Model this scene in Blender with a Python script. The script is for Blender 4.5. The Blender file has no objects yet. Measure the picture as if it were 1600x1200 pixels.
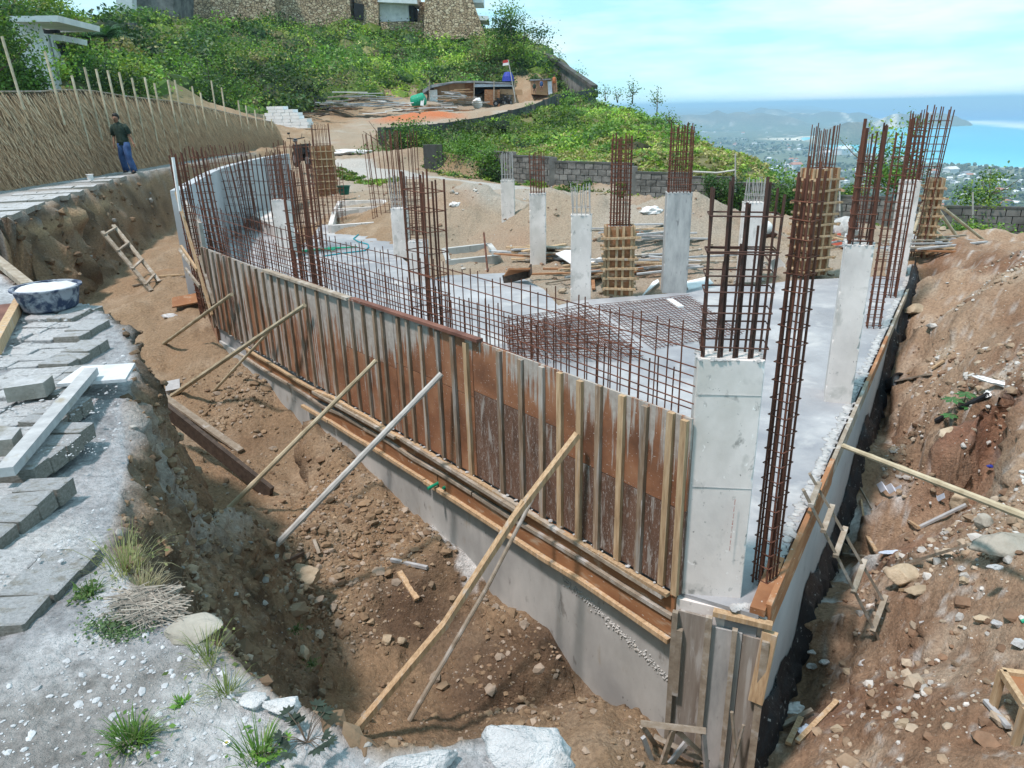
import bpy, math, random
import numpy as np
from mathutils import Vector, Matrix, geometry
random.seed(7); rng = np.random.default_rng(7)
scene = bpy.context.scene
COL = scene.collection

# ------------------------------------------------------------------ camera
FPX = 1150.0; PITCH = math.radians(20.5); ROLL = math.radians(1.32); CZ = 1.55
cf = np.array([0, math.cos(PITCH), -math.sin(PITCH)])
_r0 = np.array([1., 0, 0]); _u0 = np.cross(_r0, cf)
cr = _r0*math.cos(ROLL) - _u0*math.sin(ROLL)
cu = _u0*math.cos(ROLL) + _r0*math.sin(ROLL)
CAM = np.array([0, 0, CZ])
cam = bpy.data.cameras.new('camera'); camo = bpy.data.objects.new('camera', cam); COL.objects.link(camo)
cam.sensor_width = 36; cam.lens = 36*FPX/1600; cam.clip_start = 0.05; cam.clip_end = 300000
camo.matrix_world = Matrix(((cr[0], cu[0], -cf[0], 0), (cr[1], cu[1], -cf[1], 0), (cr[2], cu[2], -cf[2], CZ), (0, 0, 0, 1)))
scene.camera = camo
# ------------------------------------------------------------------ sky, sun, exposure
SUN_EL = 66; SUN_AZ = 236      # compass style: direction towards the sun = (sin az, cos az)
w = bpy.data.worlds.new('World'); scene.world = w; w.use_nodes = True
nt = w.node_tree; nt.nodes.clear()
wo = nt.nodes.new('ShaderNodeOutputWorld'); bg = nt.nodes.new('ShaderNodeBackground'); bg.inputs[1].default_value = 0.115
sk = nt.nodes.new('ShaderNodeTexSky'); sk.sky_type = 'NISHITA'; sk.sun_disc = False
sk.sun_elevation = math.radians(SUN_EL); sk.sun_rotation = math.radians(SUN_AZ); sk.altitude = 200; sk.air_density = 1.0; sk.dust_density = 0.2; sk.ozone_density = 1.0
tc = nt.nodes.new('ShaderNodeTexCoord'); mp = nt.nodes.new('ShaderNodeMapping'); mp.inputs['Scale'].default_value = (1.6, 1.6, 9)
cn = nt.nodes.new('ShaderNodeTexNoise'); cn.inputs['Scale'].default_value = 2.2; cn.inputs['Detail'].default_value = 7; cn.inputs['Roughness'].default_value = .55
cramp = nt.nodes.new('ShaderNodeValToRGB'); cramp.color_ramp.elements[0].position = .44; cramp.color_ramp.elements[1].position = .68
cramp.color_ramp.elements[0].color = (0, 0, 0, 1); cramp.color_ramp.elements[1].color = (.95, .95, .95, 1)
mixc = nt.nodes.new('ShaderNodeMix'); mixc.data_type = 'RGBA'; mixc.inputs['B'].default_value = (6.0, 7.0, 7.3, 1)
tint = nt.nodes.new('ShaderNodeMix'); tint.data_type = 'RGBA'; tint.blend_type = 'MULTIPLY'; tint.inputs['Factor'].default_value = 1; tint.inputs['B'].default_value = (.85, 1.06, 1.05, 1)
L = nt.links.new
L(tc.outputs['Generated'], mp.inputs['Vector']); L(mp.outputs[0], cn.inputs['Vector']); L(cn.outputs['Fac'], cramp.inputs[0])
veil = nt.nodes.new('ShaderNodeMix'); veil.data_type = 'RGBA'; veil.inputs['Factor'].default_value = .85; veil.inputs['B'].default_value = (3.1, 5.9, 7.2, 1)
L(sk.outputs[0], tint.inputs['A']); L(tint.outputs['Result'], veil.inputs['A']); L(veil.outputs['Result'], mixc.inputs['A']); L(cramp.outputs[0], mixc.inputs['Factor'])
L(mixc.outputs['Result'], bg.inputs[0]); L(bg.outputs[0], wo.inputs[0])
sun = bpy.data.lights.new('sun', 'SUN'); sun.energy = 3.0; sun.angle = math.radians(5); sun.color = (1, .875, .84)
suno = bpy.data.objects.new('sun', sun); COL.objects.link(suno)
_e, _a = math.radians(SUN_EL), math.radians(SUN_AZ)
sdir = Vector((math.sin(_a)*math.cos(_e), math.cos(_a)*math.cos(_e), math.sin(_e)))
suno.rotation_euler = sdir.to_track_quat('Z', 'Y').to_euler(); suno.location = (0, 0, 40)
vs = scene.view_settings; vs.view_transform = 'Standard'; vs.look = 'None'; vs.gamma = 1; vs.use_curve_mapping = False; vs.exposure = 0.56

# ------------------------------------------------------------------ geometry of the place: a picture ray meets a level, a distance or a vertical plane
def ray(px, py): return cf + cr*((px-800)/FPX) + cu*((600-py)/FPX)
def P(px, py, z):
    d = ray(px, py); return CAM + d*((z-CZ)/d[2])
def PD(px, py, D):
    d = ray(px, py); return CAM + d*D/math.hypot(d[0], d[1])
def PW(px, py, a, b):
    n = np.array([-(b[1]-a[1]), (b[0]-a[0]), 0.]); d = ray(px, py)
    return CAM + d*((np.array([a[0], a[1], 0]) - CAM)@n/(d@n))
def UP(xy, py):
    lo, hi = -80., 90.
    for _ in range(50):
        m = (lo+hi)/2; q = np.array([xy[0], xy[1], m]) - CAM
        if 600-FPX*(q@cu)/(q@cf) > py: lo = m
        else: hi = m
    return m
A3 = lambda p: np.array(p, float)

# ------------------------------------------------------------------ numpy noise
def _h(ix, iy, iz, s):
    n = (ix.astype(np.int64)*374761393 + iy.astype(np.int64)*668265263 + iz.astype(np.int64)*2147483647 + s*1274126177) & 0xffffffff
    n = ((n ^ (n >> 13))*1274126177) & 0xffffffff
    n = ((n ^ (n >> 16))*2246822519) & 0xffffffff
    return ((n ^ (n >> 15)) & 0xffff)/32767.5 - 1
def vnoise(p, s=0):
    p = np.asarray(p, float); i = np.floor(p); f = p - i; f = f*f*(3-2*f); i = i.astype(np.int64); out = 0
    for dx in (0, 1):
        wx = f[:, 0] if dx else 1-f[:, 0]
        for dy in (0, 1):
            wy = f[:, 1] if dy else 1-f[:, 1]
            for dz in (0, 1):
                wz = f[:, 2] if dz else 1-f[:, 2]
                out = out + wx*wy*wz*_h(i[:, 0]+dx, i[:, 1]+dy, i[:, 2]+dz, s)
    return out
def fbm(p, sc, oc=4, s=0, g=.5):
    a = 1; o = 0; q = np.asarray(p, float)/sc
    for k in range(oc):
        o = o + a*vnoise(q + k*17.3, s+k); a *= g; q = q*2.03
    return o

# ------------------------------------------------------------------ mesh builder
class MB:
    def __init__(s): s.v = []; s.f = []; s.n = 0; s.c = []
    def add(s, v, fs, c=None):
        v = np.asarray(v, float).reshape(-1, 3); s.v.append(v)
        for f in fs:
            f = np.asarray(f, np.int64)
            if f.ndim == 1: f = f[None]
            s.f.append(f + s.n)
        if c is not None: s.c.append(np.broadcast_to(np.asarray(c, float), (len(v), 3)))
        s.n += len(v)
    def beam(s, a, b, w, h, up=(0, 0, 1)):
        a = A3(a); b = A3(b); d = b-a; d /= np.linalg.norm(d); x = np.cross(d, A3(up))
        if np.linalg.norm(x) < 1e-4: x = np.cross(d, (1, 0, 0))
        x /= np.linalg.norm(x); z = np.cross(x, d); x = x*w/2; z = z*h/2
        s.add([a-x-z, a+x-z, a+x+z, a-x+z, b-x-z, b+x-z, b+x+z, b-x+z], [BOXF])
    def box(s, x0, x1, y0, y1, z0, z1):
        s.add([(x0, y0, z0), (x1, y0, z0), (x1, y0, z1), (x0, y0, z1), (x0, y1, z0), (x1, y1, z0), (x1, y1, z1), (x0, y1, z1)], [BOXF])
    def prism(s, poly, z0, z1):
        n = len(poly); v = [(p[0], p[1], z0) for p in poly] + [(p[0], p[1], z1) for p in poly]
        ar = sum(poly[i][0]*poly[(i+1) % n][1]-poly[(i+1) % n][0]*poly[i][1] for i in range(n))
        top = list(range(n, 2*n)); bot = list(range(n))[::-1]; q = [(i, (i+1) % n, n+(i+1) % n, n+i) for i in range(n)]
        if ar < 0: top = top[::-1]; bot = bot[::-1]; q = [t[::-1] for t in q]
        s.add(v, [top, bot, q])
    def tube(s, pts, r, n=8, cap=True):
        pts = [A3(p) for p in pts]; m = len(pts); rr = [r]*m if np.isscalar(r) else r; V = []
        up0 = None
        for i, p in enumerate(pts):
            d = pts[min(i+1, m-1)] - pts[max(i-1, 0)]; d /= (np.linalg.norm(d)+1e-9)
            if up0 is None: up0 = np.array([0, 0, 1.]) if abs(d[2]) < .9 else np.array([1., 0, 0])
            x = np.cross(d, up0); x /= (np.linalg.norm(x)+1e-9); y = np.cross(x, d); up0 = y
            for k in range(n):
                t = 2*math.pi*k/n; V.append(p + (x*math.cos(t)+y*math.sin(t))*rr[i])
        F = [(i*n+k, i*n+(k+1) % n, (i+1)*n+(k+1) % n, (i+1)*n+k) for i in range(m-1) for k in range(n)]
        fs = [F]
        if cap: fs += [list(range(n))[::-1], list(range((m-1)*n, m*n))]
        s.add(V, fs)
    def lathe(s, c, prof, n=20):
        c = A3(c); V = []
        for r, z in prof:
            for k in range(n):
                t = 2*math.pi*k/n; V.append(c + (r*math.cos(t), r*math.sin(t), z))
        m = len(prof); s.add(V, [[(i*n+k, i*n+(k+1) % n, (i+1)*n+(k+1) % n, (i+1)*n+k) for i in range(m-1) for k in range(n)]])
    def xf(s, M):
        for i, v in enumerate(s.v): s.v[i] = v@np.array(M)[:3, :3].T + np.array(M)[:3, 3]
        return s
    def mesh(s, name, mat, off=(0, 0, 0), smooth=False):
        v = np.concatenate(s.v) - A3(off); me = bpy.data.meshes.new(name)
        me.vertices.add(len(v)); me.vertices.foreach_set('co', v.astype(np.float32).ravel())
        cnt = np.concatenate([np.full(len(f), f.shape[1]) for f in s.f]); lo = np.concatenate([f.ravel() for f in s.f])
        me.loops.add(len(lo)); me.loops.foreach_set('vertex_index', lo.astype(np.int32))
        st = np.concatenate([[0], np.cumsum(cnt)[:-1]]); me.polygons.add(len(cnt))
        me.polygons.foreach_set('loop_start', st.astype(np.int32))
        me.update(calc_edges=True)
        if s.c:
            at = me.color_attributes.new('tint', 'FLOAT_COLOR', 'POINT')
            c = np.ones((len(v), 4), np.float32); c[:, :3] = np.concatenate(s.c); at.data.foreach_set('color', c.ravel())
        me.polygons.foreach_set('use_smooth', np.full(len(cnt), bool(smooth)))
        if mat: me.materials.append(mat)
        return me
BOXF = np.array([(0, 1, 2, 3), (5, 4, 7, 6), (4, 0, 3, 7), (1, 5, 6, 2), (3, 2, 6, 7), (4, 5, 1, 0)])
def tag(o, label=None, cat=None, group=None, kind=None):
    for k, v in (('label', label), ('category', cat), ('group', group), ('kind', kind)):
        if v: o[k] = v
    return o
def thing(name, label, cat, loc, group=None):
    o = bpy.data.objects.new(name, None); COL.objects.link(o); o.location = [float(t) for t in loc]; o.empty_display_size = .1
    return tag(o, label, cat, group)
def wl(o):
    l = Vector(o.location)
    while o.parent: o = o.parent; l = l + o.location
    return l
def part(name, mb, mat, parent, label=None, smooth=False, kind=None):
    me = mb.mesh(name, mat, wl(parent), smooth)
    o = bpy.data.objects.new(name, me); COL.objects.link(o); o.parent = parent
    return tag(o, label, None, None, kind)
def partm(name, me, parent, loc, rot=(0, 0, 0), sc=(1, 1, 1)):
    o = bpy.data.objects.new(name, me); COL.objects.link(o); o.parent = parent
    o.location = Vector([float(t) for t in loc]) - wl(parent); o.rotation_euler = rot; o.scale = sc; return o
def solo(name, mb, mat, label=None, cat=None, loc=(0, 0, 0), group=None, kind=None, smooth=False):
    me = mb.mesh(name, mat, loc, smooth); o = bpy.data.objects.new(name, me); COL.objects.link(o); o.location = [float(t) for t in loc]
    return tag(o, label, cat, group, kind)
def copy_tree(o, parent=None):
    c = o.copy(); COL.objects.link(c); c.parent = parent
    for ch in list(o.children): copy_tree(ch, c)
    return c
def ICO():
    t = (1+5**.5)/2; v = np.array([(-1, t, 0), (1, t, 0), (-1, -t, 0), (1, -t, 0), (0, -1, t), (0, 1, t), (0, -1, -t), (0, 1, -t), (t, 0, -1), (t, 0, 1), (-t, 0, -1), (-t, 0, 1)], float); v /= np.linalg.norm(v[0])
    f = np.array([(0, 11, 5), (0, 5, 1), (0, 1, 7), (0, 7, 10), (0, 10, 11), (1, 5, 9), (5, 11, 4), (11, 10, 2), (10, 7, 6), (7, 1, 8), (3, 9, 4), (3, 4, 2), (3, 2, 6), (3, 6, 8), (3, 8, 9), (4, 9, 5), (2, 4, 11), (6, 2, 10), (8, 6, 7), (9, 8, 1)])
    return v, f
def subdiv(v, f):
    v = list(map(tuple, v)); d = {}; out = []
    def mid(a, b):
        k = (min(a, b), max(a, b))
        if k not in d:
            m = (np.array(v[a])+np.array(v[b]))/2; m /= np.linalg.norm(m); d[k] = len(v); v.append(tuple(m))
        return d[k]
    for a, b, c in f:
        ab, bc, ca = mid(a, b), mid(b, c), mid(c, a); out += [(a, ab, ca), (b, bc, ab), (c, ca, bc), (ab, bc, ca)]
    return np.array(v), np.array(out)
I0 = ICO(); I1 = subdiv(*I0); I2 = subdiv(*I1); I3 = subdiv(*I2)
def scatter_blobs(mb, pts, rad, base=I0, squash=.6, jit=.25, cols=None):
    """many lumps in one go"""
    v, f = base; n = len(pts); k = len(v)
    R = rng.normal(size=(n, 3, 3)); q, _ = np.linalg.qr(R)
    V = (v[None]*(1+rng.uniform(-jit, jit, (n, k, 1))))*rng.uniform(.6, 1.25, (n, 1, 3))
    V = np.einsum('nij,nkj->nki', q, V); V[:, :, 2] *= squash; V *= np.asarray(rad)[:, None, None]; V += np.asarray(pts)[:, None, :]
    F = (f[None] + (np.arange(n)*k)[:, None, None]).reshape(-1, 3)
    c = None if cols is None else np.repeat(cols, k, axis=0)
    mb.add(V.reshape(-1, 3), [F], c)
def leaves(mb, pts, size, cols=None, up=.35, asp=.5):
    """one rhombic leaf per point"""
    n = len(pts); size = np.broadcast_to(size, (n,))
    a = rng.normal(size=(n, 3)); a[:, 2] *= .7; a /= np.linalg.norm(a, axis=1)[:, None]
    nr = rng.normal(size=(n, 3)); nr[:, 2] = np.abs(nr[:, 2])+up; b = np.cross(nr, a); b /= np.linalg.norm(b, axis=1)[:, None]
    s = size[:, None]; V = np.stack([pts-a*s*.5, pts+b*s*asp*.5, pts+a*s*.5, pts-b*s*asp*.5], 1).reshape(-1, 3)
    mb.add(V, [np.arange(4*n).reshape(n, 4)], None if cols is None else np.repeat(cols, 4, axis=0))

# ------------------------------------------------------------------ materials
def ramp(nt, fac, stops):
    r = nt.nodes.new('ShaderNodeValToRGB'); e = r.color_ramp.elements
    while len(e) < len(stops): e.new(.5)
    for i, (p, c) in enumerate(stops):
        e[i].position = p; e[i].color = (*c, 1) if len(c) == 3 else c
    nt.links.new(fac, r.inputs[0]); return r.outputs[0]
def noise(nt, vec, sc, det=5, ro=.55, dist=0):
    n = nt.nodes.new('ShaderNodeTexNoise'); n.inputs['Scale'].default_value = sc; n.inputs['Detail'].default_value = det; n.inputs['Roughness'].default_value = ro; n.inputs['Distortion'].default_value = dist
    nt.links.new(vec, n.inputs['Vector']); return n.outputs['Fac']
def mixcol(nt, fac, a, b, mode='MIX'):
    m = nt.nodes.new('ShaderNodeMix'); m.data_type = 'RGBA'; m.blend_type = mode
    for s, v in (('Factor', fac), ('A', a), ('B', b)):
        if isinstance(v, bpy.types.NodeSocket): nt.links.new(v, m.inputs[s])
        elif s == 'Factor': m.inputs[s].default_value = v
        else: m.inputs[s].default_value = (*v, 1)
    return m.outputs['Result']
def mapr(nt, fac, a, b, c=0., d=1.):
    m = nt.nodes.new('ShaderNodeMapRange'); m.inputs[1].default_value = a; m.inputs[2].default_value = b; m.inputs[3].default_value = c; m.inputs[4].default_value = d
    nt.links.new(fac, m.inputs[0]); return m.outputs[0]
def math2(nt, op, a, b=0.):
    m = nt.nodes.new('ShaderNodeMath'); m.operation = op
    for i, v in enumerate((a, b)):
        if isinstance(v, bpy.types.NodeSocket): nt.links.new(v, m.inputs[i])
        else: m.inputs[i].default_value = v
    return m.outputs[0]
def newmat(name, rough=.85, metal=0):
    m = bpy.data.materials.new(name); m.use_nodes = True; nt = m.node_tree; b = nt.nodes['Principled BSDF']
    b.inputs['Roughness'].default_value = rough; b.inputs['Metallic'].default_value = metal; b.inputs['Specular IOR Level'].default_value = .3
    return m, nt, b
def coords(nt, scale=(1, 1, 1), rnd=True):
    t = nt.nodes.new('ShaderNodeTexCoord'); v = t.outputs['Object']
    if rnd:
        oi = nt.nodes.new('ShaderNodeObjectInfo'); a = nt.nodes.new('ShaderNodeVectorMath'); a.operation = 'MULTIPLY_ADD'
        cx = nt.nodes.new('ShaderNodeCombineXYZ')
        for i in range(3): nt.links.new(oi.outputs['Random'], cx.inputs[i])
        nt.links.new(cx.outputs[0], a.inputs[0]); a.inputs[1].default_value = (37, 53, 71); nt.links.new(v, a.inputs[2]); v = a.outputs[0]
    mp = nt.nodes.new('ShaderNodeMapping'); mp.inputs['Scale'].default_value = scale; nt.links.new(v, mp.inputs[0]); return mp.outputs[0]
def bump(nt, b, fac, strength, dist=.01):
    n = nt.nodes.new('ShaderNodeBump'); n.inputs['Strength'].default_value = strength; n.inputs['Distance'].default_value = dist
    nt.links.new(fac, n.inputs['Height']); nt.links.new(n.outputs[0], b.inputs['Normal'])
def mat(name, stops, sc=4, det=6, ro=.6, stretch=(1, 1, 1), rough=.85, bmp=.4, bd=.01, bsc=None, spots=None, vary=0, metal=0, rnd=True, tint=False):
    """stops: ramp of real base colours; spots = (scale, lo, hi, colour) a second layer of marks; vary = brightness step per object"""
    m, nt, b = newmat(name, rough, metal); v = coords(nt, stretch, rnd)
    f = noise(nt, v, sc, det, ro); c = ramp(nt, f, stops)
    if spots:
        for s in (spots if isinstance(spots, list) else [spots]):
            g = noise(nt, v, s[0], 5, .6, .3); k = mapr(nt, g, s[1], s[2]); c = mixcol(nt, k, c, s[3])
    if vary:
        oi = nt.nodes.new('ShaderNodeObjectInfo'); h = nt.nodes.new('ShaderNodeHueSaturation')
        nt.links.new(mapr(nt, oi.outputs['Random'], 0, 1, 1-vary, 1+vary), h.inputs['Value']); nt.links.new(c, h.inputs['Color']); c = h.outputs[0]
    if tint:
        a = nt.nodes.new('ShaderNodeAttribute'); a.attribute_name = 'tint'; c = mixcol(nt, 1., c, a.outputs['Color'], 'MULTIPLY')
    nt.links.new(c, b.inputs['Base Color'])
    if bmp: bump(nt, b, noise(nt, v, bsc or sc*3, 6, .65), bmp, bd)
    return m
def leafmat(name, ru=.6):
    m, nt, b = newmat(name, ru); a = nt.nodes.new('ShaderNodeAttribute'); a.attribute_name = 'tint'
    nt.links.new(a.outputs['Color'], b.inputs['Base Color'])
    t = nt.nodes.new('ShaderNodeBsdfTranslucent'); nt.links.new(mixcol(nt, 1., a.outputs['Color'], (1.2, 1.3, .6), 'MULTIPLY'), t.inputs[0])
    ms = nt.nodes.new('ShaderNodeMixShader'); ms.inputs[0].default_value = .3
    nt.links.new(b.outputs[0], ms.inputs[1]); nt.links.new(t.outputs[0], ms.inputs[2]); nt.links.new(ms.outputs[0], nt.nodes['Material Output'].inputs[0]); return m

M = {}
M['column'] = mat('column_concrete', [(.3, (.50, .465, .44)), (.55, (.66, .615, .58)), (.75, (.75, .70, .665))], 2.2, 7, .62, (1, 1, .7), .8, .35, .006, 18,
                  [(1.3, .50, .64, (.50, .47, .43)), (3.5, .56, .66, (.44, .42, .39)), (11, .62, .70, (.30, .29, .27)), (45, .68, .71, (.16, .16, .15)), (22, .66, .72, (.80, .77, .74))], vary=.06)
M['column_grey'] = mat('column_grey_concrete', [(.3, (.24, .25, .25)), (.6, (.42, .42, .41)), (.8, (.55, .55, .53))], 3, 7, .65, (2.2, 2.2, .6), .8, .3, .004, 15, [(7, .62, .72, (.2, .2, .2))])
M['slab'] = mat('slab_concrete', [(.3, (.235, .24, .25)), (.5, (.31, .315, .325)), (.72, (.43, .435, .44))], 1.1, 9, .68, (1, 1, 1), .75, .8, .014, 9,
                [(.5, .50, .66, (.22, .23, .25)), (1.4, .54, .66, (.42, .42, .415)), (5, .66, .76, (.44, .44, .43)), (30, .67, .73, (.19, .195, .20))], rnd=False)
M['wallc'] = mat('wall_concrete', [(.3, (.31, .31, .295)), (.55, (.44, .44, .42)), (.8, (.55, .54, .51))], 2, 8, .62, (1, 1, .5), .8, .35, .006, 12,
                 [(1.3, .52, .68, (.30, .30, .29)), (9, .62, .70, (.24, .235, .22)), (5, .6, .72, (.30, .27, .22)), (28, .67, .73, (.15, .15, .15))])
M['blueconc'] = mat('smooth_wall_concrete', [(.3, (.34, .36, .38)), (.7, (.46, .475, .49))], 1.5, 7, .6, (1, 1, 1), .8, .2, .004, 10, [(4, .62, .74, (.3, .31, .32))])
M['lime'] = mat('lime_mortar', [(.3, (.28, .28, .275)), (.7, (.48, .48, .47))], 12, 6, .6, rough=.9, bmp=.7, bd=.01)
M['rust'] = mat('rusty_steel', [(.3, (.062, .026, .018)), (.55, (.13, .050, .030)), (.8, (.22, .085, .045))], 9, 5, .6, rough=.8, bmp=.5, bd=.002, bsc=60, vary=.25)
M['rustdark'] = mat('dark_rusty_steel', [(.3, (.04, .022, .018)), (.7, (.10, .045, .03))], 9, 5, .6, rough=.75, bmp=.5, bd=.002, bsc=60, vary=.2)
M['steelgrey'] = mat('cement_coated_steel', [(.3, (.2, .19, .18)), (.7, (.5, .49, .47))], 20, 5, .6, rough=.8, bmp=.3, bd=.002, vary=.2)
M['wood'] = mat('pale_timber', [(.28, (.26, .17, .095)), (.5, (.42, .29, .17)), (.75, (.56, .43, .28))], 3, 7, .65, (14, 14, 1.4), .85, .5, .004, 9, [(1.2, .56, .74, (.40, .38, .34)), (9, .68, .74, (.12, .08, .05))], vary=.15)
M['woodx'] = mat('weathered_timber', [(.28, (.18, .14, .105)), (.5, (.28, .235, .18)), (.75, (.40, .36, .31))], 4, 7, .65, (3, 3, 3), .9, .5, .004, 14, [(2, .55, .72, (.47, .46, .44))], vary=.18)
M['woodgrey'] = mat('dusty_grey_timber', [(.28, (.28, .285, .29)), (.75, (.48, .485, .485))], 5, 7, .65, (2, 2, 2), .9, .5, .004, 14, [(3, .6, .72, (.30, .27, .22))])
M['darkwood'] = mat('dark_timber', [(.3, (.035, .026, .02)), (.7, (.10, .075, .058))], 6, 7, .65, (3, 3, 3), .7, .5, .004, 14)  # even near-black brown timber
M['bamboo'] = mat('bamboo_pole', [(.3, (.27, .22, .14)), (.55, (.42, .36, .25)), (.8, (.52, .47, .36))], 5, 5, .6, (1, 1, 1), .6, .2, .002, 20, vary=.2)
M['bamboogrey'] = mat('grey_bamboo_pole', [(.3, (.30, .29, .27)), (.75, (.52, .51, .48))], 7, 5, .6, rough=.6, bmp=.2, bd=.002, vary=.1)
M['redboard'] = mat('red_film_board', [(.3, (.11, .048, .035)), (.7, (.22, .105, .075))], 4, 6, .6, (1, 1, 1), .7, .2, .003, spots=[(6, .62, .72, (.5, .45, .4))])
M['orangeply'] = mat('orange_plywood', [(.3, (.20, .085, .038)), (.7, (.36, .18, .085))], 2.5, 7, .65, (1, 1, 3), .8, .3, .003, spots=[(5, .56, .70, (.40, .31, .22)), (16, .66, .70, (.5, .47, .42))], vary=.12)
def plymat(name, hi, dripo):
    """red plywood with cement run down it; the share of cement differs from panel to panel"""
    m, nt, b = newmat(name, .7); v = coords(nt); t = nt.nodes.new('ShaderNodeTexCoord')
    f = noise(nt, v, 2.5, 6, .6); wood = ramp(nt, f, [(.3, (.125, .058, .033)), (.5, (.24, .108, .056)), (.75, (.36, .19, .105))])
    vs2 = coords(nt, (26, 26, .9)); dr = noise(nt, vs2, 1., 6, .7, .2); big = noise(nt, v, 1.3, 4, .55)
    s = nt.nodes.new('ShaderNodeSeparateXYZ'); nt.links.new(t.outputs['Object'], s.inputs[0])
    hgt = mapr(nt, s.outputs['Z'], .55, 1.25, -.10, .13)
    oi = nt.nodes.new('ShaderNodeObjectInfo'); rn = mapr(nt, oi.outputs['Random'], 0, 1, -dripo, dripo)
    k = math2(nt, 'ADD', math2(nt, 'ADD', math2(nt, 'MULTIPLY', dr, .62), math2(nt, 'MULTIPLY', big, .5)), math2(nt, 'ADD', hgt, rn))
    k = mapr(nt, k, hi, hi+.05); k2 = math2(nt, 'MULTIPLY', k, .88)
    cem = ramp(nt, noise(nt, v, 18, 5, .6), [(.3, (.30, .28, .25)), (.7, (.46, .44, .40))])
    c = mixcol(nt, k2, wood, cem)
    c = mixcol(nt, mapr(nt, noise(nt, v, 70, 3, .5), .66, .7), c, (.45, .42, .38))
    nt.links.new(c, b.inputs['Base Color']); bump(nt, b, dr, .25, .004); return m
M['ply'] = plymat('cement_streaked_plywood', .62, .07)
M['plygrey'] = plymat('cement_covered_plywood', .50, .06)
M['plydark'] = mat('dark_scuffed_plywood', [(.3, (.075, .043, .03)), (.55, (.15, .083, .055)), (.8, (.24, .145, .10))], 2, 8, .7, (6, 6, 1), .8, .3, .003, 12, [(3.2, .56, .66, (.30, .27, .24)), (26, .60, .64, (.42, .39, .36)), (60, .64, .68, (.5, .47, .43))], vary=.15)
M['plydust'] = mat('dusty_grey_plywood', [(.3, (.16, .13, .105)), (.55, (.25, .22, .19)), (.8, (.36, .34, .31))], 1.2, 8, .7, (9, 9, .9), .85, .3, .003, 12, [(2.2, .54, .66, (.40, .39, .37)), (14, .68, .72, (.5, .49, .47))], vary=.12)
M['soil'] = mat('brown_soil', [(.3, (.12, .075, .045)), (.5, (.22, .145, .09)), (.75, (.34, .235, .15))], 5, 8, .65, rough=.95, bmp=.8, bd=.03, bsc=14, tint=True)
M['clod'] = mat('soil_clods', [(.3, (.6, .6, .6)), (.7, (1., 1., 1.))], 9, 6, .65, rough=.95, bmp=.6, bd=.01, bsc=25, tint=True)
M['chalkbit'] = mat('chalk_rubble', [(.3, (.30, .31, .32)), (.7, (.55, .56, .57))], 9, 6, .65, rough=.95, bmp=.6, bd=.01, bsc=25)
M['rock'] = mat('buff_limestone', [(.3, (.26, .20, .13)), (.55, (.42, .34, .24)), (.8, (.55, .47, .36))], 4, 8, .65, rough=.9, bmp=.8, bd=.03, bsc=9, vary=.15)
M['rockgrey'] = mat('grey_limestone', [(.3, (.23, .21, .17)), (.6, (.36, .335, .285)), (.8, (.48, .455, .40))], 4, 8, .65, rough=.9, bmp=.8, bd=.03, bsc=9)
M['chalkrock'] = mat('white_lime_rock', [(.3, (.42, .425, .43)), (.7, (.66, .66, .65))], 5, 8, .65, rough=.9, bmp=1., bd=.05, bsc=16, spots=[(3, .56, .68, (.26, .25, .23))])
M['paver_'] = mat('concrete_paver_plain', [(.3, (.24, .235, .20)), (.5, (.33, .32, .28)), (.75, (.45, .44, .41))], 8, 7, .65, rough=.9, bmp=.5, bd=.006, bsc=30, vary=.12)
m, nt, b = newmat('concrete_paver', .9); v = coords(nt); c = ramp(nt, noise(nt, v, 8, 7, .65), [(.3, (.19, .18, .15)), (.75, (.40, .385, .35))]); du_ = ramp(nt, noise(nt, v, 14, 6, .65), [(.3, (.32, .325, .33)), (.7, (.52, .525, .53))])
g_ = nt.nodes.new('ShaderNodeNewGeometry'); s_ = nt.nodes.new('ShaderNodeSeparateXYZ'); nt.links.new(g_.outputs['Normal'], s_.inputs[0]); k_ = math2(nt, 'MULTIPLY', mapr(nt, s_.outputs['Z'], .6, .9), mapr(nt, noise(nt, v, 3, 6, .7), .36, .5)); nt.links.new(mixcol(nt, k_, c, du_), b.inputs['Base Color']); bump(nt, b, noise(nt, v, 14, 8, .75), 1., .02); M['paver'] = m
M['paverdust'] = mat('dusted_paver', [(.3, (.36, .365, .37)), (.7, (.60, .60, .60))], 9, 7, .65, rough=.95, bmp=1., bd=.02, bsc=14, vary=.06, spots=[(5, .55, .68, (.22, .215, .20)), (30, .64, .70, (.52, .53, .54))])
M['bitumen'] = mat('black_bitumen', [(.4, (.012, .012, .014)), (.8, (.03, .03, .034))], 6, 7, .7, rough=.55, bmp=.8, bd=.01, bsc=30, spots=[(22, .63, .68, (.32, .31, .30))])
m, nt, b = newmat('dry_thatch', .95); a = nt.nodes.new('ShaderNodeAttribute'); a.attribute_name = 'tint'; nt.links.new(a.outputs['Color'], b.inputs['Base Color']); M['thatch'] = m
M['leaf'] = leafmat('leaves', .55)
M['bark'] = mat('bark', [(.3, (.06, .045, .03)), (.7, (.16, .12, .09))], 8, 6, .6, (4, 4, 1), .9, .6, .01)
M['blue'] = mat('blue_plastic_caked', [(.35, (.025, .038, .075)), (.6, (.045, .06, .105))], 4, 5, .6, rough=.75, bmp=.3, bd=.003, spots=[(9, .42, .56, (.28, .30, .335))])
M['powder'] = mat('lime_powder', [(.3, (.46, .48, .50)), (.7, (.62, .635, .65))], 8, 5, .6, rough=.95, bmp=.6, bd=.01)
M['black'] = mat('black_plastic', [(.4, (.012, .012, .013)), (.8, (.04, .04, .045))], 6, rough=.45, bmp=.1)
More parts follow.
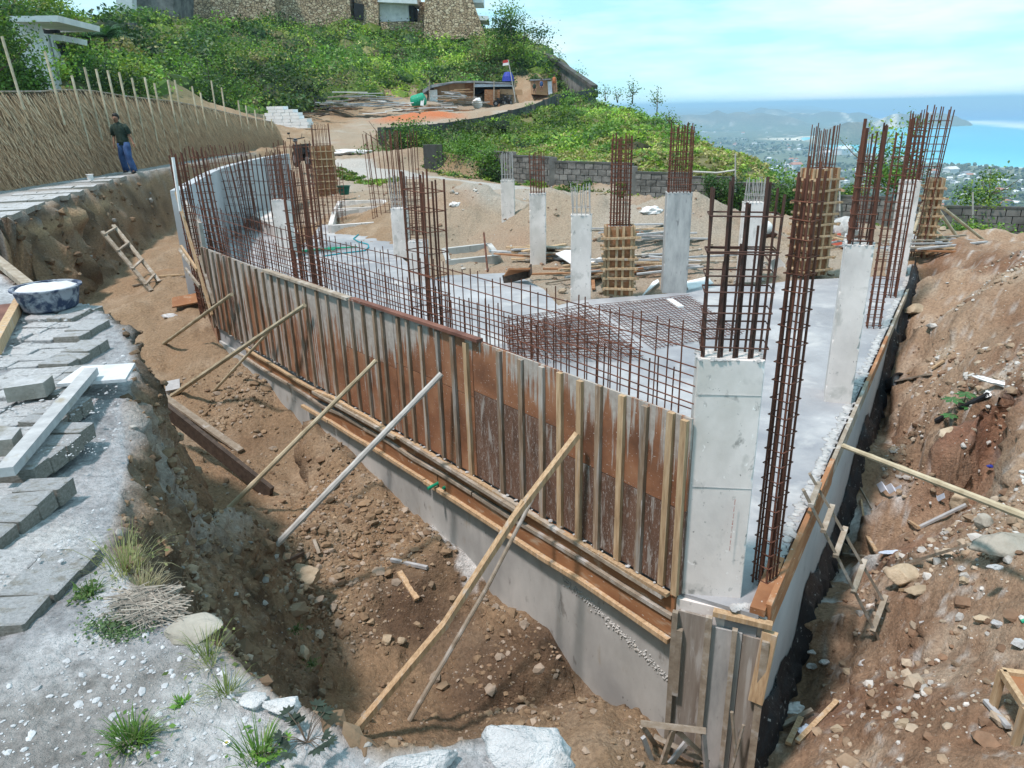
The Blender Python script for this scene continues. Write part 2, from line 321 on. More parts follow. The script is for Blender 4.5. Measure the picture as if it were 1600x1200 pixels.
M['grey'] = mat('grey_plastic', [(.3, (.12, .13, .14)), (.7, (.3, .3, .31))], 12, rough=.6, bmp=.3, bd=.003)
M['green'] = mat('green_plastic', [(.3, (.01, .22, .12)), (.7, (.015, .33, .19))], 6, rough=.4, bmp=.05)
M['white'] = mat('white_sheet', [(.3, (.58, .58, .57)), (.7, (.78, .78, .77))], 5, rough=.7, bmp=.3, bd=.01)
M['tin'] = mat('blue_white_tin_sheet', [(.3, (.42, .50, .62)), (.7, (.66, .70, .76))], 5, rough=.45, bmp=.1)
M['blockw'] = mat('white_aerated_block', [(.3, (.66, .67, .68)), (.7, (.8, .8, .8))], 4, rough=.9, bmp=.2, vary=.06)
M['blockgrey'] = mat('weathered_block', [(.3, (.09, .09, .085)), (.5, (.17, .165, .155)), (.75, (.27, .26, .24))], 1.2, 7, .65, rough=.95, bmp=.6, bd=.01, bsc=9, spots=[(.5, .5, .68, (.06, .06, .055))], vary=.14)
M['mosswall'] = mat('mossy_black_render', [(.3, (.035, .037, .035)), (.55, (.085, .085, .08)), (.8, (.20, .195, .18))], .8, 8, .68, (1.5, 1.5, .5), .95, .4, .02, 5, [(.6, .55, .7, (.05, .075, .03))])
M['orange'] = mat('orange_painted_steel', [(.3, (.42, .075, .04)), (.7, (.55, .13, .08))], 9, rough=.6, bmp=.2)
M['mixgrey'] = mat('mortar_coated_drum', [(.3, (.28, .29, .29)), (.7, (.48, .48, .46))], 9, rough=.8, bmp=.4, bd=.01)
M['skin'] = mat('skin', [(.3, (.18, .09, .055)), (.7, (.24, .13, .08))], 9, rough=.6, bmp=0)
M['shirt'] = mat('dark_green_shirt', [(.3, (.012, .026, .02)), (.7, (.035, .055, .042))], 9, rough=.9, bmp=1., bd=.03, bsc=9)
M['jeans'] = mat('blue_jeans', [(.3, (.018, .038, .11)), (.7, (.07, .14, .30))], 5, rough=.9, bmp=1., bd=.03, bsc=8)
M['hair'] = mat('black_hair', [(.3, (.008, .007, .007)), (.7, (.02, .018, .016))], 30, rough=.6, bmp=.3)
M['sanddune'] = mat('sand', [(.3, (.3, .25, .18)), (.7, (.45, .39, .3))], 3, rough=.95, bmp=.4)
M['gravel'] = mat('blue_grey_gravel', [(.3, (.14, .16, .18)), (.7, (.32, .35, .38))], 40, rough=.95, bmp=.6)
M['redpl'] = mat('red_plastic', [(.3, (.4, .03, .03)), (.7, (.5, .06, .05))], 6, rough=.5, bmp=.05)
M['bluet'] = mat('blue_tarpaulin', [(.3, (.02, .035, .25)), (.7, (.04, .06, .36))], 3, rough=.5, bmp=.2)
M['whitehouse'] = mat('white_painted_render', [(.3, (.55, .56, .56)), (.7, (.75, .75, .74))], 1.5, rough=.8, bmp=.2, spots=[(1, .6, .72, (.4, .41, .4))])
M['tile'] = mat('terracotta_tiles', [(.3, (.34, .13, .07)), (.7, (.48, .22, .13))], 4, rough=.9, bmp=.2)
M['dark'] = mat('painted_shade', [(.3, (.012, .012, .013)), (.7, (.03, .03, .03))], 4, rough=.8, bmp=0)  # near-black paint stands for shade inside openings and under roofs
M['stonew'] = None
m, nt, b = newmat('rubble_stone_wall', .95); v = coords(nt, (1, 1, 1.4), False)
vo = nt.nodes.new('ShaderNodeTexVoronoi'); vo.feature = 'F1'; vo.inputs['Scale'].default_value = 2.6; nt.links.new(v, vo.inputs['Vector'])
ve = nt.nodes.new('ShaderNodeTexVoronoi'); ve.feature = 'DISTANCE_TO_EDGE'; ve.inputs['Scale'].default_value = 2.6; nt.links.new(v, ve.inputs['Vector'])
sp = nt.nodes.new('ShaderNodeSeparateColor'); nt.links.new(vo.outputs['Color'], sp.inputs[0])
c = ramp(nt, sp.outputs[0], [(.0, (.30, .21, .13)), (.5, (.50, .36, .23)), (1., (.64, .50, .35))])
c = mixcol(nt, mapr(nt, ve.outputs['Distance'], .03, .09, 1, 0), c, (.10, .07, .045)); nt.links.new(c, b.inputs['Base Color'])
bump(nt, b, mapr(nt, ve.outputs['Distance'], 0, .12), .8, .08); M['stonew'] = m

# thin dark timber for the shutter battens
M['batten'] = mat('shutter_batten', [(.28, (.13, .085, .055)), (.5, (.235, .165, .11)), (.75, (.38, .29, .20))], 3, 7, .65, (12, 12, 1.2), .85, .5, .004, 9, [(1.4, .52, .66, (.33, .31, .28)), (6, .62, .70, (.42, .40, .37))], vary=.25)

# ================================================================== TERRAIN
LWO = [(1.06, 3.94), (0.0, 5.27), (-1.17, 6.70), (-2.30, 8.06), (-3.42, 9.43), (-4.40, 10.66)]      # outer face of the left wall
RWO = [(1.50, 3.72), (3.28, 6.60), (5.24, 9.78), (7.22, 12.99), (8.80, 15.85), (10.39, 18.76)]      # outer face of the right wall
nL = np.array([.775, .632]); nR = np.array([-.851, .525])                                           # inward normals
TP = []; TE = []
def cp(p): TP.append(tuple(map(float, p))); return len(TP)-1
def chain(pts):
    ids = [cp(p) for p in pts]; TE.extend(zip(ids[:-1], ids[1:])); return ids
ETOP = [(0, 432), (50, 465), (140, 470), (175, 497), (203, 540), (213, 585), (196, 640), (206, 722), (188, 800), (168, 862), (205, 905), (275, 965), (340, 1008), (400, 1062), (440, 1098), (520, 1142), (560, 1168), (600, 1188), (700, 1165), (770, 1150), (900, 1204)]
ez = [0, 0, 0, -.03, -.06, -.08, -.10, -.16, -.12, -.05, 0, 0, 0, 0, 0, 0, 0, 0, 0, 0, 0]
etop = [P(x, y, z) for (x, y), z in zip(ETOP, ez)]
chain([(-9.5, 10.2, 0), (-7.2, 9.3, 0)] + etop + [(.6, 1.2, 0), (1.4, 1.1, -.2), (3, .2, -.6)])
cp((-4, 3, 0)); cp((-6, 5, 0)); cp((-8, 8, 0)); cp((-2, 1, 0)); cp((-1, 0, 0)); cp((2, -2, 0)); cp((-3, -3, 0)); cp((-10, 2, 0)); cp((0, .4, 0)); cp((-30, 0, 0)); cp((-30, 12, 0)); cp((30, -10, -1)); cp((0, -10, 0)); cp((-30, -10, 0))
# toe of the near bank
toe = []
for i, (p, o, z) in enumerate([(etop[1], (.25, .3), -1.9), (etop[2], (.2, .3), -1.85), (etop[4], (.24, .2), -1.8), (etop[5], (.22, .1), -1.75), (etop[6], (.22, .06), -1.4)]):
    toe.append((p[0]+o[0], p[1]+o[1], z))
chain([(p[0]+.15, p[1]+.42, -1.9) for p in etop[14:19]] + [(.5, 2.2, -2.1)])
chain([(-9.5, 11.0, -1.8), (-7.0, 9.95, -1.85)] + toe)
spur = [P(236, 725, -.42), P(300, 772, -.95), P(360, 815, -1.5), P(425, 872, -2.3)]
chain(spur)
for x, y, z in [(215, 860, -.25), (270, 900, -.6), (330, 930, -1.1), (300, 860, -.95), (400, 960, -1.75), (445, 1010, -2.1), (475, 1070, -2.35), (490, 1120, -2.3)]: cp(P(x, y, z))
for x, y, z in [(1180, 1165, -2.78), (1060, 1150, -2.7), (900, 1100, -2.76), (700, 1110, -2.8), (640, 1120, -2.8), (760, 1000, -2.62), (620, 990, -2.68), (560, 1080, -2.7), (520, 980, -2.62), (490, 915, -2.5), (600, 870, -2.42), (700, 920, -2.5), (480, 780, -2.4), (400, 720, -2.28), (330, 640, -2.1), (262, 650, -2.1), (260, 560, -1.98), (320, 540, -1.85), (240, 475, -1.78), (195, 480, -1.85), (280, 430, -1.62), (285, 385, -1.5), (470, 700, -2.15), (410, 600, -1.9)]: cp(P(x, y, z))
for p in [(-4.5, 10.6, -1.6), (-3.5, 9.3, -1.72), (-2.42, 7.95, -1.86), (-1.8, 7.2, -2.0), (-1.25, 6.55, -2.14), (-.7, 5.85, -2.2), (-.1, 5.15, -2.33), (.2, 4.75, -2.45), (.6, 4.25, -2.5), (.95, 3.85, -2.62), (1.55, 3.55, -2.78)]: cp(p)
for p in [(.4, 5.5, -2.5), (-.8, 7, -2.3), (-2.2, 8.9, -2.1), (-3.9, 11.1, -1.9), (2.0, 5.2, -2.8), (3.1, 8, -2.6), (5.2, 11, -2.4), (6.6, 12.9, -2.0)]: cp(p)       # under the slab
cp((1.4, 2.3, -2.3)); cp((1.9, 2.6, -2.2)); cp((2.4, 1.6, -1.6))
# soil along the right wall and the right mound
for p in [(1.75, 3.78, -2.82), (2.45, 4.95, -3.02), (3.55, 6.75, -3.0), (5.05, 9.2, -2.7), (6.1, 10.9, -2.25), (7.5, 13.1, -1.6), (9.0, 15.7, -1.5), (10.7, 18.7, -1.6)]: cp(p)
for x, y, z in [(1450, 1190, -2.1), (1600, 1190, -1.9), (1350, 1130, -2.4), (1600, 1050, -1.85), (1480, 1030, -2.15), (1350, 960, -2.5), (1450, 930, -2.1), (1600, 930, -1.7), (1430, 860, -2.25), (1560, 850, -1.65), (1480, 820, -2.5), (1400, 800, -2.72), (1470, 775, -2.72), (1530, 770, -2.2), (1440, 735, -2.1), (1500, 720, -1.85), (1600, 740, -1.45), (1420, 680, -2.25), (1540, 640, -1.45), (1440, 600, -1.95), (1600, 590, -1.15), (1450, 520, -1.6), (1530, 480, -1.1), (1600, 470, -.9), (1440, 440, -1.35), (1500, 412, -1.0), (1600, 392, -.75)]: cp(P(x, y, z))
cp((12, 6, -.8)); cp((16, 12, -.9)); cp((14, 16, -1.6)); cp((8, 2, -1.2)); cp((30, 8, -3)); cp((12.5, 18.5, -1.7))
# the man's path and its bank
TT = [(0, 345), (45, 328), (90, 312), (150, 290), (215, 272), (268, 262), (330, 250), (400, 238)]
ttop = [P(x, y, -.02) for x, y in TT]
chain([(-9.6, 11.3, -.02)] + ttop + [P(440, 234, -.05)])
tt = [(p[0]+.5, p[1]+.4, z) for p, z in zip(ttop, (-1.75, -1.8, -1.8, -1.8, -1.75, -1.7, -1.3, -.6))]
chain([(-9.0, 11.7, -1.75)] + tt)
for p in [(-8.1, 15.5, -1.75), (-7.0, 13.5, -1.7), (-7.6, 17.5, -1.7)]: cp(p)
for y in (14, 18, 22, 27, 33, 38): cp((-12.4, y, .03)); cp((-18, y, .1)); cp((-30, y, .6))
for p in [(-11.3, 33, 0), (-10.9, 26, 0)]: cp(p)
# behind the slab
for x, y, z in [(1410, 428, -1.45), (1240, 436, -1.45), (1100, 438, -1.45), (1040, 452, -1.48), (870, 478, -1.5), (800, 418, -1.5), (700, 425, -1.5), (640, 395, -1.48), (600, 345, -1.48), (500, 348, -1.48), (480, 365, -1.9), (1000, 440, -1.5), (900, 440, -1.6), (740, 400, -1.75), (820, 385, -1.7)]: cp(P(x, y, z))
for x, y, z in [(530, 325, -1.35), (590, 318, -1.35), (530, 290, -1.15), (600, 300, -1.2), (520, 262, -.85), (640, 340, -1.4), (700, 345, -1.5), (680, 300, -1.3), (760, 312, -1.55), (1150, 400, -1.6), (1250, 390, -1.9), (1150, 360, -1.9), (1320, 395, -1.9), (1440, 395, -1.75), (1500, 395, -1.9), (930, 320, -1.9), (1230, 352, -2.3)]: cp(P(x, y, z))
for x, y, d in [(510, 252, 41), (600, 268, 33), (690, 280, 29), (780, 296, 27), (860, 297, 27.5), (430, 232, 38), (470, 225, 42), (530, 240, 45), (590, 218, 50), (560, 205, 58), (470, 205, 52), (640, 188, 66), (700, 180, 72), (660, 170, 80), (760, 170, 84), (820, 168, 84.5), (860, 150, 86), (430, 196, 57), (500, 190, 68), (560, 180, 76)]: cp(PD(x, y, d))
# ground just above the dark upper wall, and at its foot
UW = [(598, 200, 234, 47), (690, 193, 222, 52), (760, 182, 204, 58), (832, 164, 190, 64), (870, 148, 178, 69), (928, 140, 172, 74)]
for x, t, b, d in UW:
    p = PD(x, t+3, d); q = PD(x, b, d); n = q[:2]/np.linalg.norm(q[:2]); cp((p[0]+n[0]*.6, p[1]+n[1]*.6, p[2]-.1)); cp((q[0]-n[0]*.3, q[1]-n[1]*.3, q[2]))
LW2 = [(655, 222, 262, 38), (752, 238, 283, 36), (802, 240, 288, 34), (864, 249, 294, 32), (987, 263, 306, 30), (1078, 277, 322, 29.2), (1138, 281, 334, 29), (1215, 292, 342, 28.6), (1290, 303, 348, 28.4), (1385, 311, 362, 28.2), (1450, 320, 376, 28.4), (1610, 327, 390, 29)]
for x, t, b, d in LW2:
    q = PD(x, b, d); p = PD(x, t, d); n = q[:2]/np.linalg.norm(q[:2]); cp((q[0]-n[0]*.25, q[1]-n[1]*.25, q[2])); cp((p[0]+n[0]*.6, p[1]+n[1]*.6, p[2]-(.25 if x < 1200 else 1.6)))
for x, y, d in [(700, 232, 42), (800, 226, 42), (900, 238, 38), (870, 208, 52), (960, 205, 48), (1000, 240, 35), (1040, 215, 41), (1100, 240, 35.5), (1120, 270, 31), (1190, 284, 29.8), (950, 180, 58)]: cp(PD(x, y, d))
RIDGE = [(930, 158, 72), (985, 168, 60), (1030, 188, 50), (1050, 203, 45), (1130, 238, 38), (1190, 268, 34), (1235, 296, 30.5)]
for x, y, d in RIDGE:
    p = PD(x, y, d); n = p[:2]/np.linalg.norm(p[:2]); cp(p)
    for k, dz in ((4, -1.6), (14, -8), (60, -32)): cp((p[0]+n[0]*k+k*.25, p[1]+n[1]*k, p[2]+dz))
for x, d in ((1290, 34), (1400, 34), (1600, 35)):
    p = PD(x, 340, d)
    for k, dz in ((0, -1.2), (14, -9), (60, -34)): cp((p[0]*(d+k)/d, p[1]*(d+k)/d, p[2]+dz))
# the green hill with the stone building
for x, y, d in [(345, 165, 62), (420, 172, 68), (560, 158, 80), (660, 140, 90), (760, 128, 92), (840, 122, 92), (200, 120, 55), (300, 100, 75), (400, 100, 90), (500, 95, 98), (600, 90, 104), (700, 90, 104), (790, 95, 100), (860, 110, 98),
                (230, 35, 92), (300, 45, 100), (400, 42, 108), (500, 44, 112), (600, 42, 113), (700, 48, 113), (770, 52, 112), (820, 60, 112), (100, 80, 70), (0, 60, 70), (0, 110, 50), (150, 60, 80)]: cp(PD(x, y, d))
for x, d in ((0, 130), (300, 140), (600, 145), (800, 140)):
    p = PD(x, 40, d); cp((p[0], p[1], 13.5))
for x, y, d in [(850, 75, 108), (932, 138, 82)]:
    p = PD(x, y+6, d); cp((p[0]+3, p[1], p[2]-2)); cp((p[0]+12, p[1]+10, p[2]-14)); cp((p[0]+40, p[1]+40, p[2]-34))
cp((-120, 150, 10)); cp((-120, 40, 3)); cp((200, 200, -45)); cp((60, 60, -40)); cp((140, 60, -45)); cp((0, 200, 12)); cp((-60, 200, 12)); cp((200, 20, -35)); cp((60, 20, -14)); cp((60, 0, -8)); cp((200, -30, -20)); cp((-120, -30, 0)); cp((40, 200, -30)); cp((-200, 200, 10)); cp((-200, -60, 0)); cp((200, -60, -20)); cp((26, 90, -14)); cp((30, 130, -25))

vs2, ed2, fc2, ov, oe, of = geometry.delaunay_2d_cdt([Vector(p[:2]) for p in TP], TE, [], 0, 1e-5)
tz = []
for i, o in enumerate(ov):
    if o: tz.append(TP[o[0]][2])
    else:
        d = [(vs2[i]-Vector(p[:2])).length for p in TP]; j = np.argsort(d)[:2]; tz.append(sum(TP[k][2]/(d[k]+1e-6) for k in j)/sum(1/(d[k]+1e-6) for k in j))
TV = np.array([[v[0], v[1], z] for v, z in zip(vs2, tz)]); TF = np.array([f for f in fc2 if len(f) == 3])
def tin(x, y):
    x = np.asarray(x, float); y = np.asarray(y, float); o = np.full(x.shape, np.nan); od = np.argsort(x); xs = x[od]; ys = y[od]; os_ = np.full(x.shape, np.nan)
    for t in TF:
        a, b, c = TV[t]; i0, i1 = np.searchsorted(xs, [min(a[0], b[0], c[0])-1e-6, max(a[0], b[0], c[0])+1e-6])
        if i0 >= i1: continue
        X = xs[i0:i1]; Y = ys[i0:i1]; m = (Y >= min(a[1], b[1], c[1])-1e-6) & (Y <= max(a[1], b[1], c[1])+1e-6)
        if not m.any(): continue
        k = np.nonzero(m)[0]; X = X[k]; Y = Y[k]
        D = (b[1]-c[1])*(a[0]-c[0])+(c[0]-b[0])*(a[1]-c[1])
        if abs(D) < 1e-12: continue
        l1 = ((b[1]-c[1])*(X-c[0])+(c[0]-b[0])*(Y-c[1]))/D; l2 = ((c[1]-a[1])*(X-c[0])+(a[0]-c[0])*(Y-c[1]))/D; l3 = 1-l1-l2
        q = (l1 > -1e-6) & (l2 > -1e-6) & (l3 > -1e-6); os_[i0+k[q]] = l1[q]*a[2]+l2[q]*b[2]+l3[q]*c[2]
    o[od] = os_; return np.nan_to_num(o, nan=-1.)
def inpoly(x, y, poly):
    r = np.zeros(x.shape, bool); n = len(poly)
    for i in range(n):
        x0, y0 = poly[i][:2]; x1, y1 = poly[(i+1) % n][:2]
        if y0 == y1: continue
        c = ((y0 > y) != (y1 > y)) & (x < (x1-x0)*(y-y0)/(y1-y0)+x0); r ^= c
    return r
def sd(x, y, poly):
    """signed distance, positive inside"""
    d = np.full(x.shape, 1e9); n = len(poly)
    for i in range(n):
        a = np.array(poly[i][:2]); b = np.array(poly[(i+1) % n][:2]); e = b-a; t = np.clip(((x-a[0])*e[0]+(y-a[1])*e[1])/(e@e+1e-12), 0, 1)
        d = np.minimum(d, np.hypot(x-a[0]-t*e[0], y-a[1]-t*e[1]))
    return np.where(inpoly(x, y, poly), d, -d)
Z_NEAR = [(-9.5, 10.2)] + [(-7.2, 9.3)] + [tuple(p[:2]) for p in etop] + [(.6, 1.2), (.9, -3), (-30, -3), (-30, 10)]
Z_PATH = [(-9.6, 11.3)] + [tuple(p[:2]) for p in ttop] + [(-11.0, 34), (-13, 34), (-13, 10)]
Z_ROAD = [tuple(P(x, y, z)[:2]) for x, y, z in [(505, 250, -.8), (560, 258, -.9), (620, 268, -1.05), (690, 277, -1.2), (780, 291, -1.4), (870, 296, -1.6), (870, 304, -1.6), (780, 300, -1.4), (690, 290, -1.2), (600, 284, -1.), (530, 268, -.85), (505, 262, -.8)]]
Z_GRASS = [tuple(PD(x, y, d)[:2]) for x, y, d in [(755, 240, 36.5), (870, 247, 33), (990, 262, 30.8), (1080, 276, 29.9), (1240, 300, 29)]] + [(60, 30), (200, 60), (200, 200), (30, 130), (9, 76), (6, 72)] + [tuple(PD(x, 200, d-.5)[:2]) for x, t, b, d in UW[::-1]] + [(-6, 40)]
Z_HILL = [tuple(PD(x, y, d)[:2]) for x, y, d in [(0, 200, 30), (200, 200, 40), (345, 178, 60), (420, 182, 66), (520, 168, 78), (600, 150, 87), (665, 140, 92), (820, 128, 93), (870, 122, 92), (935, 120, 84)]] + [(30, 130), (0, 200), (-200, 200), (-120, 40)]
Z_MOUND = [(1.7, 3.9), (3.4, 6.6), (7.3, 12.9), (10.6, 18.6), (20, 20), (30, 8), (6, 0), (2.2, 1.5)]
Z_SAND = [tuple(P(x, y, z)[:2]) for x, y, z in [(640, 420, -1.5), (600, 340, -1.4), (500, 345, -1.5), (450, 345, -1.5)]] + [(-9.6, 32), (-12, 50), (-14, 75), tuple(PD(680, 165, 88)[:2])] + [(4, 84), (4, 70), (-3, 58), (-7, 47), (-6, 41), (1.7, 31), (12, 27.5), (12, 20), (7, 13.5), (1, 12)]
PILES = []
for x, y, d, ty, r in [(735, 350, 21.5, 291, 2.6), (690, 330, 22.5, 296, 2.2), (905, 385, 19.5, 300, 2.6), (880, 372, 20.5, 312, 2.0), (1052, 375, 18.5, 309, 2.6), (1000, 360, 21, 312, 2.0), (1215, 345, 23.5, 333, 2.2), (655, 185, 66, 176, 3.2)]:
    p = PD(x, y, d); PILES.append((p[0], p[1], UP(p[:2], ty), r))
def zones(x, y):
    g = {}
    g['near'] = np.clip(sd(x, y, Z_NEAR)/.06+.5, 0, 1); g['path'] = np.clip(sd(x, y, Z_PATH)/.25+.6, 0, 1); g['road'] = np.clip(sd(x, y, Z_ROAD)/.3+.5, 0, 1)
    g['grass'] = np.clip(sd(x, y, Z_GRASS)/1.2+.7, 0, 1); g['hill'] = np.clip(sd(x, y, Z_HILL)/3+.5, 0, 1); g['mound'] = np.clip(sd(x, y, Z_MOUND)/.4+.5, 0, 1); g['sand'] = np.clip(sd(x, y, Z_SAND)/1.+.3, 0, 1); return g
def terrain(x, y, fine=True):
    """height of the ground"""
    z = tin(x, y); p = np.stack([x, y, z*0], 1); g = zones(x, y)
    zp = z.copy()
    for a, b, t, r in PILES:
        base = tin(np.array([a]), np.array([b]))[0]; dd = np.hypot(x-a, y-b)/r; h = (t-base)*np.exp(-dd*dd*1.3)*(1+.13*fbm(p, .9, 4, 5, .6)); zp = np.maximum(zp, z+h) if t > base else zp
    z = zp; soft = np.clip(1-g['near']-g['path']-g['road'], 0, 1); wild = np.clip(g['grass']+g['hill'], 0, 1); work = soft*(1-wild)
    z = z + work*((.07+.06*g['mound'])*fbm(p, 1.1, 4, 3)*np.clip(np.hypot(x, y)/4, .5, 1.4)) + wild*(.35*fbm(p, 4, 3, 8)) + g['hill']*.8*fbm(p, 7, 3, 9)
    if fine:
        z = z + work*((.036*fbm(p, .28, 5, 21, .6)) + .045*np.maximum(0, fbm(p, .16, 2, 33)-.25)) + g['near']*(.010*fbm(p, .16, 4, 41, .6)+.012*fbm(p, 1., 2, 43)) + g['path']*.012*fbm(p, .5, 3, 45)
    return z
# near, mid and far ground in one sheet: rings grow with distance
NR, NA = 780, 650
rr = .35*(175/.35)**(np.linspace(0, 1, NR)); aa = np.radians(np.linspace(-54, 54, NA))
RR, AA = np.meshgrid(rr, aa, indexing='ij'); GX = (RR*np.sin(AA)).ravel(); GY = (RR*np.cos(AA)).ravel()
GZ = terrain(GX, GY); G3 = GZ.reshape(NR, NA)
PX = GX.reshape(NR, NA); PY = GY.reshape(NR, NA)
du = np.stack([np.gradient(a, axis=0) for a in (PX, PY, G3)], -1); dv = np.stack([np.gradient(a, axis=1) for a in (PX, PY, G3)], -1)
N = np.cross(dv, du).reshape(-1, 3); N /= np.linalg.norm(N, axis=1)[:, None]; N *= np.sign(N[:, 2:3]+1e-9); steep = np.clip((.66-N[:, 2])/.3, 0, 1)*(RR.ravel() < 60)
gp = np.stack([GX, GY, GZ], 1)
gz = zones(GX, GY); nearr = np.clip((26-RR.ravel())/8, 0, 1)
disp = steep*nearr*np.clip((RR.ravel()-2.0)/2, .15, 1)*(.10*fbm(gp, .45, 4, 61, .6)*np.clip(RR.ravel()/6, 1, 2.4) + .06*np.abs(fbm(gp*[1, 1, 1.4], .13, 3, 71)))
# deep rut beside the near bank and rough lips
gp = gp + N*disp[:, None]*[1, 1, .6]
def lerp(a, b, t): return a*(1-t[:, None])+b*t[:, None]
n1 = fbm(gp, 1.3, 4, 101); n2 = fbm(gp, .35, 4, 111); n3 = fbm(gp, .09, 3, 121)
R_ = RR.ravel(); C = np.tile([.235, .165, .102], (len(GX), 1))
C = lerp(C, np.tile([.255, .165, .095], (len(GX), 1)), np.clip(n1*.9+.2, 0, 1))
C = lerp(C, np.tile([.32, .245, .17], (len(GX), 1)), np.clip(n2*1.2-.1, 0, 1)*.7)
def blob(px, py, z, r, s=1.):
    c = P(px, py, z); return np.clip(1.25-np.hypot((GX-c[0]), (GY-c[1]))/r + n2*.35, 0, 1)*s
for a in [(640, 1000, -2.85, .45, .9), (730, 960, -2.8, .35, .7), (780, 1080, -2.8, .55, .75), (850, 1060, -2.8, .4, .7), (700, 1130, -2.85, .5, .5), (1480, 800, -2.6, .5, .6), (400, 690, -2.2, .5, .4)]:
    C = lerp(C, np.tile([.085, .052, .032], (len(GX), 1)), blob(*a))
mC = np.tile([.285, .195, .128], (len(GX), 1)); mC = lerp(mC, np.tile([.185, .105, .062], (len(GX), 1)), np.clip(n1*1.2+.1, 0, 1)); mC = lerp(mC, np.tile([.40, .32, .24], (len(GX), 1)), np.clip(n2*1.3-.2, 0, 1)*.8)
mC = lerp(mC, np.tile([.45, .43, .40], (len(GX), 1)), np.clip(n3*2.2-1.1+.5*np.clip(n1, 0, 1), 0, 1)*.7)
C = lerp(C, mC, gz['mound'])
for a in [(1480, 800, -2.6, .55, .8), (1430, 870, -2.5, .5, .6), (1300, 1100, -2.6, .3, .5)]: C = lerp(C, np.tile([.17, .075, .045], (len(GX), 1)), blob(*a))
sC = np.tile([.27, .215, .155], (len(GX), 1)); sC = lerp(sC, np.tile([.27, .19, .13], (len(GX), 1)), np.clip(n1*1.1, 0, 1)); sC = lerp(sC, np.tile([.33, .31, .27], (len(GX), 1)), np.clip(fbm(gp, 3, 3, 131)*1.5, 0, 1)*.6)
C = lerp(C, sC, gz['sand']*(1-gz['mound']))
bc = P(690, 180, 1.); c_ = PILES[-1]; C = lerp(C, np.tile([.38, .13, .055], (len(GX), 1)), np.clip(1.9-np.hypot(GX-c_[0], GY-c_[1])/2.4, 0, 1))
# banks: pale orange seam under the path, grey rubble seam, dark soil
bk = steep*(R_ < 34)*(1-gz['sand'])*(GX < -.3)
bC = np.tile([.21, .138, .082], (len(GX), 1)); bC = lerp(bC, np.tile([.24, .16, .10], (len(GX), 1)), np.clip(n2+.2, 0, 1))
bC = lerp(bC, np.tile([.27, .235, .19], (len(GX), 1)), np.clip(n3*1.5-.4, 0, 1)*.5); bC = lerp(bC, np.tile([.07, .048, .03], (len(GX), 1)), np.clip(fbm(gp, .5, 3, 141)*1.5, 0, 1)*.8)
zz = gp[:, 2]+.12*n1
bC = lerp(bC, np.tile([.42, .29, .17], (len(GX), 1)), np.clip(1-np.abs(zz+.32)/.16, 0, 1)*np.clip(n1*.8+.6, 0, 1)*(GY > 9))
bC = lerp(bC, np.tile([.22, .215, .205], (len(GX), 1)), np.clip(1-np.abs(zz+.12)/.11, 0, 1)*np.clip(n2*.8+.6, 0, 1))
C = lerp(C, bC, np.clip(bk*1.3, 0, 1))
# chalky crest of the soil spur
ds = np.full(len(GX), 9.)
for a, b in zip(spur[:-1], spur[1:]):
    e = (b-a)[:2]; t = np.clip(((GX-a[0])*e[0]+(GY-a[1])*e[1])/(e@e), 0, 1); ds = np.minimum(ds, np.hypot(GX-a[0]-t*e[0], GY-a[1]-t*e[1]))
C = lerp(C, np.tile([.36, .33, .29], (len(GX), 1)), np.clip(1.1-ds/.16+n3*.5, 0, 1)*.75)
# mortar spilled at the foot of the wall
for a in [(720, 850, -2.4, .16), (750, 880, -2.4, .2), (690, 835, -2.3, .13), (1180, 1150, -2.75, .12), (1370, 760, -2.4, .28), (1350, 850, -2.6, .2), (1290, 920, -2.6, .15)]:
    c_ = P(*a[:3]); C = lerp(C, np.tile([.50, .49, .47], (len(GX), 1)), np.clip((1.2-np.hypot(GX-c_[0], GY-c_[1])/a[3]+n3*.6)*2, 0, 1))
nC = np.tile([.32, .325, .335], (len(GX), 1)); nC = lerp(nC, np.tile([.47, .475, .485], (len(GX), 1)), np.clip(n2*1.2+.1, 0, 1)); nC = lerp(nC, np.tile([.17, .172, .178], (len(GX), 1)), np.clip(n3*1.4-.3, 0, 1)*.7)
nC = lerp(nC, np.tile([.175, .155, .13], (len(GX), 1)), np.clip(n1*1.6-.5, 0, 1)*.6)
for a in [(330, 1090, 0, .14), (430, 1130, 0, .2), (380, 1160, 0, .25), (640, 1195, 0, .25), (60, 830, 0, .25)]:
    c_ = P(*a[:3]); nC = lerp(nC, np.tile([.46, .46, .455], (len(GX), 1)), np.clip(1.2-np.hypot(GX-c_[0], GY-c_[1])/a[3]+n3*.4, 0, 1))
C = lerp(C, nC, np.clip(gz['near']+.0, 0, 1)*np.clip(1.3-steep*1.2, 0, 1))
pC = np.tile([.30, .295, .285], (len(GX), 1)); pC = lerp(pC, np.tile([.27, .25, .22], (len(GX), 1)), np.clip(n1*1.4, 0, 1)); C = lerp(C, pC, gz['path']*(1-steep))
C = lerp(C, np.tile([.36, .34, .31], (len(GX), 1)), gz['road'])
gC = np.tile([.085, .095, .038], (len(GX), 1)); gC = lerp(gC, np.tile([.16, .145, .07], (len(GX), 1)), np.clip(n1+.2, 0, 1))
C = lerp(C, gC, np.clip(gz['grass']+gz['hill'], 0, 1))
C = lerp(C, np.tile([.07, .09, .04], (len(GX), 1)), (GZ < -6).astype(float))
m, nt, b = newmat('ground_soil', .95); v = coords(nt, (1, 1, 1), False); at_ = nt.nodes.new('ShaderNodeAttribute'); at_.attribute_name = 'tint'
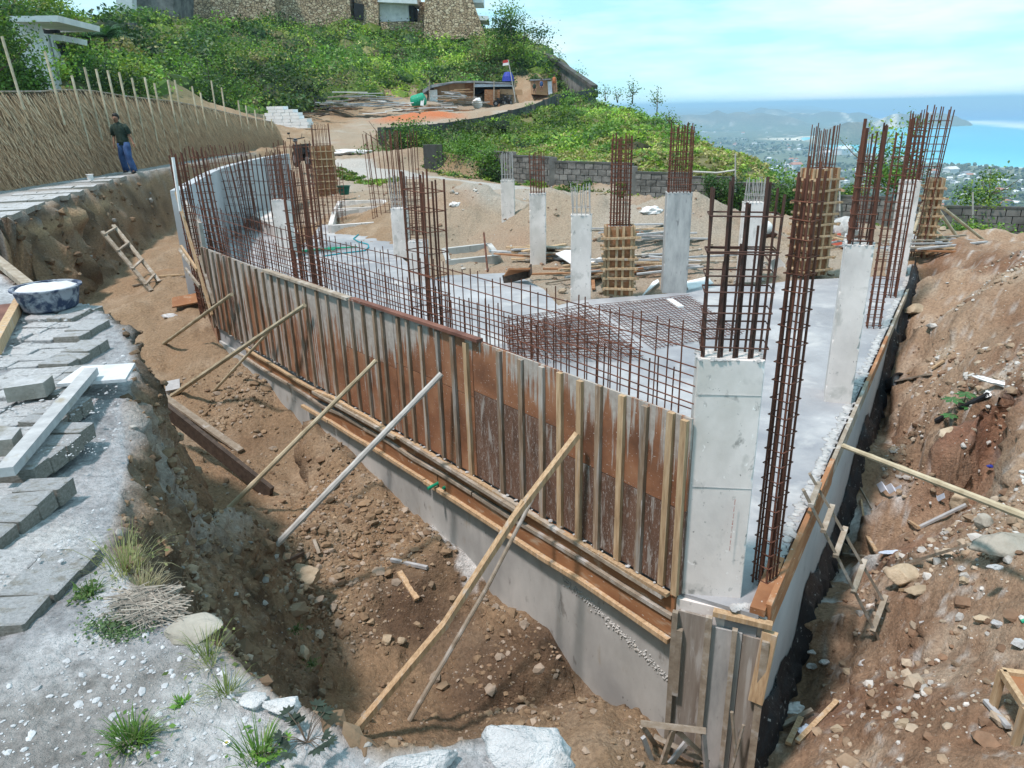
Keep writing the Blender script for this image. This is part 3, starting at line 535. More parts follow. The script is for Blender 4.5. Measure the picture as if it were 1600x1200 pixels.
vo = nt.nodes.new('ShaderNodeTexVoronoi'); vo.inputs['Scale'].default_value = 24; vo.inputs['Randomness'].default_value = 1; wv = nt.nodes.new('ShaderNodeVectorMath'); wv.operation = 'MULTIPLY_ADD'; nv = nt.nodes.new('ShaderNodeTexNoise'); nv.inputs['Scale'].default_value = 9; L(v, nv.inputs['Vector']); L(nv.outputs['Color'], wv.inputs[0]); wv.inputs[1].default_value = (.12, .12, .12); L(v, wv.inputs[2]); L(wv.outputs[0], vo.inputs['Vector'])
vp = nt.nodes.new('ShaderNodeSeparateColor'); L(vo.outputs['Color'], vp.inputs[0]); cell = ramp(nt, vp.outputs[0], [(0, (.74, .73, .72)), (.6, (1, 1, 1)), (1, (1.28, 1.28, 1.28))])
f1 = noise(nt, v, 26, 8, .7); c = mixcol(nt, 1., at_.outputs['Color'], ramp(nt, f1, [(.28, (.55, .54, .53)), (.5, (1, 1, 1)), (.7, (1.35, 1.35, 1.35))]), 'MULTIPLY')
c = mixcol(nt, mapr(nt, noise(nt, v, 55, 3, .5), .68, .72, 0, .6), c, (.52, .49, .44)); c = mixcol(nt, 1., c, cell, 'MULTIPLY'); nt.links.new(c, b.inputs['Base Color'])
bump(nt, b, math2(nt, 'SUBTRACT', math2(nt, 'ADD', noise(nt, v, 11, 8, .72), math2(nt, 'MULTIPLY', noise(nt, v, 60, 4, .6), .4)), math2(nt, 'MULTIPLY', vo.outputs['Distance'], .45)), 1., .05); M['terrain'] = m
mb = MB(); ii = np.arange(NR*NA).reshape(NR, NA); mb.add(gp, [np.stack([ii[:-1, :-1], ii[:-1, 1:], ii[1:, 1:], ii[1:, :-1]], -1).reshape(-1, 4)], C)
solo('ground', mb, M['terrain'], kind='structure', smooth=True)
def gh(x, y):
    """height of the finished ground at a spot"""
    return float(terrain(np.array([float(x)]), np.array([float(y)]))[0])
def ghs(x, y): return terrain(np.asarray(x), np.asarray(y))
def PG(px, py, z0=-2.0, it=9):
    """where a picture ray lands on the ground"""
    z = z0
    for _ in range(it):
        p = P(px, py, z); z = .5*z+.5*tin(p[:1], p[1:2])[0]
    p = P(px, py, z); p[2] = gh(p[0], p[1]); return p

# ================================================================== FAR COAST: plain, hills, sea
SEA = -180.
LAND = [tuple(P(x, y, SEA)[:2]) for x, y in [(1700, 268), (1600, 263), (1530, 259), (1450, 254), (1400, 244), (1345, 239), (1300, 234), (1280, 226), (1258, 220), (1249, 217), (1256, 214), (1275, 214), (1330, 215), (1352, 209), (1372, 203), (1400, 199), (1396, 195), (1450, 196), (1480, 195), (1508, 195), (1508, 190), (1470, 188), (1400, 187), (1370, 190), (1340, 193), (1300, 189), (1262, 192), (1238, 191), (1240, 185), (1290, 183), (1355, 180), (1300, 176), (1320, 173), (1270, 168), (1260, 166.6)]] + [(14000, 70000), (9000, 120000), (-40000, 120000), (-40000, 5000), (-3000, 100), (3000, -400), (5000, 600)]
NR2, NA2 = 360, 440
r2 = 95*(52000/95)**np.linspace(0, 1, NR2); a2 = np.radians(np.linspace(-20, 52, NA2)); R2, A2 = np.meshgrid(r2, a2, indexing='ij'); X2 = (R2*np.sin(A2)).ravel(); Y2 = (R2*np.cos(A2)).ravel(); D2 = np.hypot(X2, Y2)
sdl = sd(X2, Y2, LAND); q2 = np.stack([X2, Y2, X2*0], 1)
Z2 = np.interp(D2, [95, 140, 300, 600, 900, 1500], [-30, -42, -95, -150, -168, -173])
Z2 = Z2 + np.clip((D2-500)/3000, 0, 1)*2.5*fbm(q2, 400, 3, 201)
fr = np.clip((D2-4800)/2500, 0, 1)
Z2 = np.where(D2 > 1200, np.minimum(Z2, SEA+1.5+np.clip(sdl, -1e9, 400)*.016), Z2)
HILLS = [(1322, 205, 3900, 184, 78), (1335, 205, 3950, 187, 80), (1308, 205, 3900, 191, 75), (1350, 205, 3950, 199, 70), (1115, 190, 6400, 172, 300), (1090, 190, 6300, 176, 260), (1150, 190, 6300, 174.5, 300), (1185, 190, 6200, 177, 280), (1215, 190, 6300, 179, 220), (1060, 190, 6300, 180, 300), (1215, 180, 8600, 168.5, 230), (1195, 180, 8800, 171, 230), (1450, 193, 6500, 182.5, 170), (1425, 193, 6500, 184, 150), (1400, 193, 6400, 187, 140), (1472, 194, 6500, 184, 110), (1486, 194, 6500, 187, 80), (1504, 194, 6500, 186, 45), (1255, 180, 7800, 177, 260), (1280, 183, 7800, 175, 260), (1310, 183, 7900, 176, 240), (1335, 183, 8000, 177.5, 180)]
HD = []
for x, y, d, ty, r in HILLS:
    p = PD(x, y, d); HD.append((p[0], p[1], UP(p[:2], ty), r))
rg = 1-np.abs(fbm(q2, 900, 4, 211)); rgs = 1-np.abs(fbm(q2, 260, 3, 215))
for a, b_, t, r in HD:
    g_ = np.exp(-((X2-a)**2+(Y2-b_)**2)/(r*r)*(1+.35*fbm(q2, 500, 2, 213))); Z2 = np.maximum(Z2, np.where(g_ > .03, SEA+3+(t-SEA)*g_*(.80+.20*rgs), -1e9))
Z2 = Z2 + np.clip((D2-7000)/2500, 0, 1)*np.clip(sdl/600, 0, 1)*np.clip(rg, 0, 2)*np.clip(50+D2*.0042, 0, 130)*.75
Z2 = np.where(sdl < 0, np.minimum(Z2, np.where(Z2 > SEA+12, Z2, SEA-1.2)), Z2)
C2 = np.tile([.12, .14, .08], (len(X2), 1)); k1 = fbm(q2, 180, 4, 221); k2 = fbm(q2, 45, 4, 231); k3 = fbm(q2, 700, 3, 241)
T = lambda c: np.tile(c, (len(X2), 1))
C2 = lerp(C2, T([.075, .095, .05]), np.clip(k1*1.3, 0, 1)); C2 = lerp(C2, T([.30, .26, .17]), np.clip(k2*1.6-1.0+.5*k3, 0, 1)*(D2 > 400)); C2 = lerp(C2, T([.36, .35, .32]), np.clip((k2+k1*.5)*3-2.3, 0, 1)*(D2 > 600))
C2 = lerp(C2, T([.115, .11, .07]), np.clip((Z2-SEA-30)/40, 0, 1)*(D2 > 3000)); C2 = lerp(C2, T([.30, .26, .18]), np.clip((Z2-SEA-20)/30, 0, 1)*(D2 > 3000)*np.clip(k1*1.2-.2, 0, 1)*.6)
C2 = lerp(C2, T([.66, .60, .47]), (np.clip(1.2-np.abs(sdl-14)/22, 0, 1)*(D2 > 1800)*np.clip(k3*1.2+.75, 0, 1)))
c_ = P(1248, 218, SEA); C2 = lerp(C2, T([.72, .64, .50]), np.clip(1.5-np.hypot(X2-c_[0], Y2-c_[1])/150, 0, 1)*(sdl > 0))
for x, y, r in ((1380, 200, 230), (1362, 197, 200), (1340, 205, 110), (1225, 189, 150)):
    c_ = P(x, y, SEA+8); C2 = lerp(C2, T([.55, .47, .34]), np.clip(1.3-np.hypot(X2-c_[0], Y2-c_[1])/r+k2*.9, 0, 1)*(sdl > -60))
m, nt, b = newmat('coast_land', .95); at_ = nt.nodes.new('ShaderNodeAttribute'); at_.attribute_name = 'tint'; v = coords(nt, (1, 1, 1), False)
c = mixcol(nt, 1., at_.outputs['Color'], ramp(nt, noise(nt, v, .06, 6, .7), [(.3, (.45, .5, .45)), (.5, (1, 1, 1)), (.72, (1.7, 1.65, 1.6))]), 'MULTIPLY'); nt.links.new(c, b.inputs['Base Color']); M['coast'] = m
mb = MB(); ii = np.arange(NR2*NA2).reshape(NR2, NA2); fz = np.stack([ii[:-1, :-1], ii[:-1, 1:], ii[1:, 1:], ii[1:, :-1]], -1).reshape(-1, 4)
keep = (Z2[fz].max(1) > SEA-.5); mb.add(np.stack([X2, Y2, Z2], 1), [fz[keep]], C2)
solo('coastal_plain', mb, M['coast'], kind='structure', smooth=True)
# sea: depth colours follow the distance from the shore, surf lies on the reef
NR3, NA3 = 200, 240
r3 = np.concatenate([[900.], 1500*(150000/1500)**np.linspace(0, 1, NR3-1)]); a3 = np.radians(np.linspace(-60, 60, NA3)); R3, A3_ = np.meshgrid(r3, a3, indexing='ij'); X3 = (R3*np.sin(A3_)).ravel(); Y3 = (R3*np.cos(A3_)).ravel()
s3 = -sd(X3, Y3, LAND); q3 = np.stack([X3, Y3, X3*0], 1); T3 = lambda c: np.tile(c, (len(X3), 1)); j1 = fbm(q3, 500, 4, 301)
C3 = lerp(T3([.10, .50, .56]), T3([.035, .40, .55]), np.clip(s3/500+j1*.3, 0, 1)); 
def line_d(pts):
    d = np.full(len(X3), 1e9)
    for a, b in zip(pts[:-1], pts[1:]):
        a = np.array(a[:2]); b = np.array(b[:2]); e = b-a; t = np.clip(((X3-a[0])*e[0]+(Y3-a[1])*e[1])/(e@e), 0, 1); d = np.minimum(d, np.hypot(X3-a[0]-t*e[0], Y3-a[1]-t*e[1]))
    return d
reef = [P(x, y, SEA) for x, y in [(1508, 190), (1540, 192), (1600, 197), (1700, 204)]]
bay = [tuple(P(x, y, SEA)[:2]) for x, y in [(1508, 190), (1540, 192), (1600, 197), (1760, 210), (1760, 300), (1600, 280), (1300, 250), (1200, 215), (1380, 190)]]
inb = inpoly(X3, Y3, bay); deep = np.where(inb, 0, np.clip(R3.ravel()/7000-.4, 0, 1)); C3 = lerp(C3, T3([.016, .15, .42]), np.clip(deep, 0, 1))
C3 = lerp(C3, T3([.82, .86, .88]), np.clip(1.35-line_d(reef)/np.interp(X3, [3200, 4300, 5200], [150, 420, 600])+.35*j1, 0, 1)*.95)
C3 = lerp(C3, T3([.78, .84, .86]), np.clip(1.3-line_d([P(x, y, SEA) for x, y in [(1395, 185.5), (1330, 185), (1290, 184.5), (1262, 186)]])/120+.4*j1, 0, 1)*.9)
C3 = lerp(C3, T3([.6, .72, .72]), np.clip(.9-s3/28+.5*fbm(q3, 90, 3, 311), 0, 1)*(s3 > -5)*.7)
m, nt, b = newmat('sea_water', .35); at_ = nt.nodes.new('ShaderNodeAttribute'); at_.attribute_name = 'tint'; v = coords(nt, (1, 1, 1), False); nt.links.new(mixcol(nt, mapr(nt, noise(nt, v, .008, 6, .6, .5), .45, .7, 0, .3), at_.outputs['Color'], (.12, .45, .62)), b.inputs['Base Color'])
b.inputs['Specular IOR Level'].default_value = .25; bump(nt, b, noise(nt, v, .05, 5, .6), .25, 2.); M['sea'] = m
mb = MB(); ii = np.arange(NR3*NA3).reshape(NR3, NA3); V3 = np.stack([X3, Y3, np.full(len(X3), SEA)], 1); mb.add(V3, [np.stack([ii[:-1, :-1], ii[:-1, 1:], ii[1:, 1:], ii[1:, :-1]], -1).reshape(-1, 4)], C3)
solo('sea', mb, M['sea'], kind='structure')


# ================================================================== CONCRETE WORKS
def along(poly, s):
    """point and direction at arc length s on a polyline"""
    for a, b in zip(poly[:-1], poly[1:]):
        a = np.array(a); b = np.array(b); l = np.linalg.norm(b-a)
        if s <= l or (b == np.array(poly[-1])).all(): return a+(b-a)*s/l, (b-a)/l
        s -= l
def off(poly, n, d): return [(p[0]+n[0]*d, p[1]+n[1]*d) for p in poly]
ZS = -1.4
slab_px = [(1410, 430), (1240, 438), (1180, 446), (1095, 444), (1072, 453), (1040, 459), (905, 469), (872, 477), (850, 452), (800, 426), (700, 430), (668, 436), (622, 398), (606, 348), (500, 351), (486, 372), (470, 384), (396, 350)]
sp_ = [tuple(P(x, y, ZS)[:2]) for x, y in slab_px]
CW = [tuple(P(x, y, .3)[:2]) for x, y in [(284, 297), (310, 282), (340, 266), (375, 255), (410, 247), (452, 240)]]     # curved wall
slab_poly = off(LWO, nL, .03)[:1] + off(RWO[:4], nR, .02) + sp_ + [CW[3], CW[2], CW[1], CW[0]] + off(LWO, nL, .03)[::-1][:-1]
# top relief: triangulated grid clipped to the slab outline
mb = MB(); mb.prism(slab_poly, ZS-.22, ZS)
solo('concrete_slab', mb, M['slab'], 'broad grey cast concrete floor slab with swirled trowel marks inside the formwork', 'slab', (0, 0, 0))
# lower wall on the left: outer face, reaches into the pit
mb = MB(); outer = LWO[:]; inner = off(LWO, nL, .26); mb.prism([(1.06, 3.945)] + outer[1:] + inner[::-1][:-1] + [(1.27, 4.02)], -3.3, ZS-.23)
solo('foundation_wall', mb, M['wallc'], 'grey concrete foundation wall below the red plywood shuttering, sunk in the brown pit', 'wall', (0, 4, -2))
mb = MB(); ro = [(1.525, 3.76)]+RWO[1:]; mb.prism(ro + off(ro, nR, .22)[::-1], -3.4, ZS-.24)
w2 = thing('edge_wall', 'long pale concrete wall along the right edge of the slab above the black bitumen strip', 'wall', (1.5, 3.8, -2.8))
part('wall_body', mb, M['blueconc'], w2)
mb = MB()      # rough bitumen coat on the foot of the wall
vs_, ii_ = [], 0
S_ = np.linspace(0.05, 14, 260); rows = []
for s in S_:
    p, d = along(RWO, s); nn = np.array([d[1], -d[0]]); zg = tin(np.array([p[0]+nn[0]*.25]), np.array([p[1]+nn[1]*.25]))[0]; hgt = zg+.22*(1+.25*math.sin(s*7)+.2*rng.normal()*.5); row = []
    for o, z in ((.006, max(zg+.05, hgt)), (.03, zg+.16), (.06+.01*rng.normal(), zg+.09), (.09+.015*rng.normal(), zg+.07), (.12+.02*rng.normal(), zg-.08)): row.append((p[0]+nn[0]*o, p[1]+nn[1]*o, z+.006*rng.normal()))
    rows.append(row)
V = np.array(rows).reshape(-1, 3); I = np.arange(len(V)).reshape(len(S_), 5); mb.add(V, [np.stack([I[:-1, :-1], I[1:, :-1], I[1:, 1:], I[:-1, 1:]], -1).reshape(-1, 4)])
solo('bitumen_strip', mb, M['bitumen'], 'rough black bitumen coating along the foot of the pale right wall', 'waterproofing', (3, 7, -2.6), smooth=True)
# right wall: red-brown edge board in lengths, mortar ridge inside it
eb = thing('edge_shutter', 'line of red brown shutter boards nailed along the top of the pale right wall', 'formwork', (2, 4.6, -1.6))
for k, (s0, s1, dz, hh, mt) in enumerate([(.05, 2.35, 0, .24, 'orangeply'), (2.36, 4.6, .02, .16, 'woodx'), (4.61, 6.6, .01, .14, 'orangeply'), (6.61, 8.7, 0, .13, 'woodx'), (8.71, 10.8, 0, .12, 'woodx'), (12.5, 16.5, .02, .16, 'orangeply')]):
    p, d = along(RWO, s0); q, d2 = along(RWO, s1); nn = np.array([d[1], -d[0]])*.024; mb = MB(); z = ZS-.06+dz; mb.beam((p[0]+nn[0], p[1]+nn[1], z), (q[0]+nn[0], q[1]+nn[1], z), .035, hh); part('board', mb, M[mt], eb)
p, d = along(RWO, .0); q, _ = along(RWO, .62); nn = np.array([d[1], -d[0]]); mb = MB(); mb.beam((p[0]+nn[0]*.03-d[0]*.03, p[1]+nn[1]*.03-d[1]*.03, ZS-.62), (p[0]+nn[0]*.05+d[0]*.02, p[1]+nn[1]*.05, ZS-.10), .05, .09, (nn[0], nn[1], 0)); part('end_post', mb, M['wood'], eb)
mb = MB(); mb.beam((p[0]-nn[0]*.03, p[1]-nn[1]*.03, ZS+.02), (q[0]-nn[0]*.05, q[1]-nn[1]*.05, ZS+.03), .09, .05); part('inner_block', mb, M['orangeply'], eb)
pts = []; rad = []
for s in np.arange(.5, 16, .05):
    p, d = along(RWO, s); k = .05+.035*abs(math.sin(s*2.3)+.6*math.sin(s*5.1)); pts.append((p[0]+nR[0]*(.06+.02*rng.normal()), p[1]+nR[1]*.06, ZS+.0)); rad.append(.02*(1+.8*rng.random())+k*.2)
mb = MB(); scatter_blobs(mb, np.array(pts), np.array(rad), I1, .13, .3); solo('mortar_ridge', mb, M['lime'], 'crusty white mortar spilled over the slab edge along the right shutter boards', 'mortar', (3, 7, ZS), smooth=True)
# curved retaining wall
mb = MB(); n_ = len(CW); cin = []
for i, p in enumerate(CW):
    a = np.array(CW[max(i-1, 0)]); b = np.array(CW[min(i+1, n_-1)]); d = (b-a)/np.linalg.norm(b-a); cin.append((p[0]-d[1]*.2, p[1]+d[0]*.2))
def fine(poly, k=5):
    o = []
    for i in range(len(poly)-1):
        p0 = np.array(poly[max(i-1, 0)]); p1 = np.array(poly[i]); p2 = np.array(poly[i+1]); p3 = np.array(poly[min(i+2, len(poly)-1)])
        for t in np.arange(k)/k: o.append(tuple(.5*((2*p1)+(-p0+p2)*t+(2*p0-5*p1+4*p2-p3)*t*t+(-p0+3*p1-3*p2+p3)*t**3)))
    return o + [tuple(poly[-1])]
mb.prism(fine(CW) + fine(cin)[::-1], -1.9, .30)
cwall = thing('curved_wall', 'smooth bluish concrete retaining wall curving behind the rusty bars below the fence', 'wall', (CW[2][0], CW[2][1], -1.4)); part('wall_body', mb, M['blueconc'], cwall)
mb = MB(); st = [P(396, 352, ZS)[:2], P(462, 392, ZS)[:2], P(468, 380, ZS)[:2], P(420, 340, ZS)[:2]]; mb.prism([tuple(s) for s in st], ZS, -1.1)
solo('wall_plinth', mb, M['column'], 'low cream concrete plinth carrying a wide rebar frame in front of the curved wall', 'plinth', (st[0][0], st[0][1], ZS))

# ---------------------------------------------------------------- red plywood shuttering of the left wall
fw = thing('wall_formwork', 'long wall shutter of cement streaked red plywood with upright timber battens above the pit', 'formwork', (1.06, 3.94, -1.4))
SL = [0]
for a, b in zip(LWO[:-1], LWO[1:]): SL.append(SL[-1]+math.hypot(b[0]-a[0], b[1]-a[1]))
LTOT = SL[-1]
def lw(s, o=0, z=0):
    """point beside the left wall: s along it from the near corner, o outwards"""
    p, d = along(LWO, s); return np.array([p[0]-nL[0]*o, p[1]-nL[1]*o, z])
ZB, ZT = -1.385, -.165
s = .0; k = 0
zt = lambda s: ZT if s < 2.2 else (ZT-.02 if s < 4.4 else ZT-.05)
while s < LTOT-.05:
    l = min([1.12, 1.05, 1.22, 1.1][k % 4], LTOT-s); seam = ZB+[.60, .78, .72, .66][k % 4]; big = s < 3.6
    for z0, z1 in (((ZB, seam-.004), (seam+.004, zt(s))) if big else ((ZB, zt(s)),)):
        ww = l if big else l/3
        for j in range(1 if big else 3):
            a = lw(s+j*ww+.004, .012); b_ = lw(s+(j+1)*ww-.004, .012); mb = MB(); mb.v = []; c0 = (a+b_)/2
            h_ = z1-z0; mb.beam((a[0], a[1], (z0+z1)/2), (b_[0], b_[1], (z0+z1)/2), .016, h_)
            me = mb.mesh('plywood_panel', M['plygrey' if (s > 2.6 and rng.random() < .60) else ('plydark' if (big and z1 < -.5 and s < 1.9) or (not big and rng.random() < .25) else 'ply')], (c0[0], c0[1], ZB)); o = bpy.data.objects.new('plywood_panel', me); COL.objects.link(o); o.parent = fw; o.location = Vector((c0[0], c0[1], ZB))-Vector(fw.location)
    s += l; k += 1
bs = [PW(x, y, (1.0, 3.9), (-4.35, 10.6)) for x, y in [(1345/4+750, 655), (1185/4+750, 650), (1010/4+750, 640), (868/4+750, 620), (725/4+750, 600), (602/4+750, 595), (478/4+750, 575), (358/4+750, 570)]]
bs = [math.hypot(p[0]-1.06, p[1]-3.94) for p in bs]; s = bs[-1]+.33
bs[0] = .035
for x in [808, 775, 724, 704, 680, 655, 635, 620, 597, 585, 568, 550, 533, 515, 500, 482, 470, 455, 443, 432, 420, 410, 400, 390, 380, 370, 361, 352, 344, 336, 328, 320]:
    p = PW(x, 490+(x-480)*.3, (1.0, 3.9), (-4.35, 10.6)); bs.append(math.hypot(p[0]-1.06, p[1]-3.94))
for k, s in enumerate(bs):
    if s > LTOT: continue
    a = lw(s, .034, ZB-.01+.015*rng.normal()); b_ = lw(s+.004*rng.normal(), .034, zt(s)-.01+.008*rng.normal()); wd = .046 if s < 2.6 else .036
    mb = MB(); mb.beam(a, b_, wd, .03, (nL[0], nL[1], 0)); part('batten', mb, M['wood' if k == 0 or (s < 2.4 and rng.random() < .3) else 'batten'], fw)
a = lw(2.05, .03, ZT+.0); b_ = lw(4.12, .03, ZT-.02); mb = MB(); mb.beam(a+[0, 0, .02], b_+[0, 0, .012], .065, .025); part('cap_board', mb, M['redboard'], fw, 'red brown cap board on the middle of the shutter')
a = lw(4.18, .03, ZT-.03); b_ = lw(6.3, .03, ZT-.05); mb = MB(); mb.beam(a+[0, 0, .01], b_+[0, 0, .01], .07, .03); part('cap_board', mb, M['woodx'], fw)
# far end: tall cleats and old boards
for (x0, y0, x1, y1, wd, mt) in [(270, 246, 282, 330, .05, 'white'), (275, 300, 331, 492, .06, 'wood'), (283, 385, 308, 422, .05, 'wood'), (290, 420, 312, 448, .05, 'woodx'), (312, 400, 334, 475, .05, 'woodx')]:
    a = PW(x0, y0, (-4.4, 10.62), (-6.0, 12.6)); b_ = PW(x1, y1, (-4.36, 10.5), (-6.0, 12.5)); mb = MB(); mb.beam(a, b_, wd, .03, (nL[0], nL[1], 0)); part('end_cleat', mb, M[mt], fw)
mb = MB(); a = np.array([-4.42, 10.68]); b_ = np.array(CW[0]); mb.prism([tuple(a), tuple(b_), (b_[0]+.04, b_[1]+.03), (a[0]+.04, a[1]+.03)], -1.7, .12); part('end_panel', mb, M['plygrey'], fw)
# two strips of edge boards under the shutter
wb = thing('edge_boards', 'two stepped runs of orange brown boards with pale timber edges below the red plywood', 'formwork', (1.0, 4.0, -1.6))
for (o, z, h_, w_, mt, cuts) in [(.024, -1.478, .125, .02, 'orangeply', (.02, 2.9, 5.4, 7.4)), (.040, -1.640, .14, .02, 'orangeply', (.02, 2.75, 5.1)), (.052, -1.555, .03, .03, 'woodx', (.02, 2.2, 4.1, 6.0, 7.7)), (.066, -1.728, .035, .04, 'wood', (.02, 2.95, 4.9, 5.6)), (.058, -1.405, .025, .04, 'wood', (.05, 1.6, 3.1, 5.2, 7.4))]:
    for a_, b2 in zip(cuts[:-1], cuts[1:]):
        mb = MB(); n0 = max(2, int((b2-a_)/.35)); prev = None
        for t in np.linspace(a_+.01, b2-.01, n0):
            p = lw(t, o+(.004*rng.normal() if w_ > .021 else 0), z+(.006*rng.normal() if w_ > .021 else 0)+(.0 if t < 5 else -.03))
            if prev is not None: mb.beam(prev, p+(p-prev)*.012, w_, h_)
            prev = p
        part('edge_batten' if w_ > .021 else 'edge_board', mb, M[mt], wb)
for s0, s1, o0, o1, z0, z1 in [(.1, 1.9, .062, .058, -1.43, -1.405), (1.5, 3.3, .09, .08, -1.43, -1.40), (3.4, 5.2, .09, .08, -1.42, -1.45)]:
    mb = MB(); mb.beam(lw(s0, o0, z0), lw(s1, o1, z1), .04, .03); part('loose_lath', mb, M['woodx'], wb)
# scalloped cement blobs along the bottom of the shutter
pp = np.array([lw(s+.02*rng.normal(), .045, ZB+.005) for s in np.arange(.1, 8, .11)]); mb = MB(); scatter_blobs(mb, pp, rng.uniform(.006, .017, len(pp)), I1, .4); part('cement_drip', mb, M['lime'], wb, kind='stuff')
# short green pipes
mb = MB(); a = PW(690, 752, (1.06, 3.94), (-1.17, 6.7)); a = lw(math.hypot(a[0]-1.06, a[1]-3.94), .0, a[2]); mb.tube([a, a+[-.12, -.12, -.01]], .016, 10); b_ = a+[.07, -.09, .0]; mb.tube([b_, b_+[-.05, -.05, 0]], .016, 10)
solo('green_pipe', mb, M['green'], 'pair of short green pipe ends poking out of the orange edge boards', 'pipe', a)

# ---------------------------------------------------------------- corner column shutter
cf_ = thing('corner_formwork', 'tall grey streaked shutter of the corner column standing in the pit at its lowest end', 'formwork', (1.3, 3.8, -2.8))
a0, a1, a2_ = np.array([1.02, 3.93]), np.array([1.30, 3.81]), np.array([1.545, 3.70])
for i, (p, q, z0, z1, mt) in enumerate([(a0+(.02, 0), a0+(.20, -.085), -2.95, -1.50, 'plydust'), (a0+(.205, -.087), a0+(.39, -.163), -2.95, -1.56, 'column_grey'), (a0+(.395, -.165), a2_-(.004, -.002), -2.95, -1.57, 'plydust')]):
    c0 = (p+q)/2; mb = MB(); mb.beam((p[0], p[1], (z0+z1)/2), (q[0], q[1], (z0+z1)/2), .02, z1-z0); me = mb.mesh('plywood_panel', M[mt], (c0[0], c0[1], -2.4)); o = bpy.data.objects.new('plywood_panel', me); COL.objects.link(o); o.parent = cf_; o.location = Vector((c0[0], c0[1], -2.4))-Vector(cf_.location)
for t, z0, z1, wd in [(.01, -2.9, -1.49, .035), (.07, -2.15, -1.62, .04), (.38, -2.9, -1.47, .04), (.66, -2.9, -1.52, .032), (.985, -2.95, -1.55, .045)]:
    p = a0+(a2_-a0)*t; p = p+np.array([-.38, -.92])*.03; mb = MB(); mb.beam((p[0], p[1], z0), (p[0], p[1], z1), wd, .035, (.38, .92, 0)); part('batten', mb, M['woodx'], cf_)
mb = MB(); mb.prism([(1.05, 3.95), (1.53, 3.73), (1.62, 3.88), (1.2, 4.1)], -3.0, ZS-.24); part('column_core', mb, M['column_grey'], cf_)
mb = MB(); mb.beam((1.235, 3.83, ZS-.045), (1.56, 3.69, ZS-.05), .05, .035); part('top_board', mb, M['wood'], cf_)
mb = MB(); mb.prism([(1.03, 3.95), (1.54, 3.73), (1.55, 3.76), (1.06, 4.0)], ZS-.24, ZS-.03); part('column_top', mb, M['column'], cf_)
pp = np.array([[1.35+.14*rng.random(), 3.80+.03*rng.random(), ZS-.0] for _ in range(40)]); mb = MB(); scatter_blobs(mb, pp, rng.uniform(.008, .028, 40), I1, .5); part('mortar_lump', mb, M['lime'], cf_, kind='stuff')
mb = MB(); mb.tube([(1.38, 3.68, -2.75), (1.41, 3.66, -2.45), (1.36, 3.67, -2.1)], .012, 6); mb.tube([(1.41, 3.66, -2.45), (1.44, 3.66, -2.2)], .01, 6); part('twig', mb, M['woodx'], cf_)

# ---------------------------------------------------------------- columns and rebar
UC = MB(); UC.tube([(0, 0, 0), (0, 0, 1)], 1., 6, False); UCM = {k: UC.mesh('bar_'+k, M[k]) for k in ('rust', 'rustdark', 'steelgrey')}
def vbar(parent, x, y, z0, z1, r, mt='rust', lean=(0, 0), name='vertical_bar'):
    h_ = z1-z0; L_ = math.hypot(h_, lean[0], lean[1]); o = partm(name, UCM[mt], parent, (x, y, z0), Vector((lean[0], lean[1], h_)).to_track_quat('Z', 'Y').to_euler(), (r, r, L_)); return o
def rect(c, u, wx, wy):
    v = np.array([-u[1], u[0]]); return [np.array(c)+u*a*wx/2+v*b*wy/2 for a, b in ((-1, -1), (1, -1), (1, 1), (-1, 1))]
def cage(parent, c, u, wx, wy, z0, z1, nx, ny, r=.008, sp=.15, sz0=None, sz1=None, mt='rust', lean=(0, 0), jit=.015, rs=.0045, htop=.06):
    u = np.array(u, float)/np.linalg.norm(u); R4 = rect(c, u, wx, wy); pts = []
    for i, (a, b) in enumerate(zip(R4, R4[1:]+R4[:1])):
        n = (nx, ny)[i % 2]
        for k in range(n-1): pts.append(a+(b-a)*k/(n-1))
    for p in pts:
        l = (lean[0]+rng.normal()*jit, lean[1]+rng.normal()*jit); vbar(parent, p[0], p[1], z0, z1+rng.uniform(-htop, htop), r*rng.uniform(.9, 1.1), mt, l)
    e = r+rs; R5 = rect((0, 0), u, wx+2*e, wy+2*e); mbs = MB(); mbs.tube([(*q, 0) for q in R5+R5[:1]], rs, 5, False); me = mbs.mesh('stirrup', M[mt])
    z = sz0 if sz0 is not None else z0+.05; ze = sz1 if sz1 is not None else z1-.1; h_ = z1-z0
    while z < ze:
        t = (z-z0)/h_; partm('stirrup', me, parent, (c[0]+lean[0]*t, c[1]+lean[1]*t, z), (rng.normal()*.02, rng.normal()*.02, rng.normal()*.02)); z += sp*rng.uniform(.9, 1.1)
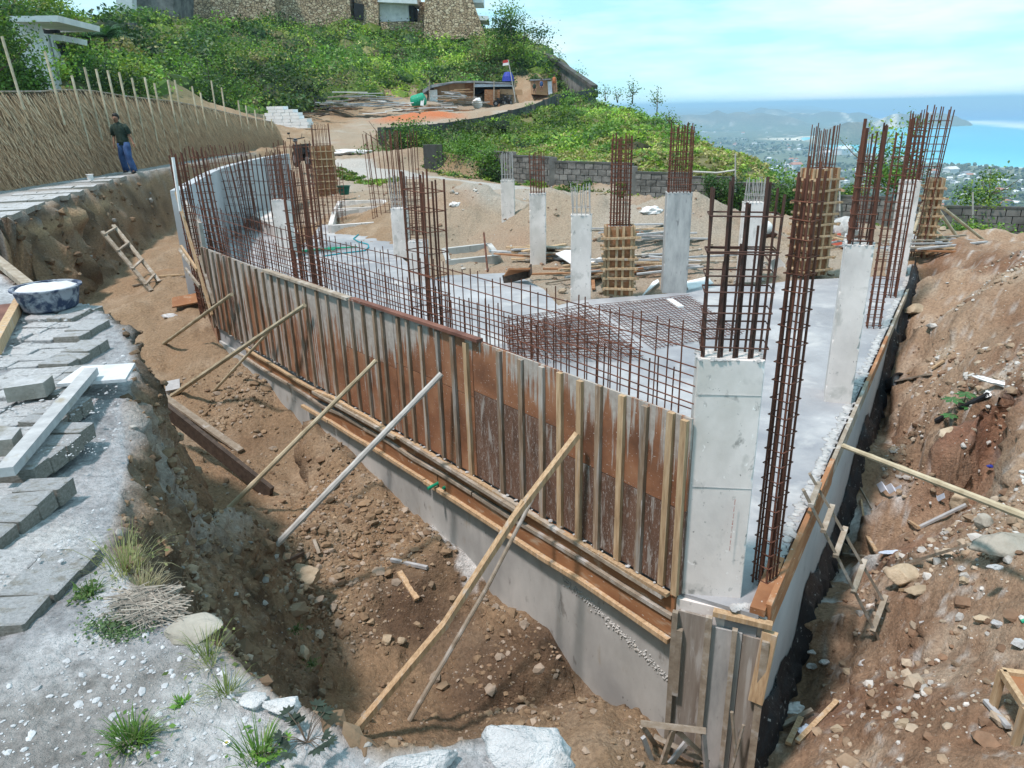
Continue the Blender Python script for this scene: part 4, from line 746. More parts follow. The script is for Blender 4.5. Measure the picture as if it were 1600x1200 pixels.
def column(name, label, c, u, wx, wy, z0, z1, mt='column', bevel=.012, cat='column', group=None):
    u = np.array(u, float)/np.linalg.norm(u); t = thing(name, label, cat, (c[0], c[1], z0), group)
    v = np.array([-u[1], u[0]]); nl = max(6, int((z1-z0)/.035)); VV = []; chip = [0]*4
    for i in range(nl+1):
        for k, (a, b) in enumerate(((-1, -1), (1, -1), (1, 1), (-1, 1))):
            chip[k] = chip[k]*.5+(rng.uniform(.008, .022) if rng.random() < .09 else 0); bv = .004+chip[k]+.0015*rng.random(); 
            if i == nl: bv += .006*rng.random()
            for (fx, fy) in (((a*(wx/2), b*(wy/2-bv)), (a*(wx/2-bv), b*(wy/2))) if k in (0, 2) else ((a*(wx/2-bv), b*(wy/2)), (a*(wx/2), b*(wy/2-bv)))):
                q = u*fx+v*fy; VV.append((c[0]+q[0], c[1]+q[1], z0+(z1-z0)*i/nl+(.004*rng.normal() if i == nl else 0)))
    mb = MB(); mb.add(VV, [[(i*8+k, i*8+(k+1) % 8, (i+1)*8+(k+1) % 8, (i+1)*8+k) for i in range(nl) for k in range(8)], [list(range(nl*8, nl*8+8))]]); part('shaft', mb, M[mt], t)
    rim = []; R4 = rect(c, u, wx, wy)
    for a, b in zip(R4, R4[1:]+R4[:1]):
        for _ in range(12): s_ = rng.random(); p = a+(b-a)*s_; p = p+(np.array(c)-p)*.05; rim.append((p[0], p[1], z1))
    mb = MB(); scatter_blobs(mb, np.array(rim), rng.uniform(.008, .02, len(rim)), I1, .45); part('mortar_rim', mb, M['lime'], t, kind='stuff')
    return t
GC = 'cast concrete columns with rebar on the slab'
uf = (1, -.09)
# near corner column: left front edge at (1.07,3.95), right front edge (1.42,3.88)
cA = (1.26, 4.03); A = column('concrete_column', 'large cream concrete column at the near corner beside the end of the red shuttering', cA, (.35, -.06), .37, .20, ZS, .19, group=GC)
for k in range(5):
    p = np.array([1.10, 3.995])+np.array([.33, -.055])*k/4; vbar(A, p[0], p[1], .17, [1.14, 1.17, 1.06, 1.19, 1.1][k], .0085, 'rustdark', (.01*(k-2), .0))
    if k in (1, 2, 3): vbar(A, p[0]+.02, p[1]+.01, .17, [0, 1.19, 1.05, 1.16, 0][k], .0085, 'rustdark', (.012*(k-2), .01))
for k in range(5):
    p = np.array([1.115, 4.12])+np.array([.33, -.055])*k/4; vbar(A, p[0], p[1], .17, 1.12 if k in (0, 4) else .62+.1*k, .0075, 'rustdark', (.01, .0))
me_ = MB(); me_.tube([(x, y, 0) for x, y in rect((0, 0), np.array([.986, -.164]), .37, .17)]+[(*rect((0, 0), np.array([.986, -.164]), .37, .17)[0], 0)], .005, 6, False); me_ = me_.mesh('stirrup', M['rustdark'])
for z in (.26, .37, .46, .58, .67, .79, .90, 1.0): partm('stirrup', me_, A, (1.272, 4.03, z if z < .9 else [.80, .99, .985][int(z > .95)]), (rng.normal()*.012, rng.normal()*.02, 0))
for z_ in (-.62, -.02): mb = MB(); mb.beam((1.075, 3.957, z_), (1.424, 3.899, z_+.004), .003, .002, (0, 0, 1)); part('form_fin', mb, M['column_grey'], A)
# red chalk marks
mb = MB()
for (x0, y0, x1, y1) in [(1146, 776, 1137, 858)]:
    a = PW(x0, y0, (1.07, 3.962), (1.42, 3.902)); b_ = PW(x1, y1, (1.07, 3.962), (1.42, 3.902)); 
    for t in np.linspace(0, 1, 9)[:-1]: p = a+(b_-a)*t; q = a+(b_-a)*(t+.1); p = p+[rng.normal()*.0012, -.035, 0]; q = q+[0, -.035, 0]; mb.beam(p, q, .004+.003*rng.random(), .002, (0, 1, 0))
mkm = mat('red_crayon', [(.35, (.55, .50, .46)), (.6, (.45, .18, .15))], 60, bmp=0); part('red_mark', mb, mkm, A)
# column on the right half of the slab
R_c = (3.46, 7.27); R = column('concrete_column', 'tall cream concrete column near the right shutter boards with rusty bars on top', R_c, (.42, -.17), .26, .36, ZS, .24, group=GC)
cage(R, R_c, (.42, -.17), .19, .28, .22, 1.33, 2, 2, .017, .12, .28, 1.1, 'rust', (.0, .0)); cage(R, R_c, (.42, -.17), .13, .28, .22, 1.3, 3, 2, .008, 9, None, None, 'rustdark')
# the others: (name px base, base y, top y, width, depth, material, label, bars)
defs = [(907, 467, 337, .33, .2, 'column', 'white concrete column left of the plywood boxed column, thin bars on top', ('steelgrey', .4, 5, 3, .006)),
        (1052, 458, 302, .40, .28, 'column_grey', 'thick grey stained concrete column in the middle distance with tall rebar', ('rust', 1.26, 7, 3, .009)),
        (841, 406, 303, .33, .2, 'column', 'white concrete column second from the left of the free standing row, by the sand', ('rust', .71, 6, 2, .007)),
        (795, 365, 282, .33, .2, 'column', 'farthest slim white column before the weathered block wall', ('steelgrey', .53, 5, 3, .007)),
        (630, 403, 326, .33, .3, 'column', 'pale column wrapped by a cage of bars beside the blue hose', ('steelgrey', .3, 4, 3, .007)),
        (656, 438, 378, .36, .3, 'column', 'lower cream stub column in front of the caged pale column', ('rustdark', .5, 3, 2, .008)),
        (450, 402, 313, .34, .24, 'column', 'cream column beside the plinth below the curved wall', ('rust', .85, 5, 3, .008)),
        (1166, 441, 317, .34, .22, 'column', 'white column seen through the bars of the near corner column', ('steelgrey', .35, 6, 3, .006)),
        (1398, 432, 283, .30, .3, 'column', 'white column against the far end of the right wall', ('rust', 1.35, 5, 4, .008))]
COLS = {}
for x, yb, yt, wx, wy, mt, lab, (bm_, zt_, nx, ny, br) in defs:
    p = P(x, yb, ZS); n = p[:2]/np.linalg.norm(p[:2]); c = p[:2]+n*wy/2; z1 = UP(p[:2], yt); u = (1, -.09) if x < 1300 else (.9, -.3)
    t = column('concrete_column', lab, c, u, wx, wy, ZS if x > 1000 or x < 700 else ZS-1.3, z1, mt, group=GC); COLS[x] = (t, c, z1)
    cage(t, c, u, wx-.06, wy-.06, z1-.03, zt_, nx, ny, br, .10 if zt_-z1 > .6 else .09, z1+.03, z1+(.35 if bm_ == 'steelgrey' else .9)*(zt_-z1), bm_, htop=.05)
# cages beside columns
GR = 'rusty rebar cages standing on the slab'
def freecage(x, yb, zt_, wx, wy, nx, ny, label, r=.008, sp=.12, lean=(0, 0), u=(1, -.1), zb=ZS, mt='rust', xy=None, sz1=None, jit=.02, rs=.0045, htop=.06):
    p = P(x, yb, zb) if xy is None else np.array([*xy, zb]); t = thing('rebar_cage', label, 'rebar', p, GR)
    cage(t, p[:2], u, wx, wy, zb-.05, zt_, nx, ny, r, sp, zb+.05, sz1, mt, lean, jit, rs, htop); return t
freecage(0, 0, 1.22, .105, .10, 4, 3, 'tall dense rusty rebar cage standing alone right of the near corner column', .0075, .105, (.0, .0), (.8, .6), xy=(1.625, 4.06), jit=.008, rs=.004)
mb = MB(); 
p = P(1225, 455, ZS)
freecage(0, 0, 1.05, .34, .16, 4, 3, 'tall rusty cage rising from the wall mesh in the middle of the red shuttering', .009, .17, (-.0, .0), (-.63, .77), xy=tuple(lw(3.02, -.16)[:2]), zb=-1.35)
freecage(0, 0, 1.0, .30, .24, 5, 4, 'dense rusty cage rising from the wall mesh behind the left part of the shuttering', .010, .14, (-.02, .0), (-.63, .77), xy=tuple(lw(5.55, -.2)[:2]), zb=-1.35)
freecage(0, 0, 1.05, .22, .16, 4, 3, 'leaning rusty cage at the far left end of the formwork', .010, .10, (-.10, .1), (-.6, .8), xy=(-4.75, 11.25), zb=-1.35)
freecage(0, 0, 1.12, .24, .16, 4, 3, 'rusty cage second from the far left end of the formwork', .010, .12, (-.12, .05), (-.6, .8), xy=(-4.3, 11.0), zb=-1.35)
freecage(375, 372, .85, .5, .3, 5, 3, 'slim rusty cage before the middle of the curved wall', .009, .2, (-.25, .1))
freecage(398, 362, .85, .3, .3, 4, 3, 'slim cage next to the wide bar frame on the plinth', .008, .2, (-.1, .05))
freecage(414, 352, .62, .95, .2, 8, 2, 'wide dark rectangular bar frame standing on the cream plinth', .011, .36, (0, 0), (1, -.35), -1.1, 'rustdark', jit=.01)
freecage(480, 385, .95, .8, .5, 8, 4, 'row of tall bars between the curved wall and the orange boxed column', .009, .25, (0, 0), (1, -.6))
freecage(545-30, 345, .2, .9, .3, 8, 2, 'low fence of bars at the foot of the orange boxed column', .009, .12, (0, 0), (1, -.1))
freecage(612, 352, 1.05, .9, .35, 8, 3, 'wide airy rebar cage beside the caged pale column', .009, .16, (-.1, 0), (1, -.2), sz1=-.2)
freecage(638, 372, 1.1, .6, .4, 6, 3, 'tall rebar cage standing over the blue hose on the slab', .009, .17, (0, 0), (1, -.2), sz1=.2)
freecage(1364, 512, 1.17, .16, .10, 3, 2, 'narrow ladder like cage between the right column and the shutter boards', .009, .11, (0, 0), (1, -.3), jit=.01)
freecage(1390, 464, 1.33, .15, .15, 3, 3, 'narrow rebar cage farther back along the right shutter boards', .010, .12, (0, 0), (1, -.3), jit=.02)
freecage(1424, 405, 1.40, .28, .22, 3, 3, 'tallest rebar cage at the far end of the right wall', .011, .13, (.1, 0), (1, -.3), jit=.03)
freecage(1335, 378, .5, .30, .25, 3, 2, 'thin cage standing behind the right column, in front of the block wall', .010, .2, (.0, 0), (1, -.3), zb=-1.8)
# ---------------------------------------------------------------- plywood boxed columns
GB = 'columns boxed in orange plywood'
def boxed(x, yb, z1, wx, wy, u, label, nb, zb=ZS, over=.05, bars=None, d=None, mt='orangeply', face=True):
    p = P(x, yb, zb) if d is None else PD(x, yb, d); zb = p[2]; n = p[:2]/np.linalg.norm(p[:2]); c = p[:2]+n*wy/2; u = np.array(u)/np.linalg.norm(u); v = np.array([-u[1], u[0]]); t = thing('boxed_column', label, 'formwork', (c[0], c[1], zb), GB)
    R4 = rect(c, u, wx, wy)
    for a, b in zip(R4, R4[1:]+R4[:1]):
        mb = MB(); mb.beam((a[0], a[1], (zb+z1)/2), (b[0], b[1], (zb+z1)/2), .018, z1-zb); part('plywood_side', mb, M[mt], t)
        e = (b-a)/np.linalg.norm(b-a); o = np.array([e[1], -e[0]])*.028
        for f in (.04, .37, .63, .96) if wx > .35 else (.05, .5, .95): q = a+(b-a)*f+o; mb = MB(); mb.beam((q[0], q[1], zb), (q[0], q[1], z1), .04, .03, (o[0], o[1], 0)); part('upright', mb, M['wood'], t)
    for k in range(nb):
        z = zb+.12+(z1-zb-.3)*k/(nb-1)
        for a, b in zip(R4, R4[1:]+R4[:1]):
            e = (b-a)/np.linalg.norm(b-a); o = np.array([e[1], -e[0]])*.058; r1, r2, r3 = rng.uniform(0, .09, 3); q0 = a+o-e*(over+r1); q1 = b+o+e*(over+r2); mb = MB(); mb.beam((q0[0], q0[1], z+.01*rng.normal()), (q1[0], q1[1], z+.012*rng.normal()), .03, .035); part('clamp_lath', mb, M['wood'], t)
    mb = MB(); mb.prism([tuple(q) for q in rect(c, u, wx-.03, wy-.03)], z1-.12, z1-.02); part('concrete_fill', mb, M['column_grey'], t)
    if bars: cage(t, c, u, wx-.1, wy-.1, z1-.05, bars[0], bars[1], bars[2], .009, bars[3], z1+.06, z1+(bars[0]-z1)*bars[4], bars[5], jit=.01)
    return t
boxed(965, 462, -.26, .40, .26, (1, -.05), 'boxed column in orange plywood with lath clamps, centre of the building site', 6, bars=(1.12, 7, 3, .07, .97, 'rust'))
boxed(1262, 431, .47, .48, .34, (.94, .34), 'tall boxed column with ragged clamp laths behind the lone dense rebar cage', 9, bars=(1.15, 7, 3, .3, .5, 'rust'))
boxed(512, 312, .46, .68, .5, (.92, .30), 'bright orange boxed column far left beside the parked motorbikes', 7, over=.06, bars=(1.2, 6, 3, .5, .9, 'rust'))
boxed(1441, 405, .14, .20, .22, (.9, -.3), 'boxed column at the far end of the right wall held by slanting bamboo', 8)
# ---------------------------------------------------------------- mesh curtain behind the shutter: two layers
mc = thing('rebar_mesh_curtain', 'double curtain of rusty rebar mesh standing behind the red plywood shutter', 'rebar', lw(0, -.1, ZS))
S0 = .06
for lay, (o, ztop, pitch, r) in enumerate([(-.07, .33, .10, .0045), (-.20, .04, .085, .005)]):
    s = S0
    while s < LTOT+(.5 if lay == 0 else -.3):
        p = lw(min(s, LTOT+.8), o); vbar(mc, p[0], p[1], ZS-.02, ztop+rng.uniform(-.02, .07), r, 'rust', (rng.normal()*.012, rng.normal()*.012), 'upright_bar'); s += pitch*rng.uniform(.85, 1.15)
    for k, z in enumerate(np.arange(ZS+.15, ztop+.01, .105)):
        mb = MB(); zz_ = lambda s_: z+.012*math.sin(s_*1.7+k)+(.0); mb.tube([lw(s_, o+.012, zz_(s_)) for s_ in np.linspace(.02, LTOT+(.6 if lay == 0 else 0), 12)], .0045, 5, False); part('horizontal_bar', mb, M['rust'], mc)
mb = MB(); mb.tube([lw(.06, -.13, -.36), lw(.8, -.12, -.26)], .006, 5); mb.tube([lw(.1, -.16, -.40), lw(.9, -.1, -.29)], .006, 5); mb.tube([lw(.05, -.1, -.62), lw(.5, -.14, -.55)], .006, 5); part('loose_bar', mb, M['rust'], mc)
# flat mats on the slab
def mat_flat(label, quad, nu, nv, z, r, mt, lay=1, jz=.01):
    q = [P(x, y, z)[:2] for x, y in quad]; t = thing('rebar_mat', label, 'rebar', (*q[0], ZS), 'flat rebar mats lying on the slab')
    for l in range(lay):
        for n, (a, b, c, d) in ((nu, (q[0], q[1], q[3], q[2])), (nv, (q[0], q[3], q[1], q[2]))):
            for k in range(n):
                f = k/(n-1)+rng.normal()*.004; s_ = a+(b-a)*f; e_ = c+(d-c)*f; zz2 = z+l*.11+(0 if n == nu else .014); mb = MB(); mid = (s_+e_)/2
                mb.tube([(*(s_+(s_-e_)*.02*rng.random()), zz2+rng.normal()*jz), (*mid, zz2+rng.normal()*jz), (*(e_+(e_-s_)*.02*rng.random()), zz2+rng.normal()*jz)], r, 5, False); part('mat_bar', mb, M[mt], t)
    if lay > 1:
        for _ in range(14):
            f, g = rng.random(2); p = (q[0]*(1-f)+q[1]*f)*(1-g)+(q[3]*(1-f)+q[2]*f)*g; vbar(t, p[0], p[1], ZS, z+.12, .006, mt, name='chair_bar')
mat_flat('thick double layer mat of dark rusty mesh raised above the slab behind the shutter', [(788, 512), (918, 486), (1003, 556), (800, 562)], 26, 20, ZS+.06, .0045, 'rust', 2)
mat_flat('thin crossed bars half sunk in the slab in front of the thick grey column', [(930, 478), (1075, 462), (1160, 520), (1020, 545)], 26, 22, ZS+.012, .004, 'rust', 1, .004)

# pour line and honeycombing on the lower wall
pts = []
for i in range(330):
    f = rng.random(); x = 880+(1045-880)*f; y = 905+(1062-905)*f**1.05; p = PW(x+rng.normal()*2, y+rng.normal()*3, LWO[0], LWO[1]); pts.append(p-np.array([nL[0], nL[1], 0])*.001)
for i in range(200):
    f = rng.random(); pts.append(lw(.1+6*f, .0, -1.80-.02*math.sin(f*20)+.012*rng.normal()))
mb = MB(); scatter_blobs(mb, np.array(pts), rng.uniform(.003, .011, len(pts)), I0, .7); solo('pour_line', mb, M['wallc'], 'rough crumbly pour line running down the grey foundation wall', 'concrete seam', (0, 5, -2), kind='stuff')

# ================================================================== FOREGROUND AND DEBRIS
def top(px, py, z): return P(px, py, z)
# paving of the near edge: rows of pavers, their broken ends face the pit
pv = thing('paving', None, None, (-2.3, 3.5, -.1)); pv['kind'] = 'structure'
pb = MB(); pb.box(-.5, .5, -.5, .5, -.5, .5)
import bmesh
def bevbox(name, mat_, bev=.04):
    me = bpy.data.meshes.new(name); bm = bmesh.new(); bmesh.ops.create_cube(bm, size=1); bmesh.ops.bevel(bm, geom=list(bm.edges), offset=bev, segments=1, affect='EDGES'); bm.to_mesh(me); bm.free(); me.materials.append(mat_); return me
PVM = bevbox('paver', M['paver']); PVD = bevbox('dusted_paver', M['paverdust'])
rows = [(1.98, 2.46, -1.60), (2.50, 3.04, -2.03), (3.10, 3.66, -2.25), (3.69, 4.06, -2.48), (4.12, 4.66, -2.70), (4.71, 5.24, -2.98), (5.36, 5.84, -3.26), (5.9, 6.4, -3.62)]
for y0, y1, xe in rows:
    n = max(2, round((y1-y0)/.145)); h = (y1-y0)/n
    for c in range(3):
        for k in range(n):
            if c == 0 and rng.random() < .0: continue
            partm('paver', PVM if c == 0 else PVD, pv, (xe-.105-c*.215+rng.normal()*.006, y0+h*(k+.5), -.032+rng.normal()*.005-(.014 if c else 0)), (rng.normal()*.03, rng.normal()*.03, rng.normal()*.02), (.208, h-.006, .088))
pp_ = thing('path_paving', None, None, (-9, 14, 0)); pp_['kind'] = 'structure'
ppm = bevbox('path_paver', M['paver'], .02)
for (x, y) in [(12, 340), (30, 334), (52, 325), (72, 319), (92, 310), (112, 305), (132, 299), (152, 291), (176, 282), (196, 277), (216, 270)]:
    p = P(x, y, 0)
    for j in range(3): partm('paver', ppm, pp_, (p[0]-.25-.46*j+rng.normal()*.02, p[1]-.1-.1*j, -.025-.006*j), (0, 0, .35+rng.normal()*.05), (.44, .62, .1))
# dust and chips
def in_near(n, xr, yr):
    x = rng.uniform(*xr, n); y = rng.uniform(*yr, n); m = sd(x, y, Z_NEAR) > .02; return x[m], y[m]
x, y = in_near(64000, (-5.5, 1.0), (.4, 7.6)); keep = (rng.random(len(x)) < np.clip(2.2/np.hypot(x, y), .1, 1)) & (fbm(np.stack([x, y, x*0], 1), .5, 3, 401) > -.35); x = x[keep]; y = y[keep]; r = rng.exponential(.003, len(x))+.0018; r = np.minimum(r, .016)
mb = MB(); z = ghs(x, y); z = np.where((x < -1.6) & (x > -4) & (y > 2), np.maximum(z, .01), z); scatter_blobs(mb, np.stack([x, y, z+.001], 1), r, I0, .5); solo('chalk_chips', mb, M['chalkbit'], kind='stuff', label='loose grey white chips scattered over the near ground', cat='gravel')
# earth clods and stones in the pit and on the right mound, both uncountable
def rubble(name, n, xr, yr, cond, rmin, rexp, rmax, mt, cols, label, fl=.7):
    x = rng.uniform(*xr, n); y = rng.uniform(*yr, n); m = cond(x, y); x = x[m]; y = y[m]; q = np.stack([x, y, x*0], 1)
    k = rng.random(len(x)) < np.clip(.45+.9*fbm(q, .9, 3, 411), .06, 1)*np.clip(6/np.hypot(x, y), .15, 1); x = x[k]; y = y[k]; r = np.minimum(rmin+rng.exponential(rexp, len(x)), rmax); z = ghs(x, y)
    ci = rng.integers(0, len(cols), len(x)); c = np.array(cols)[ci]*rng.uniform(.75, 1.2, (len(x), 1)); mb = MB(); scatter_blobs(mb, np.stack([x, y, z+r*.15], 1), r, I0 if len(x) > 9000 else I1, fl, .3, c); solo(name, mb, M[mt], label, 'rubble', kind='stuff')
def inpit(x, y):
    a, b = np.array(LWO[0]), np.array(LWO[-1]); sdw = (x-a[0])*nL[0]+(y-a[1])*nL[1]
    return (sd(x, y, Z_NEAR) < -.12) & (sd(x, y, Z_PATH) < -.2) & (sdw < -.03) & (x < 1.9) & (y > 1.5)
rubble('soil_clods', 75000, (-5.2, 1.9), (1.8, 10), inpit, .005, .010, .065, 'clod', [(.28, .195, .12), (.24, .16, .10), (.33, .245, .16), (.38, .31, .24)], 'crumbled brown earth clods over the floor and banks of the pit')
def onmound(x, y):
    a = np.array(RWO[0]); sdw = (x-a[0])*nR[0]+(y-a[1])*nR[1]; return (sdw < -.3) & (y > 1.4)
rubble('mound_stones', 44000, (1.9, 8.5), (1.5, 12), onmound, .005, .012, .075, 'clod', [(.34, .25, .17), (.24, .15, .095), (.44, .36, .27), (.58, .56, .52)], 'earth crumbs and pale stone chips over the right mound')
def onsand(x, y): return (sd(x, y, Z_SAND) > 0) & (sd(x, y, slab_poly) < -.1) & (sd(x, y, Z_ROAD) < 0)
rubble('site_rubble', 20000, (-12, 12), (12, 40), onsand, .012, .018, .1, 'clod', [(.36, .29, .21), (.28, .18, .12), (.5, .48, .44)], 'small stones and crumbs over the sandy building site')

bi = np.nonzero((steep > .25) & (RR.ravel() < 27) & (GX < -.2) & (gz['sand'] < .3))[0]; bi = rng.choice(bi, min(4200, len(bi))); rb = np.minimum((.006+rng.exponential(.013, len(bi)))*np.clip(RR.ravel()[bi]/5, .6, 3), .09)
mb = MB(); bcx = np.array([(.23, .155, .095), (.18, .12, .075), (.31, .235, .16), (.36, .34, .31)])[rng.choice(4, len(bi), p=[.45, .35, .15, .05])]*rng.uniform(.7, 1.25, (len(bi), 1)); scatter_blobs(mb, gp[bi], rb, I0, .8, .35, bcx); solo('bank_stones', mb, M['clod'], 'stones and crumbs sticking out of the cut earth banks', 'rubble', kind='stuff')
def rock(name, label, px, py, r, mt='rock', sq=(1, 1, .7), seed=0, z=None, sink=.25, cat='rock', rot=0., det=.22):
    p = PG(px, py) if z is None else P(px, py, z); v, f = I3; nn = v.copy(); R = np.array([[math.cos(rot), -math.sin(rot), 0], [math.sin(rot), math.cos(rot), 0], [0, 0, 1]])
    pl = np.random.default_rng(seed+5); q = v.copy()
    for _ in range(18):
        d = pl.normal(size=3); d /= np.linalg.norm(d); h = pl.uniform(.5, .82); t = q@d; q = q - np.outer(np.maximum(t-h, 0), d)
    q = q*(1+det*.35*fbm(v+seed*3.1, .5, 4, seed)[:, None]+.02*fbm(v+seed, .12, 2, seed+3)[:, None])
    q = (q*np.array(sq)*r)@R.T; mb = MB(); mb.add(q+p+[0, 0, r*sq[2]*(1-sink)], [f]); return solo(name, mb, M[mt], label, cat, p, smooth=True)
rock('boulder', 'large rounded buff boulder half buried in the pit floor by the grey bamboo foot', 482, 925, .17, 'rock', (1.0, .8, .9), 3, sink=.55)
rock('boulder', 'pale boulder on the right mound at the picture edge, with a white stone on it', 1562, 882, .24, 'rockgrey', (1.15, .8, .62), 6, sink=.35)
rock('boulder', 'angular buff limestone boulder beside the ladder on the right', 1410, 918, .155, 'rock', (1.05, .75, .8), 9, sink=.15)
rock('boulder', 'reddish brown rounded rock over the dark hollow on the right mound', 1512, 730, .15, 'rock', (.8, .8, .85), 12, sink=.4)
rock('stone', 'flat buff stone right below the angular limestone boulder', 1432, 940, .11, 'rock', (1.4, .6, .4), 14)
rock('stone', 'brown stone embedded in the mound left of the reddish rock', 1466, 742, .13, 'rock', (.8, .8, .8), 15, sink=.5)
rock('stone', 'pale stone at the upper end of the black strip', 1425, 497, .22, 'rock', (1.1, .7, .5), 16)
rock('stone', 'pointed grey stone under the long bamboo on the right', 1538, 820, .09, 'rockgrey', (.8, .8, .9), 17)
rock('stone', 'white chip lying in front of the pale boulder at the picture edge', 1556, 890, .05, 'chalkrock', (1.4, .8, .5), 18, z=-1.5)
rock('stone', 'round buff stone in the dark hollow at the bottom of the pit', 605, 1012, .06, 'rock', (1, 1, .8), 19)
rock('stone', 'small round stone left of its twin in the pit bottom', 630, 1012, .045, 'rock', (1, 1, .8), 20)
rock('stone', 'brown stone against the concrete wall low in the pit', 936, 1060, .09, 'rock', (1, .9, .9), 21, sink=.5)
rock('stone', 'pale stone emerging from the near bank of the pit', 476, 1022, .09, 'rock', (.7, .9, .9), 22, sink=.5)
rock('stone', 'squared pale block of stone at the lip of the near bank', 302, 1003, .115, 'rockgrey', (1.1, .75, .5), 23, z=-.03, sink=.3)
rock('stone', 'light stone lying before the foot of the left ladder end on the pit floor', 265, 495, .16, 'chalkrock', (1.3, .9, .25), 24)
rock('chalk_rock', 'big white lime crusted rock at the bottom centre edge of the near ground', 822, 1195, .125, 'chalkrock', (1.1, .75, .6), 37, z=.0, sink=.3)
rock('chalk_rock', 'white lime crust on the near lip left of the big white rock', 655, 1205, .09, 'chalkrock', (1.5, .5, .35), 32, z=0)
rock('chalk_rock', 'white lime lump in the middle of the near lip above the leafy weed', 445, 1112, .06, 'chalkrock', (1.3, .7, .45), 33, z=0)
rock('chalk_rock', 'white lime lump right of the long grass tuft', 395, 1100, .05, 'chalkrock', (1.2, .9, .4), 34, z=0)
for i, (x, y, r, lb) in enumerate([(1270, 1045, .05, 'white rubble stone near the black strip beside the bag'), (1289, 1035, .05, 'pale rubble stone left of the yellowish one near the black strip'), (1327, 1047, .06, 'yellowish rubble stone on the mound below the ladder'), (1350, 1043, .065, 'grey rubble stone right of the yellowish one'), (1268, 1042-24, .04, 'small white stone above the rubble stones by the strip'), (1440, 982, .03, 'white pebble on the lower right mound'), (1500, 906, .035, 'white pebble between the two boulders'), (1530, 990, .06, 'cream stone on the right mound near the green pipe'), (1552, 1000, .05, 'white stone right of the cream stone by the green pipe'), (1585, 1030, .06, 'grey stone at the right picture edge above the wooden frame'), (1412, 1136, .05, 'flat tan stone in the lower right corner area'), (1310, 1130, .05, 'round brown stone beside the laths at the bottom right'), (1500, 932, .055, 'round grey brown stone below the white pebble')]):
    rock('stone', lb, x, y, r, 'rock' if i in (2, 10, 11, 12, 7) else 'chalkrock', (1.1, .8, .6), 50+i)
# near things
def lathe_thing(name, label, cat, c, prof, mt, n=28, partname='shell', parent=None): ...
bc = P(80, 482, .015); t = thing('basin', 'blue plastic basin caked and filled with white lime powder near the plank', 'basin', bc)
mb = MB(); mb.lathe(bc, [(.0, .0), (.19, .0), (.215, .02), (.25, .17), (.252, .185), (.275, .187), (.275, .20), (.245, .20), (.24, .17), (.235, .165)], 40); part('shell', mb, M['blue'], t, smooth=False)
mb = MB(); v, f = I3; q = v[:, :]*[.24, .24, .035]; q = q+bc+[0, 0, .175]; q[:, 2] += .012*fbm(q, .07, 3, 3); mb.add(q, [f]); part('lime_powder', mb, M['powder'], t, smooth=True)
def plank(name, label, a, b, w_, h_, mt, cat='plank', up=(0, 0, 1)):
    mb = MB(); mb.beam(a, b, w_, h_, up); return solo(name, mb, M[mt], label, cat, a)
plank('plank', 'long dusty white plank leaning over the near pavers towards the white board', P(8, 738, .07), P(143, 580, .09), .075, .045, 'woodgrey')
mb = MB(); c4 = [P(88, 600, .045), P(196, 592, .05), P(211, 567, .055), P(128, 572, .05)]; mb.add([*(c-[0, 0, .02] for c in c4), *c4], [[(3, 2, 1, 0), (4, 5, 6, 7), (0, 1, 5, 4), (1, 2, 6, 5), (2, 3, 7, 6), (3, 0, 4, 7)]]); solo('board', mb, M['powder'], 'thin whitened board lying on the pavers and jutting over the pit', 'board', c4[0])
def slab4(name, label, pts, z, th, mt, cat):
    c4 = [P(x, y, z) for x, y in pts]; mb = MB(); mb.prism([tuple(c[:2]) for c in c4], z-th, z); return solo(name, mb, M[mt], label, cat, c4[0])
slab4('loose_paver', 'loose dusty paver beside the whitened board', [(5, 607), (67, 598), (82, 586), (30, 590)], .11, .09, 'paver', 'paver')
slab4('loose_paver', 'loose paver cut by the left picture edge below the long plank', [(-20, 690), (18, 686), (32, 668), (-10, 664)], .09, .09, 'paver', 'paver')
plank('plank', 'brown edged plank at the left picture edge beside the basin', P(-8, 545, .06), P(33, 468, .06), .06, .09, 'wood')
plank('plank', 'second plank at the left picture edge with a dusty top', P(-25, 530, .05), P(5, 478, .05), .12, .03, 'redboard')
plank('plank', 'grey timber sticking out behind the basin over the pit', P(-10, 402, .12), P(44, 446, .02), .10, .06, 'woodx')
# props that hold the shutter
def pole(name, label, pts, r0, r1, mt, cat, nodes=True, n=8):
    P0 = [A3(p) for p in pts]; L_ = [0]
    for a, b in zip(P0[:-1], P0[1:]): L_.append(L_[-1]+np.linalg.norm(b-a))
    ss = np.arange(0, L_[-1], .06); o = []; rr_ = []; k = .31+.05*rng.random()
    for s_ in list(ss)+[L_[-1]]:
        p = np.array([np.interp(s_, L_, [q[i] for q in P0]) for i in range(3)]); o.append(p); d = abs((s_/k) % 1-.0); d = min(d, 1-d); rr_.append((r0+(r1-r0)*s_/L_[-1])*(1+(.13 if nodes and d < .08 else 0)))
    mb = MB(); mb.tube(o, rr_, n); return solo(name, mb, M[mt], label, cat, P0[0], smooth=False)
def wallpt(px, py, o=.1): return PW(px, py, lw(0, o), lw(7.5, o))
pole('bamboo_prop', 'short bamboo prop nearest the far left end of the red shutter', [PG(257, 541), wallpt(362, 460)], .028, .026, 'bamboo', 'bamboo pole')
pole('bamboo_prop', 'long pale bamboo prop second from the left, foot by the dark planks', [PG(268, 616), wallpt(476, 477)], .031, .024, 'bamboo', 'bamboo pole')
pole('bamboo_prop', 'thin bamboo prop crossing under the long pale one', [PG(334, 602), wallpt(424, 514)], .020, .018, 'bamboo', 'bamboo pole')
pole('bamboo_prop', 'brown bamboo prop left of the thick grey one', [PG(358, 797), wallpt(588, 563)], .026, .02, 'bamboo', 'bamboo pole')
